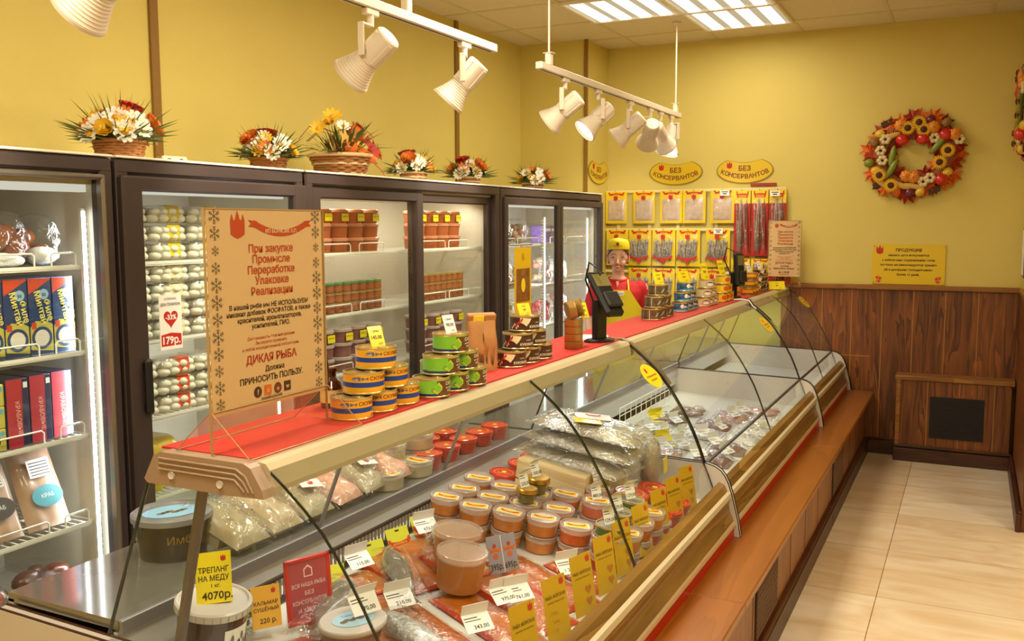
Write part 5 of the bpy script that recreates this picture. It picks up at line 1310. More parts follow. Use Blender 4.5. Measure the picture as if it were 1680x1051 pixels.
for k, x in enumerate((-2.565, -2.375, -2.18, -1.985, -1.755)): PB.put((x, YP, 1.612), 0, 'yellow pack of silver fish sticks, %s along the middle row from the pilaster' % nth(k))
for k, x in enumerate((-2.375, -2.18, -1.985, -1.79)): PB.put((x, YP, 1.310), 0, 'yellow pack of silver fish sticks, %s along the bottom row behind the cans' % nth(k))
for k, x in enumerate((-1.575, -1.445, -1.315)): PC.put((x, YP, 1.905), 0, 'long red pack of dried strips, %s from the stick packs' % nth(k))
for k, x in enumerate((-1.58, -1.43, -1.28)): PD.put((x, YP, 1.392), 0, 'short yellow-topped red pack, %s in the row below the long red packs' % nth(k))
for k, (x, z, lb) in enumerate(((-1.70, 1.885, 'white price tag clipped to the last flesh pack of the top row'), (-1.745, 1.60, 'white price tag clipped to the last stick pack of the middle row'), (-1.33, 1.875, 'white price tag clipped to the last long red pack'))):
    single(MB().box((0, 0, 0), (.07, .002, .04), PAPER).box((0, -.0012, .008), (.05, .0008, .006), INK).box((0, -.0012, -.006), (.03, .0008, .008), INK), 'price_tag', lb, 'price tag', (x, 6.994, z), 'price tags on the wall packs')
single(MB().box((0, 0, 0), (.19, .012, .022), M('red_bar', '#a5321c', .4), .002), 'hanger_bar', 'short red bar above the long red packs on the back wall', 'hanger bar', (-1.43, 7.07, 1.945))

# ------------------------------------------------------------------ wall signs
SGY = M('sign_yellow', '#e0bd1e', .3, coat=.5); SGB = M('sign_brown_text', '#7a3a14', .5); SGO = M('sign_olive_rim', '#9a8420', .4)
def oval_sign(label, x, W):
    s = thing('oval_wall_sign', label, 'sign', (x, YB_ - .001, 2.055), 0, 'oval yellow signs above the wall packs'); fr_ = frame((0, 0, 0), (1, 0, 0), (0, 0, 1)); H = .195
    def outline(f):
        P = [(f * W / 2 * math.cos(a), f * H / 2 * math.sin(a) - .0) for a in [PI * .70 + (PI * 1.60) * k / 34 for k in range(35)]]
        x0, y0 = P[-1]; n = 8
        P += [(x0 + (P[0][0] - x0) * k / n, y0 - .022 * math.sin(PI * k / n)) for k in range(1, n)]
        return P
    q = MB(); q.X = fr_; q.prism(outline(1), SGO, .006); q.build('rim', s)
    q = MB(); q.X = fr_; q.prism(outline(.955), SGY, .0012, .0062); q.build('face', s)
    q = MB(); q.X = fr_; castle(q, -W * .27, H * .18, W * .10, RED, .008); q.text('БЕЗ', H * .26, SGB, 0, H * -.02, .008, bold=.03)
    for ch, k in zip('КОНСЕРВАНТОВ', range(12)):
        t = (k - 5.5) / 5.5; q.text(ch, H * .23, SGB, t * W * .40, H * (-.32 + .19 * t * t), .008, bold=.03, rot=t * .42)
    q.build('lettering', s); return s
o = oval_sign('narrow yellow oval sign mounted on the pilaster side face', 0, .42); o.location = (-2.667, 6.86, 2.065); o.rotation_euler = (0, 0, PI / 2)
oval_sign('oval yellow БЕЗ КОНСЕРВАНТОВ sign above the flesh packs', -2.105, .425)
oval_sign('oval yellow БЕЗ КОНСЕРВАНТОВ sign above the long red packs', -1.572, .425)
ns = thing('notice_sign', 'rectangular yellow ПРОДУКЦИЯ notice on the wall over the wood panels', 'sign', (-.414, YB_ - .001, 1.363)); fr_ = frame((0, 0, 0), (1, 0, 0), (0, 0, 1))
q = MB(); q.X = fr_; q.box((0, 0, .003), (.475, .28, .006), SGY, .002); q.build('board', ns)
q = MB(); q.X = fr_
for sx in (-1, 1):
    for sy in (-1, 1):
        q2 = MB(); q2.X = fr_ @ T(sx * .225, sy * .128, .006); q2.lathe([(.006, 0), (.005, .003)], CHROME, 10); q2.build('screw', ns)
q.X = fr_; castle(q, -.19, .098, .05, RED, .0066); q.build('crest_print', ns); q = MB(); q.X = fr_
for k, (t, sz) in enumerate((('ПРОДУКЦИЯ', .027), ('нашего цеха выпускается', .021), ('с небольшим содержанием соли,', .021), ('поэтому не рекомендуется хранить', .021), ('её в домашних холодильниках', .021), ('более 15 дней.', .021))): q.text(t, sz, INK, 0, .093 - .034 * k, .0066, bold=.03, fit=.43)
q.build('lettering', ns)
for sx in (-1, 1):
    q = MB(); q.X = fr_
    for k in range(7): q.poly([(sx * (.195 + .014 * math.cos(k * .9) * (k > 0)) + .009 * math.cos(j * PI / 5), -.105 + .016 * math.sin(k * .9) * (k > 0) + .009 * math.sin(j * PI / 5)) for j in range(10)], RED if k % 2 else PETO, .0066 + .0002 * k)
    q.build('berry_print', ns)

# ------------------------------------------------------------------ autumn wreaths
LOR = M('maple_orange', '#d9641c', .55); LRD = M('maple_rust', '#a03414', .55); PUMP = M('pumpkin', '#e08a22', .4, coat=.3); TOM = M('tomato_red', '#c4201a', .3, coat=.5); POD = M('green_pod', '#7a8a2a', .4, coat=.3); WALN = M('nut_shell', '#8a6a3a', .6); PLUM = M('plum', '#6a1c3a', .35, coat=.4); LEM = M('lemon_gourd', '#e0b83a', .4, coat=.3); GARL = M('dry_blossom', '#d9c89a', .7)
def wreath(label, loc, rz, sc=1.0):
    r = thing('autumn_wreath', label, 'wreath', loc, rz); fr_ = frame((0, 0, 0), (1, 0, 0), (0, 0, 1)); rr = random.Random(11)
    q = MB(); q.X = fr_
    for t in range(10):
        ph = t * .63; q.tube([((.215 + .035 * math.cos(7 * a + ph)) * math.cos(a), (.205 + .035 * math.cos(7 * a + ph)) * math.sin(a), .035 + .03 * math.sin(7 * a + ph)) for a in [2 * PI * k / 48 for k in range(49)]], .006, WICK, 5)
    q.build('twig_ring', r)
    def P(a, R): return (R * math.cos(a), R * .94 * math.sin(a))
    def item(nm, fn, a, R, z, sp=0.0):
        q = MB(); x, y = P(a, R); q.X = fr_ @ T(x, y, z) @ RZ(sp if sp is not None else a); fn(q); return q.build(nm, r)
    def leaf(m_):
        def f(q):
            pts = []
            for j in range(14):
                t = 2 * PI * j / 14; R = .075 if j % 2 == 0 else .040; pts.append((R * math.cos(t), R * math.sin(t)))
            q.add([(x, y, .02 * math.sin(3 * t)) for t, (x, y) in enumerate(pts)] + [(0, 0, .01)], [(j, (j + 1) % 14, 14) for j in range(14)], m_)
        return f
    k = 0
    for a in [2 * PI * j / 26 for j in range(26)]:
        item('maple_leaf', leaf((LOR, LRD, PETO)[k % 3]), a + rr.uniform(-.08, .08), .265 + rr.uniform(-.02, .03), .03 + .015 * (k % 2), rr.random() * 3); k += 1
    for a in [2 * PI * j / 10 + .2 for j in range(10)]: item('maple_leaf', leaf((LRD, LOR)[k % 2]), a, .165, .03, rr.random() * 3); k += 1
    pump = lambda s_: (lambda q: (q.ell((0, 0, 0), (.043 * s_, .043 * s_, .033 * s_), PUMP, 24, 8, lambda v: 1 + .09 * math.cos(8 * math.atan2(v.y, v.x))), q.tube([(0, 0, .025 * s_), (.003, 0, .045 * s_)], .005, WICK, 6)))
    ball = lambda m_, rx, ry, rz: (lambda q: q.ell((0, 0, 0), (rx, ry, rz), m_, 16, 9))
    for (a, R) in ((1.95, .235), (1.02, .23), (4.45, .155), (4.75, .16), (.5, .29)): item('small_pumpkin', pump(1.0), a, R, .075)
    for (a, R) in ((2.15, .135), (1.12, .13), (5.5, .255), (.62, .24)): item('tomato', ball(TOM, .045, .042, .04), a, R, .075)
    for (a, R, sp) in ((.42, .165, .9), (3.75, .165, 1.1), (3.15, .135, 1.4)): item('green_pod', ball(POD, .075, .022, .022), a, R, .08, sp)
    for (a, R) in ((1.78, .20), (1.45, .235), (1.25, .19), (.12, .215), (5.95, .175), (3.72, .255), (4.15, .255)):
        x, y = P(a, R); o = put_flower(r, 'sun', fr_ @ Vector((x, y, .10)), fr_.to_3x3() @ Vector((0, 0, 1)), 1.05)
    for (a, R, m_) in ((2.5, .275, LEM), (3.55, .26, LEM), (5.75, .25, LEM), (4.9, .27, LEM), (2.75, .28, WALN), (.85, .30, WALN), (1.2, .27, PLUM), (4.65, .27, PLUM), (3.3, .29, POD), (4.35, .28, LOR)): item('little_gourd', ball(m_, .036, .03, .03), a, R, .06, rr.random() * 3)
    for (a, R) in ((2.95, .215), (3.3, .20), (5.05, .205), (5.3, .2), (.75, .175), (.35, .30), (2.55, .22)):
        def blossom(q):
            for j in range(6): q.ell((.022 * math.cos(j * 1.05), .022 * math.sin(j * 1.05), .0), (.017, .017, .013), GARL, 8, 6)
            q.ell((0, 0, .006), (.01, .01, .01), CENTB, 8, 5)
        item('dry_blossom', blossom, a, R, .08)
    for (a, R, sp) in ((2.4, .21, .3), (4.35, .23, -.35), (4.75, .225, -.2), (3.9, .28, -.7)): item('husk', ball(COBM, .075, .02, .015), a, R, .075, sp)
    for (a, R) in ((3.9, .30), (5.2, .29), (2.2, .3)): item('bark_piece', lambda q: q.box((0, 0, 0), (.08, .04, .02), M('bark', '#4a2c18', .8, bump=(40, .5)), .004, R=RZ(.4)), a, R, .05)
    r.scale = (sc, sc, sc); return r
wreath('large autumn wreath of sunflowers, pumpkins and maple leaves on the back wall', (-.405, 7.076, 2.118), 0, 1.0)
wreath('second autumn wreath on the side wall, mostly cut by the frame', (.298, 6.70, 2.36), -PI / 2, 1.0)
single(MB().box((0, 0, 0), (.016, .26, .32), M('notice_frame', '#6a4a2a', .4), .003).box((-.009, 0, 0), (.002, .23, .29), PAPER), 'framed_notice', 'small framed notice on the side wall above the wood panels', 'notice', (.290, 6.86, 1.46))

# ------------------------------------------------------------------ the seller behind the counter
SKIN = M('skin', '#e0ab90', .5); HAIR = M('brown_hair', '#5c3a22', .55, bump=(120, .4)); SHIRT = M('red_polo', '#c0161f', .75); APRON = M('yellow_apron', '#e8d21a', .6); CAPY = M('yellow_cap', '#ecd21c', .6); LIP = M('lips', '#bd6e60', .5); EYEW = M('eye_white', '#e6ddd6', .3); IRIS = M('iris_brown', '#2a1a12', .2, coat=.8); BROW = M('eyebrow', '#4f3020', .7); TROU = M('dark_trousers', '#1c1a20', .8); SHOE = M('dark_shoe', '#121010', .5)
pw_ = thing('person', 'woman in red polo, yellow apron and yellow cap standing behind the counter', 'person', (-2.225, 6.12, 0), .30)
def ring_loft(q, rings, m, n=28, sq=2.3):
    V = []
    for (cx, cy, z, rx, ry) in rings:
        for i in range(n):
            t = 2 * PI * i / n; c_, s_ = math.cos(t), math.sin(t); k = (abs(c_) ** sq + abs(s_) ** sq) ** (-1 / sq); V.append((cx + rx * c_ * k, cy + ry * s_ * k, z))
    q.add(V, [(j * n + i, j * n + (i + 1) % n, (j + 1) * n + (i + 1) % n, (j + 1) * n + i) for j in range(len(rings) - 1) for i in range(n)], m, True)
    q.add(V[:n], [list(range(n))[::-1]], m); q.add(V[-n:], [list(range(n))], m)
def limb(q, pts, rs, m, n=16):
    P = []; R_ = []
    for i in range(len(pts) - 1):
        a, b_ = Vector(pts[i]), Vector(pts[i + 1])
        for k in range(4): P.append(a.lerp(b_, k / 4)); R_.append(rs[i] + (rs[i + 1] - rs[i]) * k / 4)
    P.append(Vector(pts[-1])); R_.append(rs[-1]); q.tube(P, R_, m, n)
    q.ell(tuple(P[-1]), (R_[-1],) * 3, m, 12, 8); q.ell(tuple(P[0]), (R_[0],) * 3, m, 12, 8)
TOR = [(0, .0, .80, .155, .115), (0, 0, .88, .160, .112), (0, 0, .97, .135, .098), (0, -.005, 1.06, .142, .106), (0, -.008, 1.13, .158, .112), (0, .0, 1.19, .168, .098), (0, .008, 1.235, .150, .074), (0, .014, 1.262, .088, .060), (0, .012, 1.285, .052, .052)]
q = MB(); ring_loft(q, TOR, SKIN)
ring_loft(q, [(0, .012, 1.25, .056, .054), (0, .008, 1.30, .043, .046), (0, .006, 1.345, .041, .046), (0, .006, 1.40, .041, .048)], SKIN, 20)
HC = Vector((0, -.004, 1.432))
def headfn(p):
    g = 1.0
    if p.z < -.1: g *= 1 - .25 * min(1, (-p.z - .1) / .9) * (1 - .35 * max(0, -p.y))      # jaw narrows
    if p.y < 0 and -.2 < p.z < .25: g *= 1 - .03 * (1 - abs(p.x))
    return g
q.ell(tuple(HC), (.070, .088, .108), SKIN, 40, 26, headfn)
q.ell((0, -.072, 1.345), (.024, .018, .019), SKIN, 14, 9)                    # chin
for sg in (-1, 1):
    q.ell((sg * .034, -.062, 1.386), (.022, .018, .022), SKIN, 14, 9)        # cheek
    q.ell((sg * .030, -.079, 1.442), (.020, .009, .007), SKIN, 12, 8)        # brow
    q.ell((sg * .071, .006, 1.412), (.009, .018, .030), SKIN, 12, 9)         # ear
    q.ell((sg * .009, -.087, 1.381), (.008, .008, .006), SKIN, 10, 7)        # nostril wing
q.tube([(0, -.083, 1.440), (0, -.093, 1.412), (0, -.103, 1.388), (0, -.092, 1.378)], [.006, .0075, .0105, .006], SKIN, 12)
q.ell((0, -.084, 1.357), (.023, .011, .012), SKIN, 14, 8)                    # mouth mound
for sg in (-1, 1):
    S_ = (sg * .160, .008, 1.205); E_ = (sg * .200, .03, 1.00); W_ = (sg * .175, -.08, .82)
    limb(q, [S_, E_, W_], [.052, .040, .027], SKIN)
    pc = Vector((sg * .172, -.10, .785)); dn = Vector((-.02 * sg, -.45, -.9)).normalized(); lat = Vector((0, 1, -.45)).normalized()
    q.ell(tuple(pc), (.018, .040, .044), SKIN, 14, 9)
    for k, (o_, L_) in enumerate(((-.030, .060), (-.010, .070), (.011, .066), (.031, .050))):
        b0 = pc + dn * .028 + lat * o_; q.tube([b0, b0 + dn * L_ * .45, b0 + dn * L_ * .8 + Vector((-sg * .012, 0, 0)), b0 + dn * L_ + Vector((-sg * .026, 0, 0))], [.0095, .009, .008, .0065], SKIN, 10)
    b0 = pc - lat * .030; q.tube([b0, b0 - lat * .022 + dn * .012, b0 - lat * .028 + dn * .040], [.011, .010, .008], SKIN, 10)
    limb(q, [(sg * .085, .0, .82), (sg * .088, -.005, .46), (sg * .09, .02, .09)], [.085, .056, .037], SKIN)
    q.ell((sg * .092, -.05, .045), (.036, .10, .035), SKIN, 14, 9)
body = q.build('body', pw_)
rm = body.modifiers.new('fuse', 'REMESH'); rm.mode = 'VOXEL'; rm.voxel_size = .0048; rm.use_smooth_shade = True
sm = body.modifiers.new('soften', 'SMOOTH'); sm.factor = .5; sm.iterations = 3
# face details
for sg in (-1, 1):
    e = MB().ell((sg * .029, -.0772, 1.421), (.0098, .0036, .0036), EYEW, 14, 9).build('eye', pw_)
    MB().ell((sg * .029, -.0803, 1.421), (.0046, .0014, .0038), IRIS, 12, 8).build('iris', e)
    MB().tube([(sg * .016, -.0815, 1.426), (sg * .024, -.0852, 1.4285), (sg * .034, -.084, 1.4285), (sg * .044, -.076, 1.424)], [.0012, .0018, .0018, .001], IRIS, 6).build('eyelid_line', e)
    MB().tube([(sg * .012, -.090, 1.444), (sg * .026, -.091, 1.450), (sg * .042, -.082, 1.448), (sg * .050, -.074, 1.442)], [.0012, .0022, .0018, .0008], BROW, 6).build('eyebrow', pw_)
q = MB()
q.tube([(-.022, -.086, 1.3585), (-.009, -.094, 1.3605), (0, -.0955, 1.359), (.009, -.094, 1.3605), (.022, -.086, 1.3585)], [.0008, .0024, .0022, .0024, .0008], LIP, 8)
q.tube([(-.021, -.086, 1.3575), (0, -.0955, 1.3535), (.021, -.086, 1.3575)], [.0008, .0034, .0008], LIP, 8); q.build('lips', pw_)
# hair: cap of hair below the hat, gathered behind
q = MB()
def hairf(u, v):
    a0 = -PI * (.02 + .24 * v ** 1.5); a = a0 + (PI - 2 * a0) * u; z = 1.378 + .118 * v
    return ((.0715 + .004 * math.sin(PI * v)) * math.cos(a), .002 + (.0925 + .003 * math.sin(PI * v)) * math.sin(a), z)
q.grid(hairf, 34, 10, HAIR)
for sg in (-1, 1):
    q.tube([(sg * .002, -.083, 1.492), (sg * .034, -.076, 1.486), (sg * .056, -.052, 1.468), (sg * .064, -.026, 1.445), (sg * .066, -.012, 1.425)], [.004, .008, .009, .008, .003], HAIR, 8)
q.ell((0, .10, 1.40), (.035, .03, .04), HAIR, 14, 9); q.build('hair', pw_)
# cap
q = MB(); n = 32; V = []
rows = [(.99, 1.478, .014), (1.02, 1.492, .012), (.99, 1.520, .010), (.90, 1.540, .0), (.55, 1.548, 0), (.001, 1.550, 0)]
for s_, z, tilt in rows:
    for i in range(n):
        a = 2 * PI * i / n; f = max(0, -math.sin(a)); V.append((.0765 * s_ * math.cos(a), -.002 + .095 * s_ * math.sin(a), z + .012 * f * (1 if z > 1.5 else .3)))
q.add(V, [(j * n + i, j * n + (i + 1) % n, (j + 1) * n + (i + 1) % n, (j + 1) * n + i) for j in range(len(rows) - 1) for i in range(n)], CAPY, True)
cp = q.build('cap', pw_)
q = MB(); q.X = frame((0, -.1035, 1.512), (1, 0, 0), (0, -.05, 1)); castle(q, 0, .006, .022, SGB, .001)
for ch, k in zip('КРАСНАЯ', range(7)): q.text(ch, .010, SGB, (k - 3) * .0085, -.013 + .0006 * (k - 3) ** 2, -.0 + .0005 - .0004 * (k - 3) ** 2 + .001, bold=.02)
q.build('cap_badge', cp)
# polo shirt, sleeves, collar
q = MB(); ring_loft(q, [(cx, cy, z, rx + .010, ry + .011) for cx, cy, z, rx, ry in TOR[:-2]] + [(0, .014, 1.262, .092, .066), (0, .012, 1.274, .062, .058)], SHIRT)
for sg in (-1, 1):
    limb(q, [(sg * .150, .008, 1.205), (sg * .182, .018, 1.10), (sg * .192, .024, 1.055)], [.060, .054, .056], SHIRT)
shirt = q.build('polo_shirt', pw_); rm = shirt.modifiers.new('fuse', 'REMESH'); rm.mode = 'VOXEL'; rm.voxel_size = .007; rm.use_smooth_shade = True
sm = shirt.modifiers.new('soften', 'SMOOTH'); sm.factor = .5; sm.iterations = 4
q = MB()
for sg in (-1, 1):
    q.grid(lambda u, v: (sg * (.064 - .052 * u) * (1 + .10 * v), .010 - .075 * u - .020 * v + .0, 1.288 - .040 * u * (.6 + .4 * u) - .028 * v), 8, 3, SHIRT)
    q.grid(lambda u, v: (sg * (.064 + .002 * v), .010 + .05 * u, 1.288 - .025 * v), 4, 2, SHIRT)
q.tube([(.066 * math.cos(a), .010 + .064 * math.sin(a), 1.272 + .012 * math.sin(a)) for a in [2 * PI * k / 28 for k in range(29)]], .011, SHIRT, 10)
q.build('collar', shirt)
MB().add([(-.012, -.083, 1.262), (.012, -.083, 1.262), (0, -.101, 1.222)], [(0, 2, 1)], SKIN).build('open_neck', shirt)
# apron with bib
q = MB()
def apf(u, v):
    z = 1.205 - .62 * v; hw = .085 + .085 * min(1, v / .22); x = (u * 2 - 1) * hw
    rx, ry, cy = .175, .128, -.004
    return (x, cy - ry * math.sqrt(max(.05, 1 - (x / rx) ** 2)) - .004 - .006 * math.sin(v * 7 + u * 8) * v, z)
q.grid(apf, 16, 20, APRON); ap = q.build('apron', pw_)
q = MB()
for sg in (-1, 1): q.tube([(sg * .078, -.114, 1.200), (sg * .074, -.088, 1.240), (sg * .068, -.03, 1.268), (sg * .06, .04, 1.268)], .006, APRON, 6)
q.build('neck_strap', ap)
q = MB(); q.X = frame((.018, -.1385, 1.180), (1, 0, 0), (0, -.05, 1)); q.box((0, 0, 0), (.062, .028, .003), PAPER, .001); q.text('продавец', .009, INK, 0, -.003, .0022); q.build('name_tag', ap)
q = MB()
for sg in (-1, 1): limb(q, [(sg * .085, .0, .84), (sg * .088, -.005, .46), (sg * .09, .02, .085)], [.092, .066, .052], TROU)
ring_loft(q, [(0, 0, .76, .165, .122), (0, 0, .86, .168, .122), (0, 0, .90, .163, .118)], TROU); q.build('trousers', pw_)
for sg in (-1, 1): MB().ell((sg * .092, -.05, .045), (.044, .115, .045), SHOE, 16, 10).build('shoe', pw_)

# ------------------------------------------------------------------ goods inside the near display case
TILT = .139
def tilt(a): return (Matrix.Rotation(TILT, 3, 'Y') @ Matrix.Rotation(a, 3, 'Z')).to_euler()
def at(p, dx=0, dy=0, dz=0): return (p[0] + dx, p[1] + dy, p[2] + dz)
ORF = M('roe_orange', '#c06a2a', .35, coat=.4, var=(60, .3, '#d88a44')); RDO = M('roe_red_orange', '#b8401a', .35, coat=.5, var=(90, .3, '#d2602a')); RDF = M('roe_red', '#9c1a14', .35, coat=.5, var=(90, .3, '#c2341f')); PNF = M('salmon_pink', '#d2604a', .4, coat=.4)
STK = M('sticker_yellow', '#ecc62a', .4); SIDE = M('side_sticker_yellow', '#e2cf34', .45)
LIDC = glassy('cloudy_lid', '#ffffff', milk=.42, milkc='#d8cac2', rough=.12, boost=1.6)
RT, HT = .053, .055
GRP = 'small roe tubs with yellow lid stickers'
K_o = tub_proto('roe_tub', 'x', RT, HT, ORF, LIDC, STK, SIDE, GRP); K_r = tub_proto('roe_tub', 'x', RT, HT, RDO, LIDC, STK, SIDE, GRP); K_d = tub_proto('roe_tub', 'x', RT, HT, RDF, LIDC, STK, None, GRP)
K_o2 = tub_proto('roe_tub', 'x', RT, HT, ORF, LIDC, None, SIDE, GRP); K_d2 = tub_proto('roe_tub', 'x', RT, HT, RDF, LIDC, None, None, GRP); K_p = tub_proto('roe_tub', 'x', RT, HT, PNF, LIDC, STK, SIDE, GRP)
TUBS = [(p, k) for p, k in zip([(-1.505, 2.774, 0.776), (-1.497, 2.647, 0.775), (-1.412, 2.773, 0.763), (-1.492, 2.536, 0.774), (-1.401, 2.654, 0.761), (-1.401, 2.543, 0.761), (-1.310, 2.567, 0.749), (-1.217, 2.593, 0.736), (-1.120, 2.609, 0.722), (-1.220, 2.704, 0.736), (-1.312, 2.682, 0.749), (-1.291, 2.802, 0.746), (-1.244, 2.831, 0.739), (-1.179, 2.860, 0.730), (-1.177, 3.013, 0.730)],
        'oooooooorroorpr')]
# keep neighbours from touching: relax the row layout on the deck
pts = [[p[0], p[1]] for p, k in TUBS]
for it in range(200):
    for i in range(len(pts)):
        for j in range(i):
            dx, dy = pts[i][0] - pts[j][0], pts[i][1] - pts[j][1]; d = math.hypot(dx, dy)
            if 1e-6 < d < .1095:
                f = (.1095 - d) / d * .5; pts[i][0] += dx * f; pts[i][1] += dy * f; pts[j][0] -= dx * f; pts[j][1] -= dy * f
def dz(x): return .575 + (-.87 - x) * .14
def stack2(x, y, top, bot, lb, a=0.0):
    z = dz(x) + .001; n = Vector((.139, 0, .99)).normalized()
    if bot: bot.put((x, y, z), rot=tilt(a), label='%s, lower of two' % lb)
    p = Vector((x, y, z)) + n * (HT + .0005) * (1 if bot else 0)
    top.put(tuple(p), rot=tilt(a + rnd.uniform(-.2, .2)), label='%s, upper of two' % lb if bot else lb); return p + n * HT
WHERE = ['back corner of the block', 'second from the back corner', 'back row beside the small gold jar', 'end of the row by the smoked fish', 'behind the front row, second in', 'front row, second from the smoked fish', 'front row, third from the smoked fish', 'front row, fourth from the smoked fish', 'front row, fifth from the smoked fish', 'second row behind the fourth front stack', 'under the small gold jar', 'under the large gold jar', 'beside the large gold jar', 'pink-filled with four lid stickers', 'tall tag on its lid by the crate']
KM = {'o': (K_o, K_o2), 'r': (K_r, K_d2), 'd': (K_d, K_d2), 'p': (K_p, K_d2)}
TOPS = []
for i, ((x, y), (p, k)) in enumerate(zip(pts, TUBS)):
    t_, b_ = KM[k]; nm = {'o': 'orange roe tub', 'r': 'red-orange roe tub', 'p': 'pink roe tub'}[k]
    TOPS.append(stack2(x, y, t_, b_, '%s, %s' % (nm, WHERE[i]), .3))
# green cans over red tubs toward the front
LIDS2 = [(-1.013, 2.606, 0.707), (-1.005, 2.733, 0.706), (-1.011, 2.872, 0.707)]
CG = M('can_dark_green', '#1f5a2e', .35, coat=.3)
def deco_green(q, R, H): 
    bpoly(q, [(k * .2 - 2, H * .1, H * .22) for k in range(20)], R, ORC); q.text('Икорка', .014, PETO, 0, H * .42, warp=bend(R + .0003), bold=.03)
GC = can_proto('x', .044, .036, [(.012, CG), (.013, CG)], deco_green, lidm=STEEL, group='green roe cans on red tubs')
GT = []
for k, p in enumerate(LIDS2):
    x, y = p[0], p[1]
    for it in range(60):
        for (a, b_) in pts + [g[:2] for g in GT]:
            d = math.hypot(x - a, y - b_)
            if 1e-6 < d < .11: x += (x - a) / d * (.11 - d); y += (y - b_) / d * (.11 - d)
    GT.append((x, y)); tp = stack2(x, y, K_d, K_d2, 'red roe tub under the %s green can' % nth(k), .3)
    GC.put(tuple(tp), rot=tilt(.15), label='green roe can with orange lettering, %s from the front glass' % nth(k)); TOPS.append(tp)
# tubs behind the yellow cards
LT3 = [(-0.927, 2.656, 0.695), (-0.945, 2.772, 0.697), (-0.940, 2.901, 0.697)]
for k, p in enumerate(LT3):
    x, y = p[0], p[1]
    for it in range(60):
        for (a, b_) in pts + GT:
            d = math.hypot(x - a, y - b_)
            if 1e-6 < d < .112: x += (x - a) / d * (.112 - d); y += (y - b_) / d * (.112 - d)
    x = min(x, -.955); GT.append((x, y)); stack2(x, y, K_r if k else K_o, K_d2, 'roe tub %s along the yellow cards, seen through them' % nth(k), .3)
# gold-lidded glass jars
def goldjar(label, top, s_):
    r = thing('glass_jar', label, 'jar', tuple(top), 0, 'gold-lidded glass jars'); r.rotation_euler = tilt(.2); r.scale = (s_, s_, s_)
    MB().lathe([(.022, 0), (.027, .004), (.031, .030), (.026, .036)], M('caviar_olive', '#6a6434', .15, coat=.8), 24).build('jar_body', r)
    MB().lathe([(.031, .034), (.036, .036), (.036, .046), (.031, .049), (.0001, .049)], GOLD, 28, cap=False).build('lid', r)
    MB().tube([(.0365, 0, .04), (.03, .012, .02), (.028, .02, .008)], .001, BROWNC, 5).build('seal_string', r)
goldjar('small olive glass jar with gold lid standing on an orange tub', TOPS[10], 1.0); goldjar('larger olive glass jar with gold lid standing near the wooden crate', TOPS[11], 1.12)

# price slips
def slip(label, loc, a, price, lean=.75, w_=.055, h=.042, group='white price slips in the near case', m=PAPER, rx=0.0):
    """folded paper slip leaning back, text toward the shop"""
    q = MB(); q.X = RY(-lean) @ frame((0, 0, 0), (0, 1, 0), (0, 0, 1)); q.box((0, h / 2, 0), (w_, h, .0008), m)
    q.box((-w_ * .2, h * .78, .0006), (w_ * .5, h * .05, .0003), INK); q.box((-w_ * .15, h * .63, .0006), (w_ * .6, h * .04, .0003), INK); q.text(price, h * .30, INK, w_ * .08, h * .16, .0007, bold=.02)
    q.X = RY(-lean) @ frame((0, 0, 0), (0, 1, 0), (0, 0, 1)) @ T(0, h, -.0004) @ RX(-1.9); q.box((0, -h * .3, 0), (w_, h * .6, .0008), m)
    o = q.build('price_slip'); o.location = loc; o.rotation_euler = (0, 0, a); return tag(o, label, 'price slip', group)
def tallslip(label, top, a, price):
    o = slip(label, tuple(top), a, price, .30, .040, .050); return o
tallslip('white price slip on the small gold-lidded jar', TOPS[10] + Vector((0, 0, .048)), -.3, '235,00'); tallslip('white price slip on the larger gold-lidded jar', TOPS[11] + Vector((0, 0, .054)), -.3, '1 500,00')
tallslip('white price slip on the red tub by the crate', TOPS[14], -.5, '540,00'); tallslip('white price slip on the pink tub lid', TOPS[13], -.6, '480,00')
for k in range(3): tallslip('white price slip on the %s green can' % nth(k), TOPS[15 + k] + Vector((.004, 0, .035)), -.55, '129,00')

# two large tubs and the double price card
BT = tub_proto('sauce_tub', 'x', .071, .105, M('cream_orange_filling', '#b5743c', .35, coat=.5), glassy('clear_big_lid', '#ffffff', milk=.3, milkc='#e0cfc0', rough=.08, boost=1.6), None, None, 'large tubs of salted roe')
P1 = (-1.226, 2.152, 0.758); P2 = (-1.232, 2.281, 0.759)
def base(p, h): return (p[0] - .139 * h, p[1], p[2] - h)
b1 = base(P1, .133); b2 = base(P2, .133); b2 = (b1[0] - .085, b1[1] + .125, 0); b2 = (b2[0], b2[1], dz(b2[0]) + .028); b1 = (b1[0], b1[1], dz(b1[0]) + .028)
BT.put(b1, rot=tilt(.4), label='large tub of pale salted roe nearest the double price card'); BT.put(b2, rot=tilt(1.4), label='large tub of pale salted roe behind its twin, next to the stacked tubs')
dp = thing('price_board', 'grey double price board reading 395р. and 695р. beside the large tubs', 'price card', at((-1.198, 2.348, 0.621), -.0, 0, .012)); dp.rotation_euler = (0, 0, -.55)
q = MB(); q.X = RY(-.30) @ frame((0, 0, 0), (0, 1, 0), (0, 0, 1)); q.box((0, .055, 0), (.098, .11, .002), M('board_grey_lilac', '#9a98ac', .4)); q.box((0, .055, .0012), (.002, .11, .001), PAPER)
for sg, t in ((-1, '395р.'), (1, '695р.')): 
    q.text(t, .024, INK, sg * .0245, .012, .0016, fit=.043, bold=.02); ribbon(q, sg * .0245, .066, .034, .009, ORC, .0014, -.1); castle(q, sg * .0245, .080, .012, RED, .0016); q.poly([(sg * .0245 + .009 * math.cos(t2 * PI / 6), .050 + .009 * math.sin(t2 * PI / 6)) for t2 in range(12)], PNF, .0014)
q.build('board', dp)
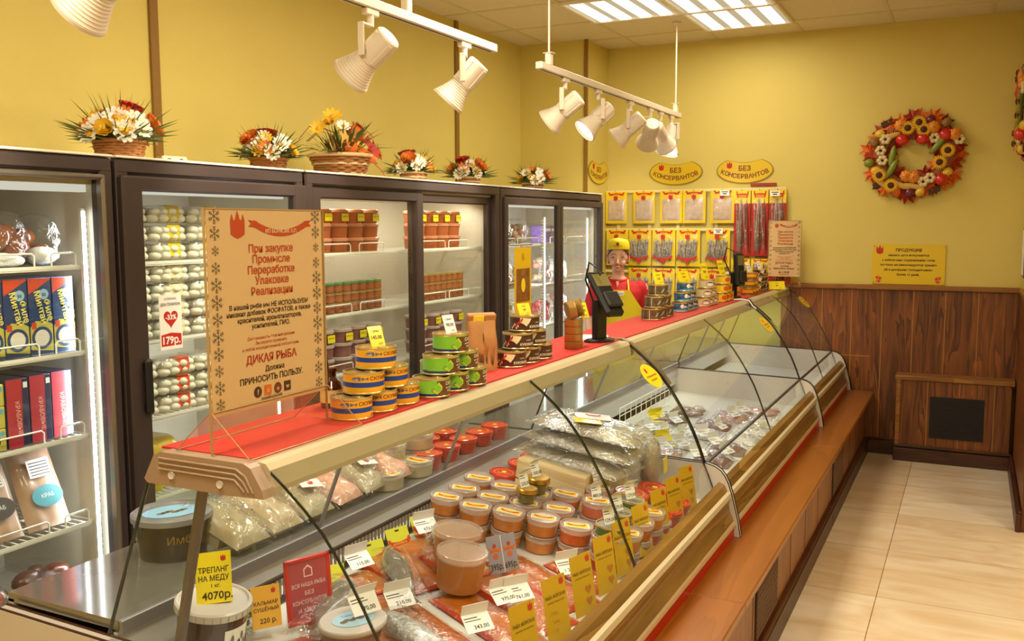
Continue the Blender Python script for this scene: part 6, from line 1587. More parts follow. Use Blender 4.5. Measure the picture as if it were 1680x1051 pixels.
q = MB().box((-.02, 0, -.004), (.06, .09, .003), ACRYL); q.build('foot', dp)

# vacuum packs of fish on the deck
SALM = M('salmon_fillet', '#c26a14', .35, coat=.15, var=(9, .35, '#a04c0a'), bump=(18, .25)); SALR = M('red_pack_edge', '#b8240f', .3, coat=.6); SILV = M('silver_fish_skin', '#8a8a86', .3, metal=.3, coat=.6, var=(70, .2, '#c6c3ba'), bump=(60, .3)); GOLDF = M('smoked_gold_skin', '#a8782e', .25, coat=.8, var=(12, .3, '#6a4818'), bump=(20, .35)); DARKF = M('dark_fish_back', '#4a463c', .25, coat=.7, var=(20, .3, '#8a8474'), bump=(30, .3))
def fishpack(label, p, a, W, D, th, m, edge, seed, head=False, group='vacuum-packed fish in the near case', lift=0.0, extra=None):
    """flat vacuum pack D long by W wide lying on the deck, with the glossy film over it"""
    ex = abs(D * .53 * math.cos(a)) + abs(W * .53 * math.sin(a)); p = (max(-1.565 + ex, min(-.895 - ex, p[0])) if ex < .33 else -1.23, p[1])
    r = thing('fish_pack', label, 'fish pack', (p[0] + .139 * lift, p[1], dz(p[0]) + .002 + lift), 0, group); r.rotation_euler = tilt(a)
    q = MB(); pouch(q, W, D, th, m, seed, 22, 14, edge, .88, True, .22); q.build('fillet', r)
    q = MB(); q.X = T(0, 0, .0012); pouch(q, W * 1.04, D * 1.03, th * 1.14 + .002, DECKFILM, seed, 22, 14, None, .9, False, .30); q.build('film', r)
    if head:
        q = MB(); q.X = T(-D / 2 - .012, 0, .004); q.box((0, 0, 0), (.05, W * .98, .0012), YEL)
        q.X = T(-D / 2 + .022, 0, th * .55 + .005) @ RZ(PI / 2); ribbon(q, 0, 0, W * .8, .022, RED, .001, .12); q.text('КОНСЕРВАНТ', .012, YEL, 0, -.004, .0016, fit=W * .6); q.X = T(-D / 2 - .018, 0, .005); q.box((0, 0, 0), (.006, .022, .001), INK)
        q.build('header_card', r)
    if extra: extra(r)
    return r
def tailed(r_):
    """fish shaped whole body: added to packs that hold a whole fish"""
def wholefish(label, p, a, L_, Wf, th, m, seed, lift=0.0):
    ex = abs(L_ * .57 * math.cos(a)) + abs(Wf * .7 * math.sin(a)); p = (max(-1.555 + ex, min(-.895 - ex, p[0])) if ex < .32 else -1.225, p[1])
    r = thing('whole_fish', label, 'fish pack', (p[0] + .139 * lift, p[1], dz(p[0]) + .003 + lift), 0, 'bagged whole fish in the near case'); r.rotation_euler = tilt(a)
    def f(u, v):
        x = (u - .5) * L_; w_ = Wf * (math.sin(PI * min(1, u * 1.08 + .04)) ** .7 * (1 - .55 * u) + .12) ; 
        if u > .88: w_ = Wf * (.12 + (u - .88) * 3.2)
        y = (v * 2 - 1); zz = th * math.sqrt(max(0, 1 - y * y)) * (1 if u < .86 else .35) * (math.sin(PI * min(.97, u + .05)) ** .5)
        return (x, y * w_ / 2, zz + .001)
    q = MB(); q.grid(f, 26, 12, m); q.build('fish', r)
    q = MB(); q.X = T(0, 0, .001); pouch(q, Wf * 1.35, L_ * 1.12, th * 1.25, FILM, seed, 20, 14, None, .9, False, .5); q.build('film', r)
    return r
F_ = [(-1.476, 2.207, 0.660), (-1.431, 2.092, 0.654), (-1.282, 2.158, 0.633), (-1.120, 2.314, 0.610), (-1.026, 2.298, 0.597), (-1.031, 2.417, 0.597), (-1.125, 2.100, 0.611), (-1.012, 2.090, 0.595), (-1.177, 1.933, 0.618), (-1.280, 1.867, 0.632), (-1.458, 1.904, 0.657)]
PK = ['orange salmon pack at the bottom edge of the view beside the oval tub', 'orange salmon pack second from the near end of the deck', 'orange salmon pack third from the near end, under the silver fish', 'orange salmon pack fourth from the near end, in front of the large tubs', 'orange salmon pack fifth from the near end of the deck', 'orange salmon pack nearest the stacked tubs']
for k in range(6):
    fishpack(PK[k], (-1.19, 1.60 + .156 * k), -.36, .138, .52 if k < 3 else .40, .018, SALM, SALR, 2 + k, k in (2, 3)) if k < 3 else fishpack(PK[k], (-1.10, 1.60 + .156 * k), -.36, .138, .36, .020, SALM, SALR, 2 + k, k == 4)
fishpack('orange salmon pack by the grey shelf edge behind the large tubs', (-1.46, 2.02), -.36, .13, .17, .018, SALM, SALR, 21)
fishpack('orange salmon pack with red edge under the golden smoked fish', (-1.42, 2.18), -.36, .135, .24, .018, SALM, SALR, 22)
fishpack('short orange fillet pack tucked against the front row of tubs', (-1.00, 2.50), -.36, .10, .22, .02, SALM, SALR, 23)
fishpack('short orange fillet pack behind the twin large tubs', (-1.43, 2.335), -.36, .13, .22, .018, SALM, SALR, 24)
wholefish('silver whole fish in clear film lying over the salmon packs', (-1.08, 1.80), -.36, .38, .09, .030, SILV, 7, .036)
wholefish('dark-backed whole fish bag under the oval tub', (-1.20, 1.52), -.30, .34, .09, .030, DARKF, 10, .036)
SM_ = [(-1.520, 2.487, 0.666), (-1.529, 2.070, 0.667), (-1.645, 1.811, 0.683)]
wholefish('golden smoked fish in a clear bag with a white slip', (SM_[0][0] + .02, SM_[0][1] - .12), -1.05, .27, .09, .036, GOLDF, 11, .034)
wholefish('dark fish tail in film behind the red framed sign', (SM_[1][0], SM_[1][1]), -.75, .32, .08, .030, DARKF, 12, .036)
wholefish('dark glossy fish bag behind the white-lidded bucket', SM_[2], -1.2, .30, .11, .03, DARKF, 13, .036)
HD = [(-1.626, 2.453, 0.681), (-1.643, 2.307, 0.683), (-1.651, 2.161, 0.684), (-1.674, 1.942, 0.688)]
def headpack(label, p, a, W):
    r = thing('header_pack', label, 'fish pack', (max(p[0] - .01, -1.535), p[1], dz(max(p[0] - .01, -1.535)) + .004), 0, 'yellow-headed packs along the slotted divider'); r.rotation_euler = tilt(a)
    q = MB(); q.X = RY(-.6); q.box((0, 0, .03), (.0012, W, .06), M('header_lime', '#c9cc2a', .4, coat=.3)); q.X = RY(-.6) @ frame((.001, 0, 0), (0, 1, 0), (0, 0, 1)); ribbon(q, 0, .012, W * .86, .014, RED, .0008, .08); q.text('БЕЗ КОНСЕРВАНТОВ', .008, YEL, 0, .008, .0012, fit=W * .6); q.poly([(-.008, .048), (.008, .048), (.008, .053), (-.008, .053)], INK, .0006); q.build('header_card', r)
    q = MB(); q.X = T(.055, 0, .0); pouch(q, W, .11, .018, SALM, int(W * 1000), 12, 12, SALR, .88); q.build('fillet', r)
for k, p in enumerate(HD): headpack('pack with lime-yellow header, %s along the slotted divider' % nth(k), p, (-.30, -.25, -.25, -.5, -.3)[k], (.10, .09, .11, .12, .09)[k])
# slotted divider rail at the back of the deck
dv = thing('slotted_divider', 'dark slotted plastic divider running below the grey shelf edge', 'divider', (-1.585, 2.20, dz(-1.585)))
q = MB(); q.box((0, 0, .006), (.012, 1.3, .012), M('divider_brown', '#2a211b', .35)); q.box((0, 0, .066), (.01, 1.3, .008), M('divider_brown', '#2a211b', .35)); q.build('rail', dv)
q = MB()
for k in range(72): q.box((0, -.64 + .018 * k, .036), (.004, .0075, .056), M('divider_clear', '#8a7f74', .25, coat=.5))
q.build('slats', dv)

# bucket, greenery, small cards, red framed sign, oval tub
bk = thing('bucket', 'white-lidded bucket of dark trepang in honey with a yellow card', 'bucket', (-1.56, 1.63, dz(-1.56) + .004)); bp = (-1.588, 1.522, 0.811)
bp = (max(bp[0], -1.525), max(bp[1], 1.50), 0); bk.location = (bp[0] - .019, bp[1], dz(bp[0] - .019) + .006); bk.rotation_euler = tilt(-.2)
JAM = M('dark_honey', '#2a0c0c', .15, coat=.9)
MB().lathe([(.070, 0), (.072, .004), (.080, .112)], JAM, 36).build('bucket_body', bk)
LIDW = M('bucket_lid', '#c9c2bd', .3, coat=.3)
q = MB().lathe([(.083, .108), (.086, .110), (.086, .126), (.082, .130), (.078, .130), (.076, .124), (.0001, .124)], LIDW, 48, cap=False)
for k in range(30): q.box((.0862 * math.cos(k * PI / 15), .0862 * math.sin(k * PI / 15), .117), (.001, .002, .014), M('lid_rib', '#a39c96', .4), R=RZ(k * PI / 15))
q.build('lid', bk)
q = MB(); V = []
for k in range(9):
    a = -.15 + .11 * k
    for z, R in ((.02, .0745), (.085, .0785)): V.append(((R + .0006) * math.cos(a - .1), (R + .0006) * math.sin(a - .1), z))
q.add(V, [(2 * k, 2 * k + 2, 2 * k + 3, 2 * k + 1) for k in range(8)], PAPER, True)
for k in range(7): blob(q, .079, -.12 + .12 * k, .05 + .012 * math.sin(k * 2), .05, .010, (INK, SNOW, M('print_olive', '#7a7a5a', .5))[k % 3], 9)
q.build('label', bk)
def yellowcard(label, loc, a, lines, w_=.075, h=.105, m=YEL, lean=.2, group='yellow price cards standing in the near case'):
    q = MB(); q.X = RY(-lean) @ frame((0, 0, 0), (0, 1, 0), (0, 0, 1)); q.box((0, h / 2, 0), (w_, h, .0015), m); castle(q, w_ * .28, h * .86, w_ * .16, RED, .001)
    for (t, sz, x, y) in lines: q.text(t, sz * h, INK, x * w_, y * h, .0011, bold=.02, fit=w_ * .86)
    q.X = RY(-lean); q.box((-.018, 0, .001), (.04, w_ * .98, .0015), m); o = q.build('price_card'); o.location = loc; o.rotation_euler = (0, 0, a); return tag(o, label, 'price card', group)
yellowcard('yellow card reading ТРЕПАНГ НА МЕДУ 4070р. on the white bucket lid', (bk.location.x + .030, bk.location.y - .01, bk.location.z + .122), -.75, [('ТРЕПАНГ', .15, 0, .60), ('НА МЕДУ', .15, 0, .44), ('1 кг.', .10, .05, .31), ('4070р.', .21, .08, .08)], .078, .115)
GRN = M('plastic_green', '#3f8a2c', .45, var=(60, .3, '#7ab84a'))
gp = (-1.581, 1.656, 0.695)
q = MB(); rr = random.Random(9)
for k in range(170):
    a = rr.uniform(0, 2 * PI); t = math.sqrt(rr.random()); c0 = Vector((.055 * t * math.cos(a), .06 * t * math.sin(a), .012 + .04 * rr.random() * (1 - t * .5))); d = Vector((rr.uniform(-1, 1), rr.uniform(-1, 1), rr.uniform(0, 1))).normalized(); s_ = d.orthogonal().normalized()
    q.add([c0, c0 + d * .010 + s_ * .006, c0 + d * .022, c0 + d * .010 - s_ * .006], [(0, 1, 2, 3)], GRN)
g_ = thing('artificial_greenery', 'tuft of plastic greenery with a white flower beside the bucket', 'decoration', (gp[0], gp[1], dz(gp[0]))); f = q.build('leaves', g_); f['kind'] = 'stuff'
put_flower(g_, 'dw', (.035, .0, .045), (1, -.5, 1), 1.1); put_flower(g_, 'dw', (-.02, .05, .03), (1, 0, 1), .9)
yellowcard('orange-yellow card beside the plastic greenery', at((-1.482, 1.647, 0.661), .0, 0, .03), -.6, [('КАЛЬМАР', .12, 0, .55), ('СУШЁНЫЙ', .12, 0, .40), ('220 р.', .16, .05, .12)], .07, .10, M('amber_card', '#e3a93a', .4, coat=.2))
rs = thing('framed_sign', 'small red-framed sign reading ВСЯ НАША РЫБА БЕЗ КОНСЕРВАНТОВ И ХИМИИ', 'sign', at((-1.437, 1.756, 0.654), 0, 0, .004)); rs.rotation_euler = (0, 0, -.42)
RFR = M('red_plastic_frame', '#c41c1c', .35, coat=.3); q = MB(); q.X = RY(-.12) @ frame((0, 0, .012), (0, 1, 0), (0, 0, 1)); W, H = .125, .165
for c_, d_ in (((0, .006, 0), (W, .012, .008)), ((0, H - .006, 0), (W, .012, .008)), ((-W / 2 + .006, H / 2, 0), (.012, H, .008)), ((W / 2 - .006, H / 2, 0), (.012, H, .008))): q.box(c_, d_, RFR, .003)
q.build('frame', rs)
q = MB(); q.X = RY(-.12) @ frame((0, 0, .012), (0, 1, 0), (0, 0, 1)); q.box((0, H / 2, 0), (W - .02, H - .02, .003), M('sign_dusty_red', '#a8404a', .5)); PKT = M('sign_pink_text', '#e6c2c2', .5)
q.poly([(-.012, .115), (.012, .115), (.012, .135), (0, .145), (-.012, .135)], PKT, .0022); q.poly([(-.009, .118), (.009, .118), (.009, .133), (0, .140), (-.009, .133)], M('sign_dusty_red', '#a8404a', .5), .0026)
for k, t in enumerate(('ВСЯ НАША РЫБА', 'БЕЗ', 'КОНСЕРВАНТОВ', 'И ХИМИИ')): q.text(t, .014, PKT, 0, .092 - .021 * k, .0024, bold=.012, fit=.092)
q.build('insert', rs)
q = MB(); q.X = RZ(0); q.box((0, 0, .004), (.05, .06, .008), ACRYL); q.box((-.004, 0, .012), (.014, .03, .014), RFR, .002); q.build('foot', rs)
ot = thing('oval_tub', 'oval white-lidded tub with a pale blue fish label near the red framed sign', 'tub', at((-1.287, 1.714, 0.713), -.0, 0, -.048)); ot.rotation_euler = tilt(-.35)
def oval_band(q, pr, m, A, B_):
    n = 36; V = [(A * s_ * math.cos(2 * PI * i / n), B_ * s_ * math.sin(2 * PI * i / n), z) for s_, z in pr for i in range(n)]
    q.add(V, [(j * n + i, j * n + (i + 1) % n, (j + 1) * n + (i + 1) % n, (j + 1) * n + i) for j in range(len(pr) - 1) for i in range(n)], m, True); q.add(V[-n:], [list(range(n))], m); q.add(V[:n], [list(range(n))[::-1]], m)
q = MB(); oval_band(q, [(.86, .012), (.96, .05)], M('herring_grey', '#8a8078', .3, coat=.6), .062, .085); q.build('tub_body', ot)
q = MB(); oval_band(q, [(.98, .046), (1.03, .048), (1.03, .058), (.99, .062), (.94, .061)], LIDW, .062, .085); q.build('lid', ot)
q = MB(); q.X = T(0, 0, .0615) @ RZ(PI / 2); q.poly([(.055 * math.cos(k * PI / 14), .034 * math.sin(k * PI / 14)) for k in range(28)], M('label_pale_blue', '#a9cfe6', .4), .0006)
for k in range(5): q.poly([(-.03 + .012 * k + .010 * math.cos(t * PI / 5), -.004 + .004 * (k % 2) + .006 * math.sin(t * PI / 5)) for t in range(10)], SNOW, .001)
q.text('Сельдь', .012, M('label_blue_text', '#2a6a9a', .4), 0, .014, .001); q.build('label', ot)
for (px_, a, price, lb) in zip([(-1.490, 2.051, 0.702), (-1.280, 1.930, 0.672), (-1.483, 2.390, 0.701), (-1.078, 2.133, 0.644), (-1.053, 2.168, 0.641), (-1.062, 1.950, 0.642), (-1.014, 2.423, 0.635)], (-.35, -.55, -.5, -.5, -.6, -.6, -.65), ('115,00', '210,00', '673,00', '970,00', '761,00', '343,00', '1 210,00'),
        ('on the dark fish tail', 'on the orange packs behind the oval tub', 'on the golden smoked fish', 'on the silver whole fish, nearer the tubs', 'on the silver whole fish, nearer the cards', 'on the salmon pack by the front glass', 'on the fillet pack before the stacked tubs')):
    slip('white price slip %s' % lb, px_, a, price, .95, .075, .052)
slip('white price slip reading 170,00 on the oval tub lid', (ot.location.x + .03, ot.location.y + .03, ot.location.z + .067), -.4, '170,00', .7, .075, .05)
# row of yellow cards along the front glass
AMB = M('amber_front_card', '#cda012', .4, coat=.2); HRT = M('card_heart', '#b5701c', .5)
def frontcard(y, k):
    q = MB(); q.X = RY(-.17) @ frame((0, 0, 0), (0, 1, 0), (0, 0, 1)); w_, h = .088, .165; q.box((0, h / 2, 0), (w_, h, .0016), AMB); q.box((0, .004, -.012), (w_, .006, .024), ACRYL); castle(q, .028, .148, .018, RED, .001)
    q.text('РЫБА МОРСКАЯ', .012, INK, 0, .112, .0011, fit=.075, bold=.02); q.text('свежей заморозки', .007, INK, 0, .100, .0011, fit=.07)
    if k > 1:
        for hz in (.066, .034): q.poly([(.018 + .014 * (16 * math.sin(t) ** 3) / 16, hz + .015 * (13 * math.cos(t) - 5 * math.cos(2 * t) - 2 * math.cos(3 * t) - math.cos(4 * t)) / 16) for t in [-j * 2 * PI / 20 for j in range(20)]][::-1], HRT, .001)
    else:
        for j in range(3): q.text(('290р.', 'филе', '1 кг')[j], .013, HRT, -.01, .07 - .022 * j, .0011)
    o = q.build('price_card', loc=(-.906, y, .592)); o.rotation_euler = (0, 0, -.30); return tag(o, 'yellow card standing against the front glass, %s from the viewer' % nth(k), 'price card', 'yellow cards along the front glass')
for k, y in enumerate((1.90, 2.085, 2.265, 2.435, 2.59, 2.77, 2.96, 3.13, 3.30)): frontcard(y, k)

# wooden crate with bagged fish
CRW = wood('crate_pine', '#d6b67c', '#f0dcae', 'X', .5, rough=.55, across='Z'); cr = thing('wooden_crate', 'pale pine crate holding bagged fish at the far end of the near case', 'crate', (-1.33, 3.02, 0))
CRP = [(-1.508, 3.056, 0.664), (-1.192, 2.971, 0.620), (-1.124, 3.448, 0.611)]; 
cx, cy = -1.34, 3.19; cr.location = (cx, cy, dz(cx) + .004); cr.rotation_euler = tilt(-.05)
W, D, H = .41, .28, .135       # W along y, D along x
for nm, c_, d_ in (('front_board', (0, -W / 2, .098), (D, .014, .070)), ('front_board', (0, -W / 2, .03), (D, .014, .056)), ('back_board', (0, W / 2, .098), (D, .014, .070)), ('back_board', (0, W / 2, .03), (D, .014, .056)), ('end_board', (D / 2 - .007, 0, .068), (.014, W - .016, .130)), ('end_board', (-D / 2 + .007, 0, .068), (.014, W - .016, .130)), ('bottom_board', (0, 0, .010), (D - .03, W - .016, .010)), ('lid_board', (0, 0, .134), (D, W + .01, .006))):
    q = MB(); q.box(c_, d_, CRW, .002)
    if nm == 'front_board' and c_[2] < .05: q.box((.03, c_[1] - .0075, .052), (.12, .001, .012), M('crate_slot_dark', '#5a4020', .7))
    q.build(nm, cr)
PALEF = M('pale_fish_in_bag', '#8f8062', .4, coat=.4, var=(14, .35, '#b5a584')); BAGF = glassy('crinkled_bag', '#ffffff', milk=.22, milkc='#d8d4cc', rough=.10, bump=(20, .9), boost=2.2)
n = Vector((.139, 0, .99))
for k in range(3):
    b_ = Vector((cx, cy, dz(cx) + .004)) + n * (.141 + .058 * k) + Vector((.035 + .01 * k, -.06 + .01 * k, 0))
    r = thing('bagged_fish', 'clear crinkled bag with pale fish, %s from the crate lid' % nth(k), 'fish pack', tuple(b_), 0, 'bagged fish piled on the wooden crate'); r.rotation_euler = tilt(-.12 + .06 * k)
    q = MB(); pouch(q, .21, .40, .030, PALEF, 50 + k, 22, 14); q.build('fish', r)
    q = MB(); q.X = T(0, 0, .001); pouch(q, .26, .43, .044, BAGF, 60 + k, 26, 16, None, .9, False, .4); q.build('film', r)
    if k == 2:
        q = MB(); q.X = T(.165, 0, .02)
        for j in range(14):
            a = 2 * PI * j / 14; rr_ = random.Random(j); L_ = .05 + .03 * rr_.random(); q.add([(0, .012 * math.cos(a), .012 * math.sin(a)), (.02, .03 * math.cos(a + .2), .03 * math.sin(a + .2)), (L_, .045 * math.cos(a) , .035 * math.sin(a) + .004), (.02, .03 * math.cos(a - .3), .03 * math.sin(a - .3))], [(0, 1, 2, 3)], BAGF)
        q.build('gathered_neck', r)
        q = MB(); q.X = T(-.02, -.01, .041) @ RZ(.5); q.box((0, -.05, 0), (.10, .065, .0012), YEL); q.box((.03, .01, .002), (.13, .075, .0012), PAPER); q.X = q.X @ T(.03, .02, .003); ribbon(q, 0, 0, .05, .014, RED, .0008, .1); q.build('label_sheets', r)
hp = at((-1.137, 3.481, 0.762)); 
r = thing('bagged_fish', 'fish in clear film hanging over the crate end with a yellow tag', 'fish pack', (-1.075, 3.33, dz(-1.075) + .012), .0, None); r.rotation_euler = (0, .0, .0)
q = MB(); q.ell((0, 0, .11), (.035, .055, .11), PALEF, 18, 12, lambda p: 1 + .1 * noise.noise(p * 2)); q.build('fish', r)
q = MB(); q.ell((0, 0, .115), (.045, .068, .115), BAGF, 18, 12, lambda p: 1 + .16 * noise.noise(p * 3)); q.build('film', r)
q = MB(); q.X = T(.05, .03, .12) @ RX(.15); q.box((0, 0, 0), (.002, .045, .06), YEL); q.build('yellow_tag', r)
# red-lidded buckets
RL = M('red_lid', '#c4301c', .3, coat=.5); RLP = M('red_lid_print', '#e8783c', .4)
def redlid(lidm, fill, H, R, lb):
    r = thing('roe_bucket', lb, 'tub', group='red-lidded roe tubs'); MB().lathe([(R * .88, 0), (R * .97, H - .012)], fill, 28).build('tub_body', r)
    l = MB().lathe([(R, H - .014), (R * 1.03, H - .012), (R * 1.03, H - .002), (R * .98, H), (R * .93, H), (R * .91, H - .003), (.0001, H - .003)], lidm, 28, cap=False).build('lid', r)
    q = MB(); q.lathe([(R * .72, H - .0025), (R * .72, H - .0018), (R * .64, H - .0018), (R * .64, H - .0025)], RLP, 28, cap=False); q.X = T(0, 0, H - .0025); castle(q, 0, .006, R * .35, YEL, .0006); ribbon(q, 0, -.012, R * .8, .010, RLP, .0006, .1); q.build('lid_print', r); return Kind(r)
RB = redlid(RL, RDF, .095, .062, 'x'); RS = redlid(RL, RDF, .055, .053, 'x'); RW = redlid(LIDC, RDF, .055, .053, 'x')
used = pts + GT + [(b1[0], b1[1]), (b2[0], b2[1])]
def free(x, y, dmin):
    for it in range(80):
        for (a, b_) in used:
            d = math.hypot(x - a, y - b_)
            if 1e-6 < d < dmin: x += (x - a) / d * (dmin - d); y += (y - b_) / d * (dmin - d)
    used.append((x, y)); return x, y
for k, p in enumerate([(-1.150, 3.166, 0.709), (-1.097, 3.134, 0.702)]):
    x, y = free(*((-1.11, 3.06), (-1.04, 3.17))[k], .125); RB.put((x, y, dz(x) + .001), rot=tilt(.3), label='large red-lidded roe bucket in front of the crate end, %s from the crate' % nth(k))
for k, p in enumerate([(-1.055, 3.137, 0.656), (-1.064, 3.374, 0.657), (-1.004, 3.345, 0.649), (-0.995, 3.128, 0.647), (-0.945, 3.223, 0.641)]):
    x, y = free(*((-.985, 3.06), (-.96, 3.22), (-1.0, 3.33), (-.955, 3.11), (-.95, 3.0))[k], .112); x = min(x, -.95); (RW if k == 4 else RS).put((x, y, dz(x) + .001), rot=tilt(.3), label='small %s-lidded roe tub toward the end panel, %s in order' % ('clear' if k == 4 else 'red', nth(k)))
for k, p in enumerate([(-1.717, 3.188, 0.749), (-1.695, 3.290, 0.746), (-1.701, 3.035, 0.746)]):
    x, y = free(max(p[0], -1.56), p[1], .112); RS.put((x, y, dz(x) + .001), rot=tilt(.3), label='orange-printed red-lidded tub behind the stacked tubs, %s in order' % nth(k))

# ------------------------------------------------------------------ rear ledge of the near case
ZL = .786
def ledge(px): return px
big = thing('caviar_bucket', 'dark caviar bucket with a pale blue oval lid label on the rear ledge', 'bucket', (-1.881, 1.738, 0.786)); big.location.z = ZL
q = MB().lathe([(.085, 0), (.098, .10)], M('caviar_black', '#1c1210', .25, coat=.6), 36); q.text('Имбир', .03, GOLD, .02, .05, warp=lambda a, b: (.094 * math.cos(a / .093 - .6), .094 * math.sin(a / .093 - .6), b)); q.build('bucket_body', big)
MB().lathe([(.1, .096), (.104, .098), (.104, .112), (.099, .116), (.094, .116), (.092, .111), (.0001, .111)], M('grey_lid', '#7f7f86', .3, coat=.4), 40, cap=False).build('lid', big)
q = MB(); q.X = T(0, 0, .1115) @ RZ(1.0); q.poly([(.075 * math.cos(k * PI / 14), .055 * math.sin(k * PI / 14)) for k in range(28)], M('label_sky_blue', '#8fbfe6', .4), .0006)
for k in range(6): q.poly([(-.03 + .012 * k + .012 * math.cos(t * PI / 5), -.012 + .006 * (k % 3) + .008 * math.sin(t * PI / 5)) for t in range(10)], SNOW, .001)
q.build('lid_label', big)
REARB = [(330, 905, PALEF, 'pale squid bag beside the caviar bucket'), (395, 885, WHM, 'cloudy white bag, second along the rear ledge'), (455, 858, PALEF, 'clear bag with a red crest, third along the rear ledge'), (520, 838, PINKM, 'reddish fillet bag, fourth along the rear ledge'), (575, 815, PALEF, 'tan fillet bag, fifth along the rear ledge'), (615, 800, PINKM, 'reddish fillet bag just before the round tubs')]
for k, ((px_, py_, m_, lb), p) in enumerate(zip(REARB, [(-1.759, 1.746, 0.786), (-1.757, 1.905, 0.786), (-1.755, 2.064, 0.786), (-1.743, 2.212, 0.786), (-1.739, 2.363, 0.786), (-1.737, 2.495, 0.786)])):
    r = thing('ledge_bag', lb, 'food bag', (-1.79, 1.835 + .142 * k, ZL), 0, 'bags on the rear ledge'); r.rotation_euler = (0, .32, rnd.uniform(-.06, .06)); r.location.z = ZL + .058
    q = MB(); pouch(q, .125, .22, .05, m_, 70 + k, 16, 14); q.build('food', r)
    q = MB(); q.X = T(0, 0, .002); pouch(q, .138, .25, .06, FILM, 80 + k, 18, 16, None, .9, False, .6); q.build('film', r)
    q = MB(); q.box((-.02, 0, -.018), (.13, .12, .03), m_); q.build('food_underside', r)
    if k in (2, 4): q = MB(); q.X = T(.03, .02, .058) @ RZ(1.2); q.box((0, 0, 0), (.07, .045, .001), PAPER); castle(q, 0, 0, .02, RED, .001); q.build('label', r)
CLT = tub_proto('snack_tub', 'x', .062, .055, M('pale_snack', '#b9a88a', .5), LIDC, STK, None, 'clear tubs with yellow stickers on the rear ledge')
for k, p in enumerate([(-1.635, 2.437, 0.900), (-1.638, 2.589, 0.900), (-1.646, 2.742, 0.900)]):
    for j in range(2): CLT.put((-1.80, p[1] + .02 + .03 * k, ZL + .0555 * j), -.4, 'clear snack tub on the rear ledge, %s stack, %s' % (nth(k), ('lower', 'upper')[j]))
    CLT.put((-1.715, p[1] + .06 + .03 * k, ZL), -.2, 'single clear snack tub in front of the %s rear-ledge stack' % nth(k)) if k < 2 else None
for k, (x, y) in enumerate([(-1.73, 2.78), (-1.73, 2.91), (-1.73, 3.04), (-1.86, 2.85), (-1.86, 2.98), (-1.73, 3.17), (-1.86, 3.11), (-1.73, 3.30)]): RS.put((x, y, ZL), .3, 'orange-printed red-lidded tub on the rear ledge, %s in order' % nth(k))
# oval stickers on the front glasses
STY = M('sticker_bright_yellow', '#f2c81a', .4)
def glass_sticker(label, y, t0, s_=1.0):
    """oval card on the curved glass between profile heights"""
    def prof(t):
        f = t * (len(CURVE) - 1); i = min(int(f), len(CURVE) - 2); g = f - i; return Vector((CURVE[i][0] + (CURVE[i + 1][0] - CURVE[i][0]) * g, 0, CURVE[i][1] + (CURVE[i + 1][1] - CURVE[i][1]) * g))
    a, b_ = prof(t0 - .07), prof(t0 + .07); c = prof(t0); d = (a - b_).normalized(); nrm = Vector((0, 1, 0)).cross(d)
    X = frame((c.x, y, c.z), (0, 1, 0), tuple(d)); X = X @ T(0, 0, .004)
    q = MB(); q.X = X; q.prism([(.075 * s_ * math.cos(k * PI / 18), .055 * s_ * math.sin(k * PI / 18)) for k in range(36)], STY, .0012); castle(q, -.02 * s_, .026 * s_, .022 * s_, RED, .0016); q.text('Натуральная икра', .013 * s_, SGB, 0, -.004 * s_, .0016, fit=.11 * s_, bold=.02); q.text('из лосося', .013 * s_, SGB, 0, -.022 * s_, .0016, bold=.02)
    return tag(q.build('glass_sticker'), label, 'sticker', 'yellow oval stickers on the case glass')
glass_sticker('yellow oval sticker on the curved glass end of the near case', 3.37, .24)
glass_sticker('yellow oval sticker on the curved glass end of the middle case', 5.50, .26)
glass_sticker('yellow oval sticker on the curved glass of the far case by the wall', 6.98, .22)

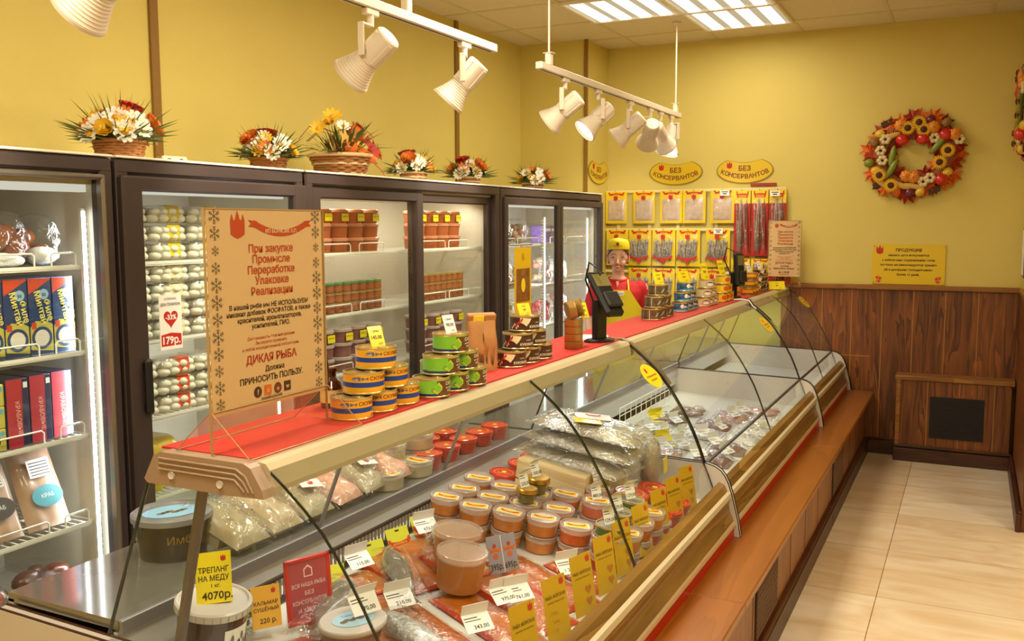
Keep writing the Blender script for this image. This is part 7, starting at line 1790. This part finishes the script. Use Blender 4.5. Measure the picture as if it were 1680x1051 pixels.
# ------------------------------------------------------------------ middle and far cases
def dz2(x): return .56 + (-.862 - x) * (.04 / .788)
TL2 = (Matrix.Rotation(.0507, 3, 'Y'))
MIX = [M('dried_pink', '#b0786a', .4, coat=.5, var=(20, .3, '#cfa090')), M('dried_pale', '#b8aea0', .4, coat=.5, var=(20, .3, '#dad2c6')), M('dried_dark', '#5a3a34', .4, coat=.5, var=(24, .3, '#8a6258')), M('dried_salmon', '#c07a5a', .4, coat=.5, var=(20, .3, '#d9a48a'))]
k = 0
for (x, y, a, mi) in ((-1.52, 3.62, .2, 3), (-1.30, 3.60, -.1, 3), (-1.08, 3.62, .1, 0), (-1.52, 3.85, .3, 3), (-1.28, 3.84, .2, 3), (-1.06, 3.86, -.2, 2), (-1.50, 4.08, 0, 1), (-1.26, 4.08, .4, 0), (-1.03, 4.10, .1, 2), (-1.48, 4.31, .3, 1), (-1.24, 4.32, -.2, 1), (-1.02, 4.34, .3, 2), (-1.46, 4.54, .2, 1), (-1.22, 4.56, .1, 1), (-1.00, 4.58, -.1, 1), (-1.44, 4.78, .5, 2), (-1.20, 4.80, .3, 2), (-.99, 4.82, 0, 1), (-1.40, 5.02, .2, 2), (-1.17, 5.04, .1, 0), (-.98, 5.06, .2, 1), (-1.05, 5.28, .2, 0)):
    r = thing('dried_fish_bag', 'clear bag of dried seafood in the middle case, %s counting from the near panel' % nth(k), 'food bag', (max(x, -1.50), max(y, 3.64), dz2(max(x, -1.50)) + .003), 0, 'bags of dried seafood in the middle case'); r.rotation_euler = (TL2 @ Matrix.Rotation(a * .35, 3, 'Z')).to_euler()
    q = MB(); 
    if k % 3 == 0:
        rr = random.Random(k)
        for j in range(7): q.ell((rr.uniform(-.02, .02), -.06 + .02 * j, .016), (.085, .010, .012), MIX[mi], 12, 8)
    else: pouch(q, .15, .17, .032, MIX[mi], 90 + k, 14, 12, None, .9, True, .5)
    q.build('food', r)
    q = MB(); q.X = T(0, 0, .001); pouch(q, .20, .205, .042, FILM, 120 + k, 16, 14, None, .9, False, .7); q.build('film', r)
    if k % 5 == 2: q = MB(); q.X = T(.0, .07, .03) @ RZ(.4); q.box((0, 0, 0), (.10, .03, .001), YEL); q.build('yellow_strip', r)
    k += 1
for k, p in enumerate([(-2.564, 7.035, 0.620), (-1.418, 4.466, 0.620), (-1.318, 4.421, 0.620), (-1.356, 4.691, 0.620), (-1.689, 5.537, 0.620), (-1.242, 4.103, 0.620), (-1.183, 4.198, 0.620), (-1.145, 4.443, 0.620), (-1.065, 4.034, 0.620), (-1.104, 4.648, 0.620), (-1.118, 4.980, 0.620), (-1.102, 5.135, 0.620), (-0.935, 4.650, 0.620), (-1.049, 4.303, 0.620), (-1.226, 4.404, 0.620), (-0.955, 4.149, 0.620)]):
    if -1.6 < p[0] < -.9 and 3.55 < p[1] < 5.55:
        slip('white price slip on the dried seafood bags, %s in order from the near panel' % nth(k), (p[0], p[1], .612), -.5 + rnd.uniform(-.3, .3), ('120,00', '98,50', '210,00', '175,00')[k % 4], 1.1, .07, .05, 'white price slips in the middle case')
for k, p in enumerate([(-1.481, 4.718, 0.620), (-1.493, 6.006, 0.620), (-1.290, 4.229, 0.620)]):
    slip('yellow price slip on the dried seafood bags, %s in order from the near panel' % nth(k), (p[0], p[1], .615), -.5, '350', .8, .10, .045, 'yellow price slips in the middle case', YEL)
BSK = [(-1.60, 4.72), ]
bs = thing('wire_basket', 'white wire divider rack at the back of the middle case', 'wire rack', (-1.56, 4.75, dz2(-1.56) + .008))
q = MB()
for z in (.01, .05, .09, .13): q.tube([(0, -.42, z), (0, .42, z)], .0025, WIRE, 6)
for j in range(11): q.tube([(0, -.42 + .084 * j, .0), (0, -.42 + .084 * j, .13)], .0025, WIRE, 6)
for j in range(3): q.tube([(-.03, -.40 + .40 * j, .002), (.03, -.40 + .40 * j, .002)], .0025, WIRE, 6)
q.build('wire_grid', bs)
for k, (x, y, mi) in enumerate(((-1.30, 5.82, 2), (-1.12, 5.90, 2), (-1.40, 6.02, 0), (-1.02, 5.80, 1), (-1.18, 6.12, 2), (-.98, 6.02, 1))):
    r = thing('dried_fish_bag', 'clear bag of dried seafood in the far case, %s from its near panel' % nth(k), 'food bag', (x, y, dz2(x) + .002), 0, 'bags of dried seafood in the far case'); r.rotation_euler = (TL2 @ Matrix.Rotation(.3 * k, 3, 'Z')).to_euler()
    q = MB(); pouch(q, .12, .13, .035, MIX[mi], 150 + k, 14, 12, None, .9, True, .6); q.build('food', r)
    q = MB(); q.X = T(0, 0, .001); pouch(q, .155, .165, .045, FILM, 160 + k, 16, 14, None, .9, False, .7); q.build('film', r)
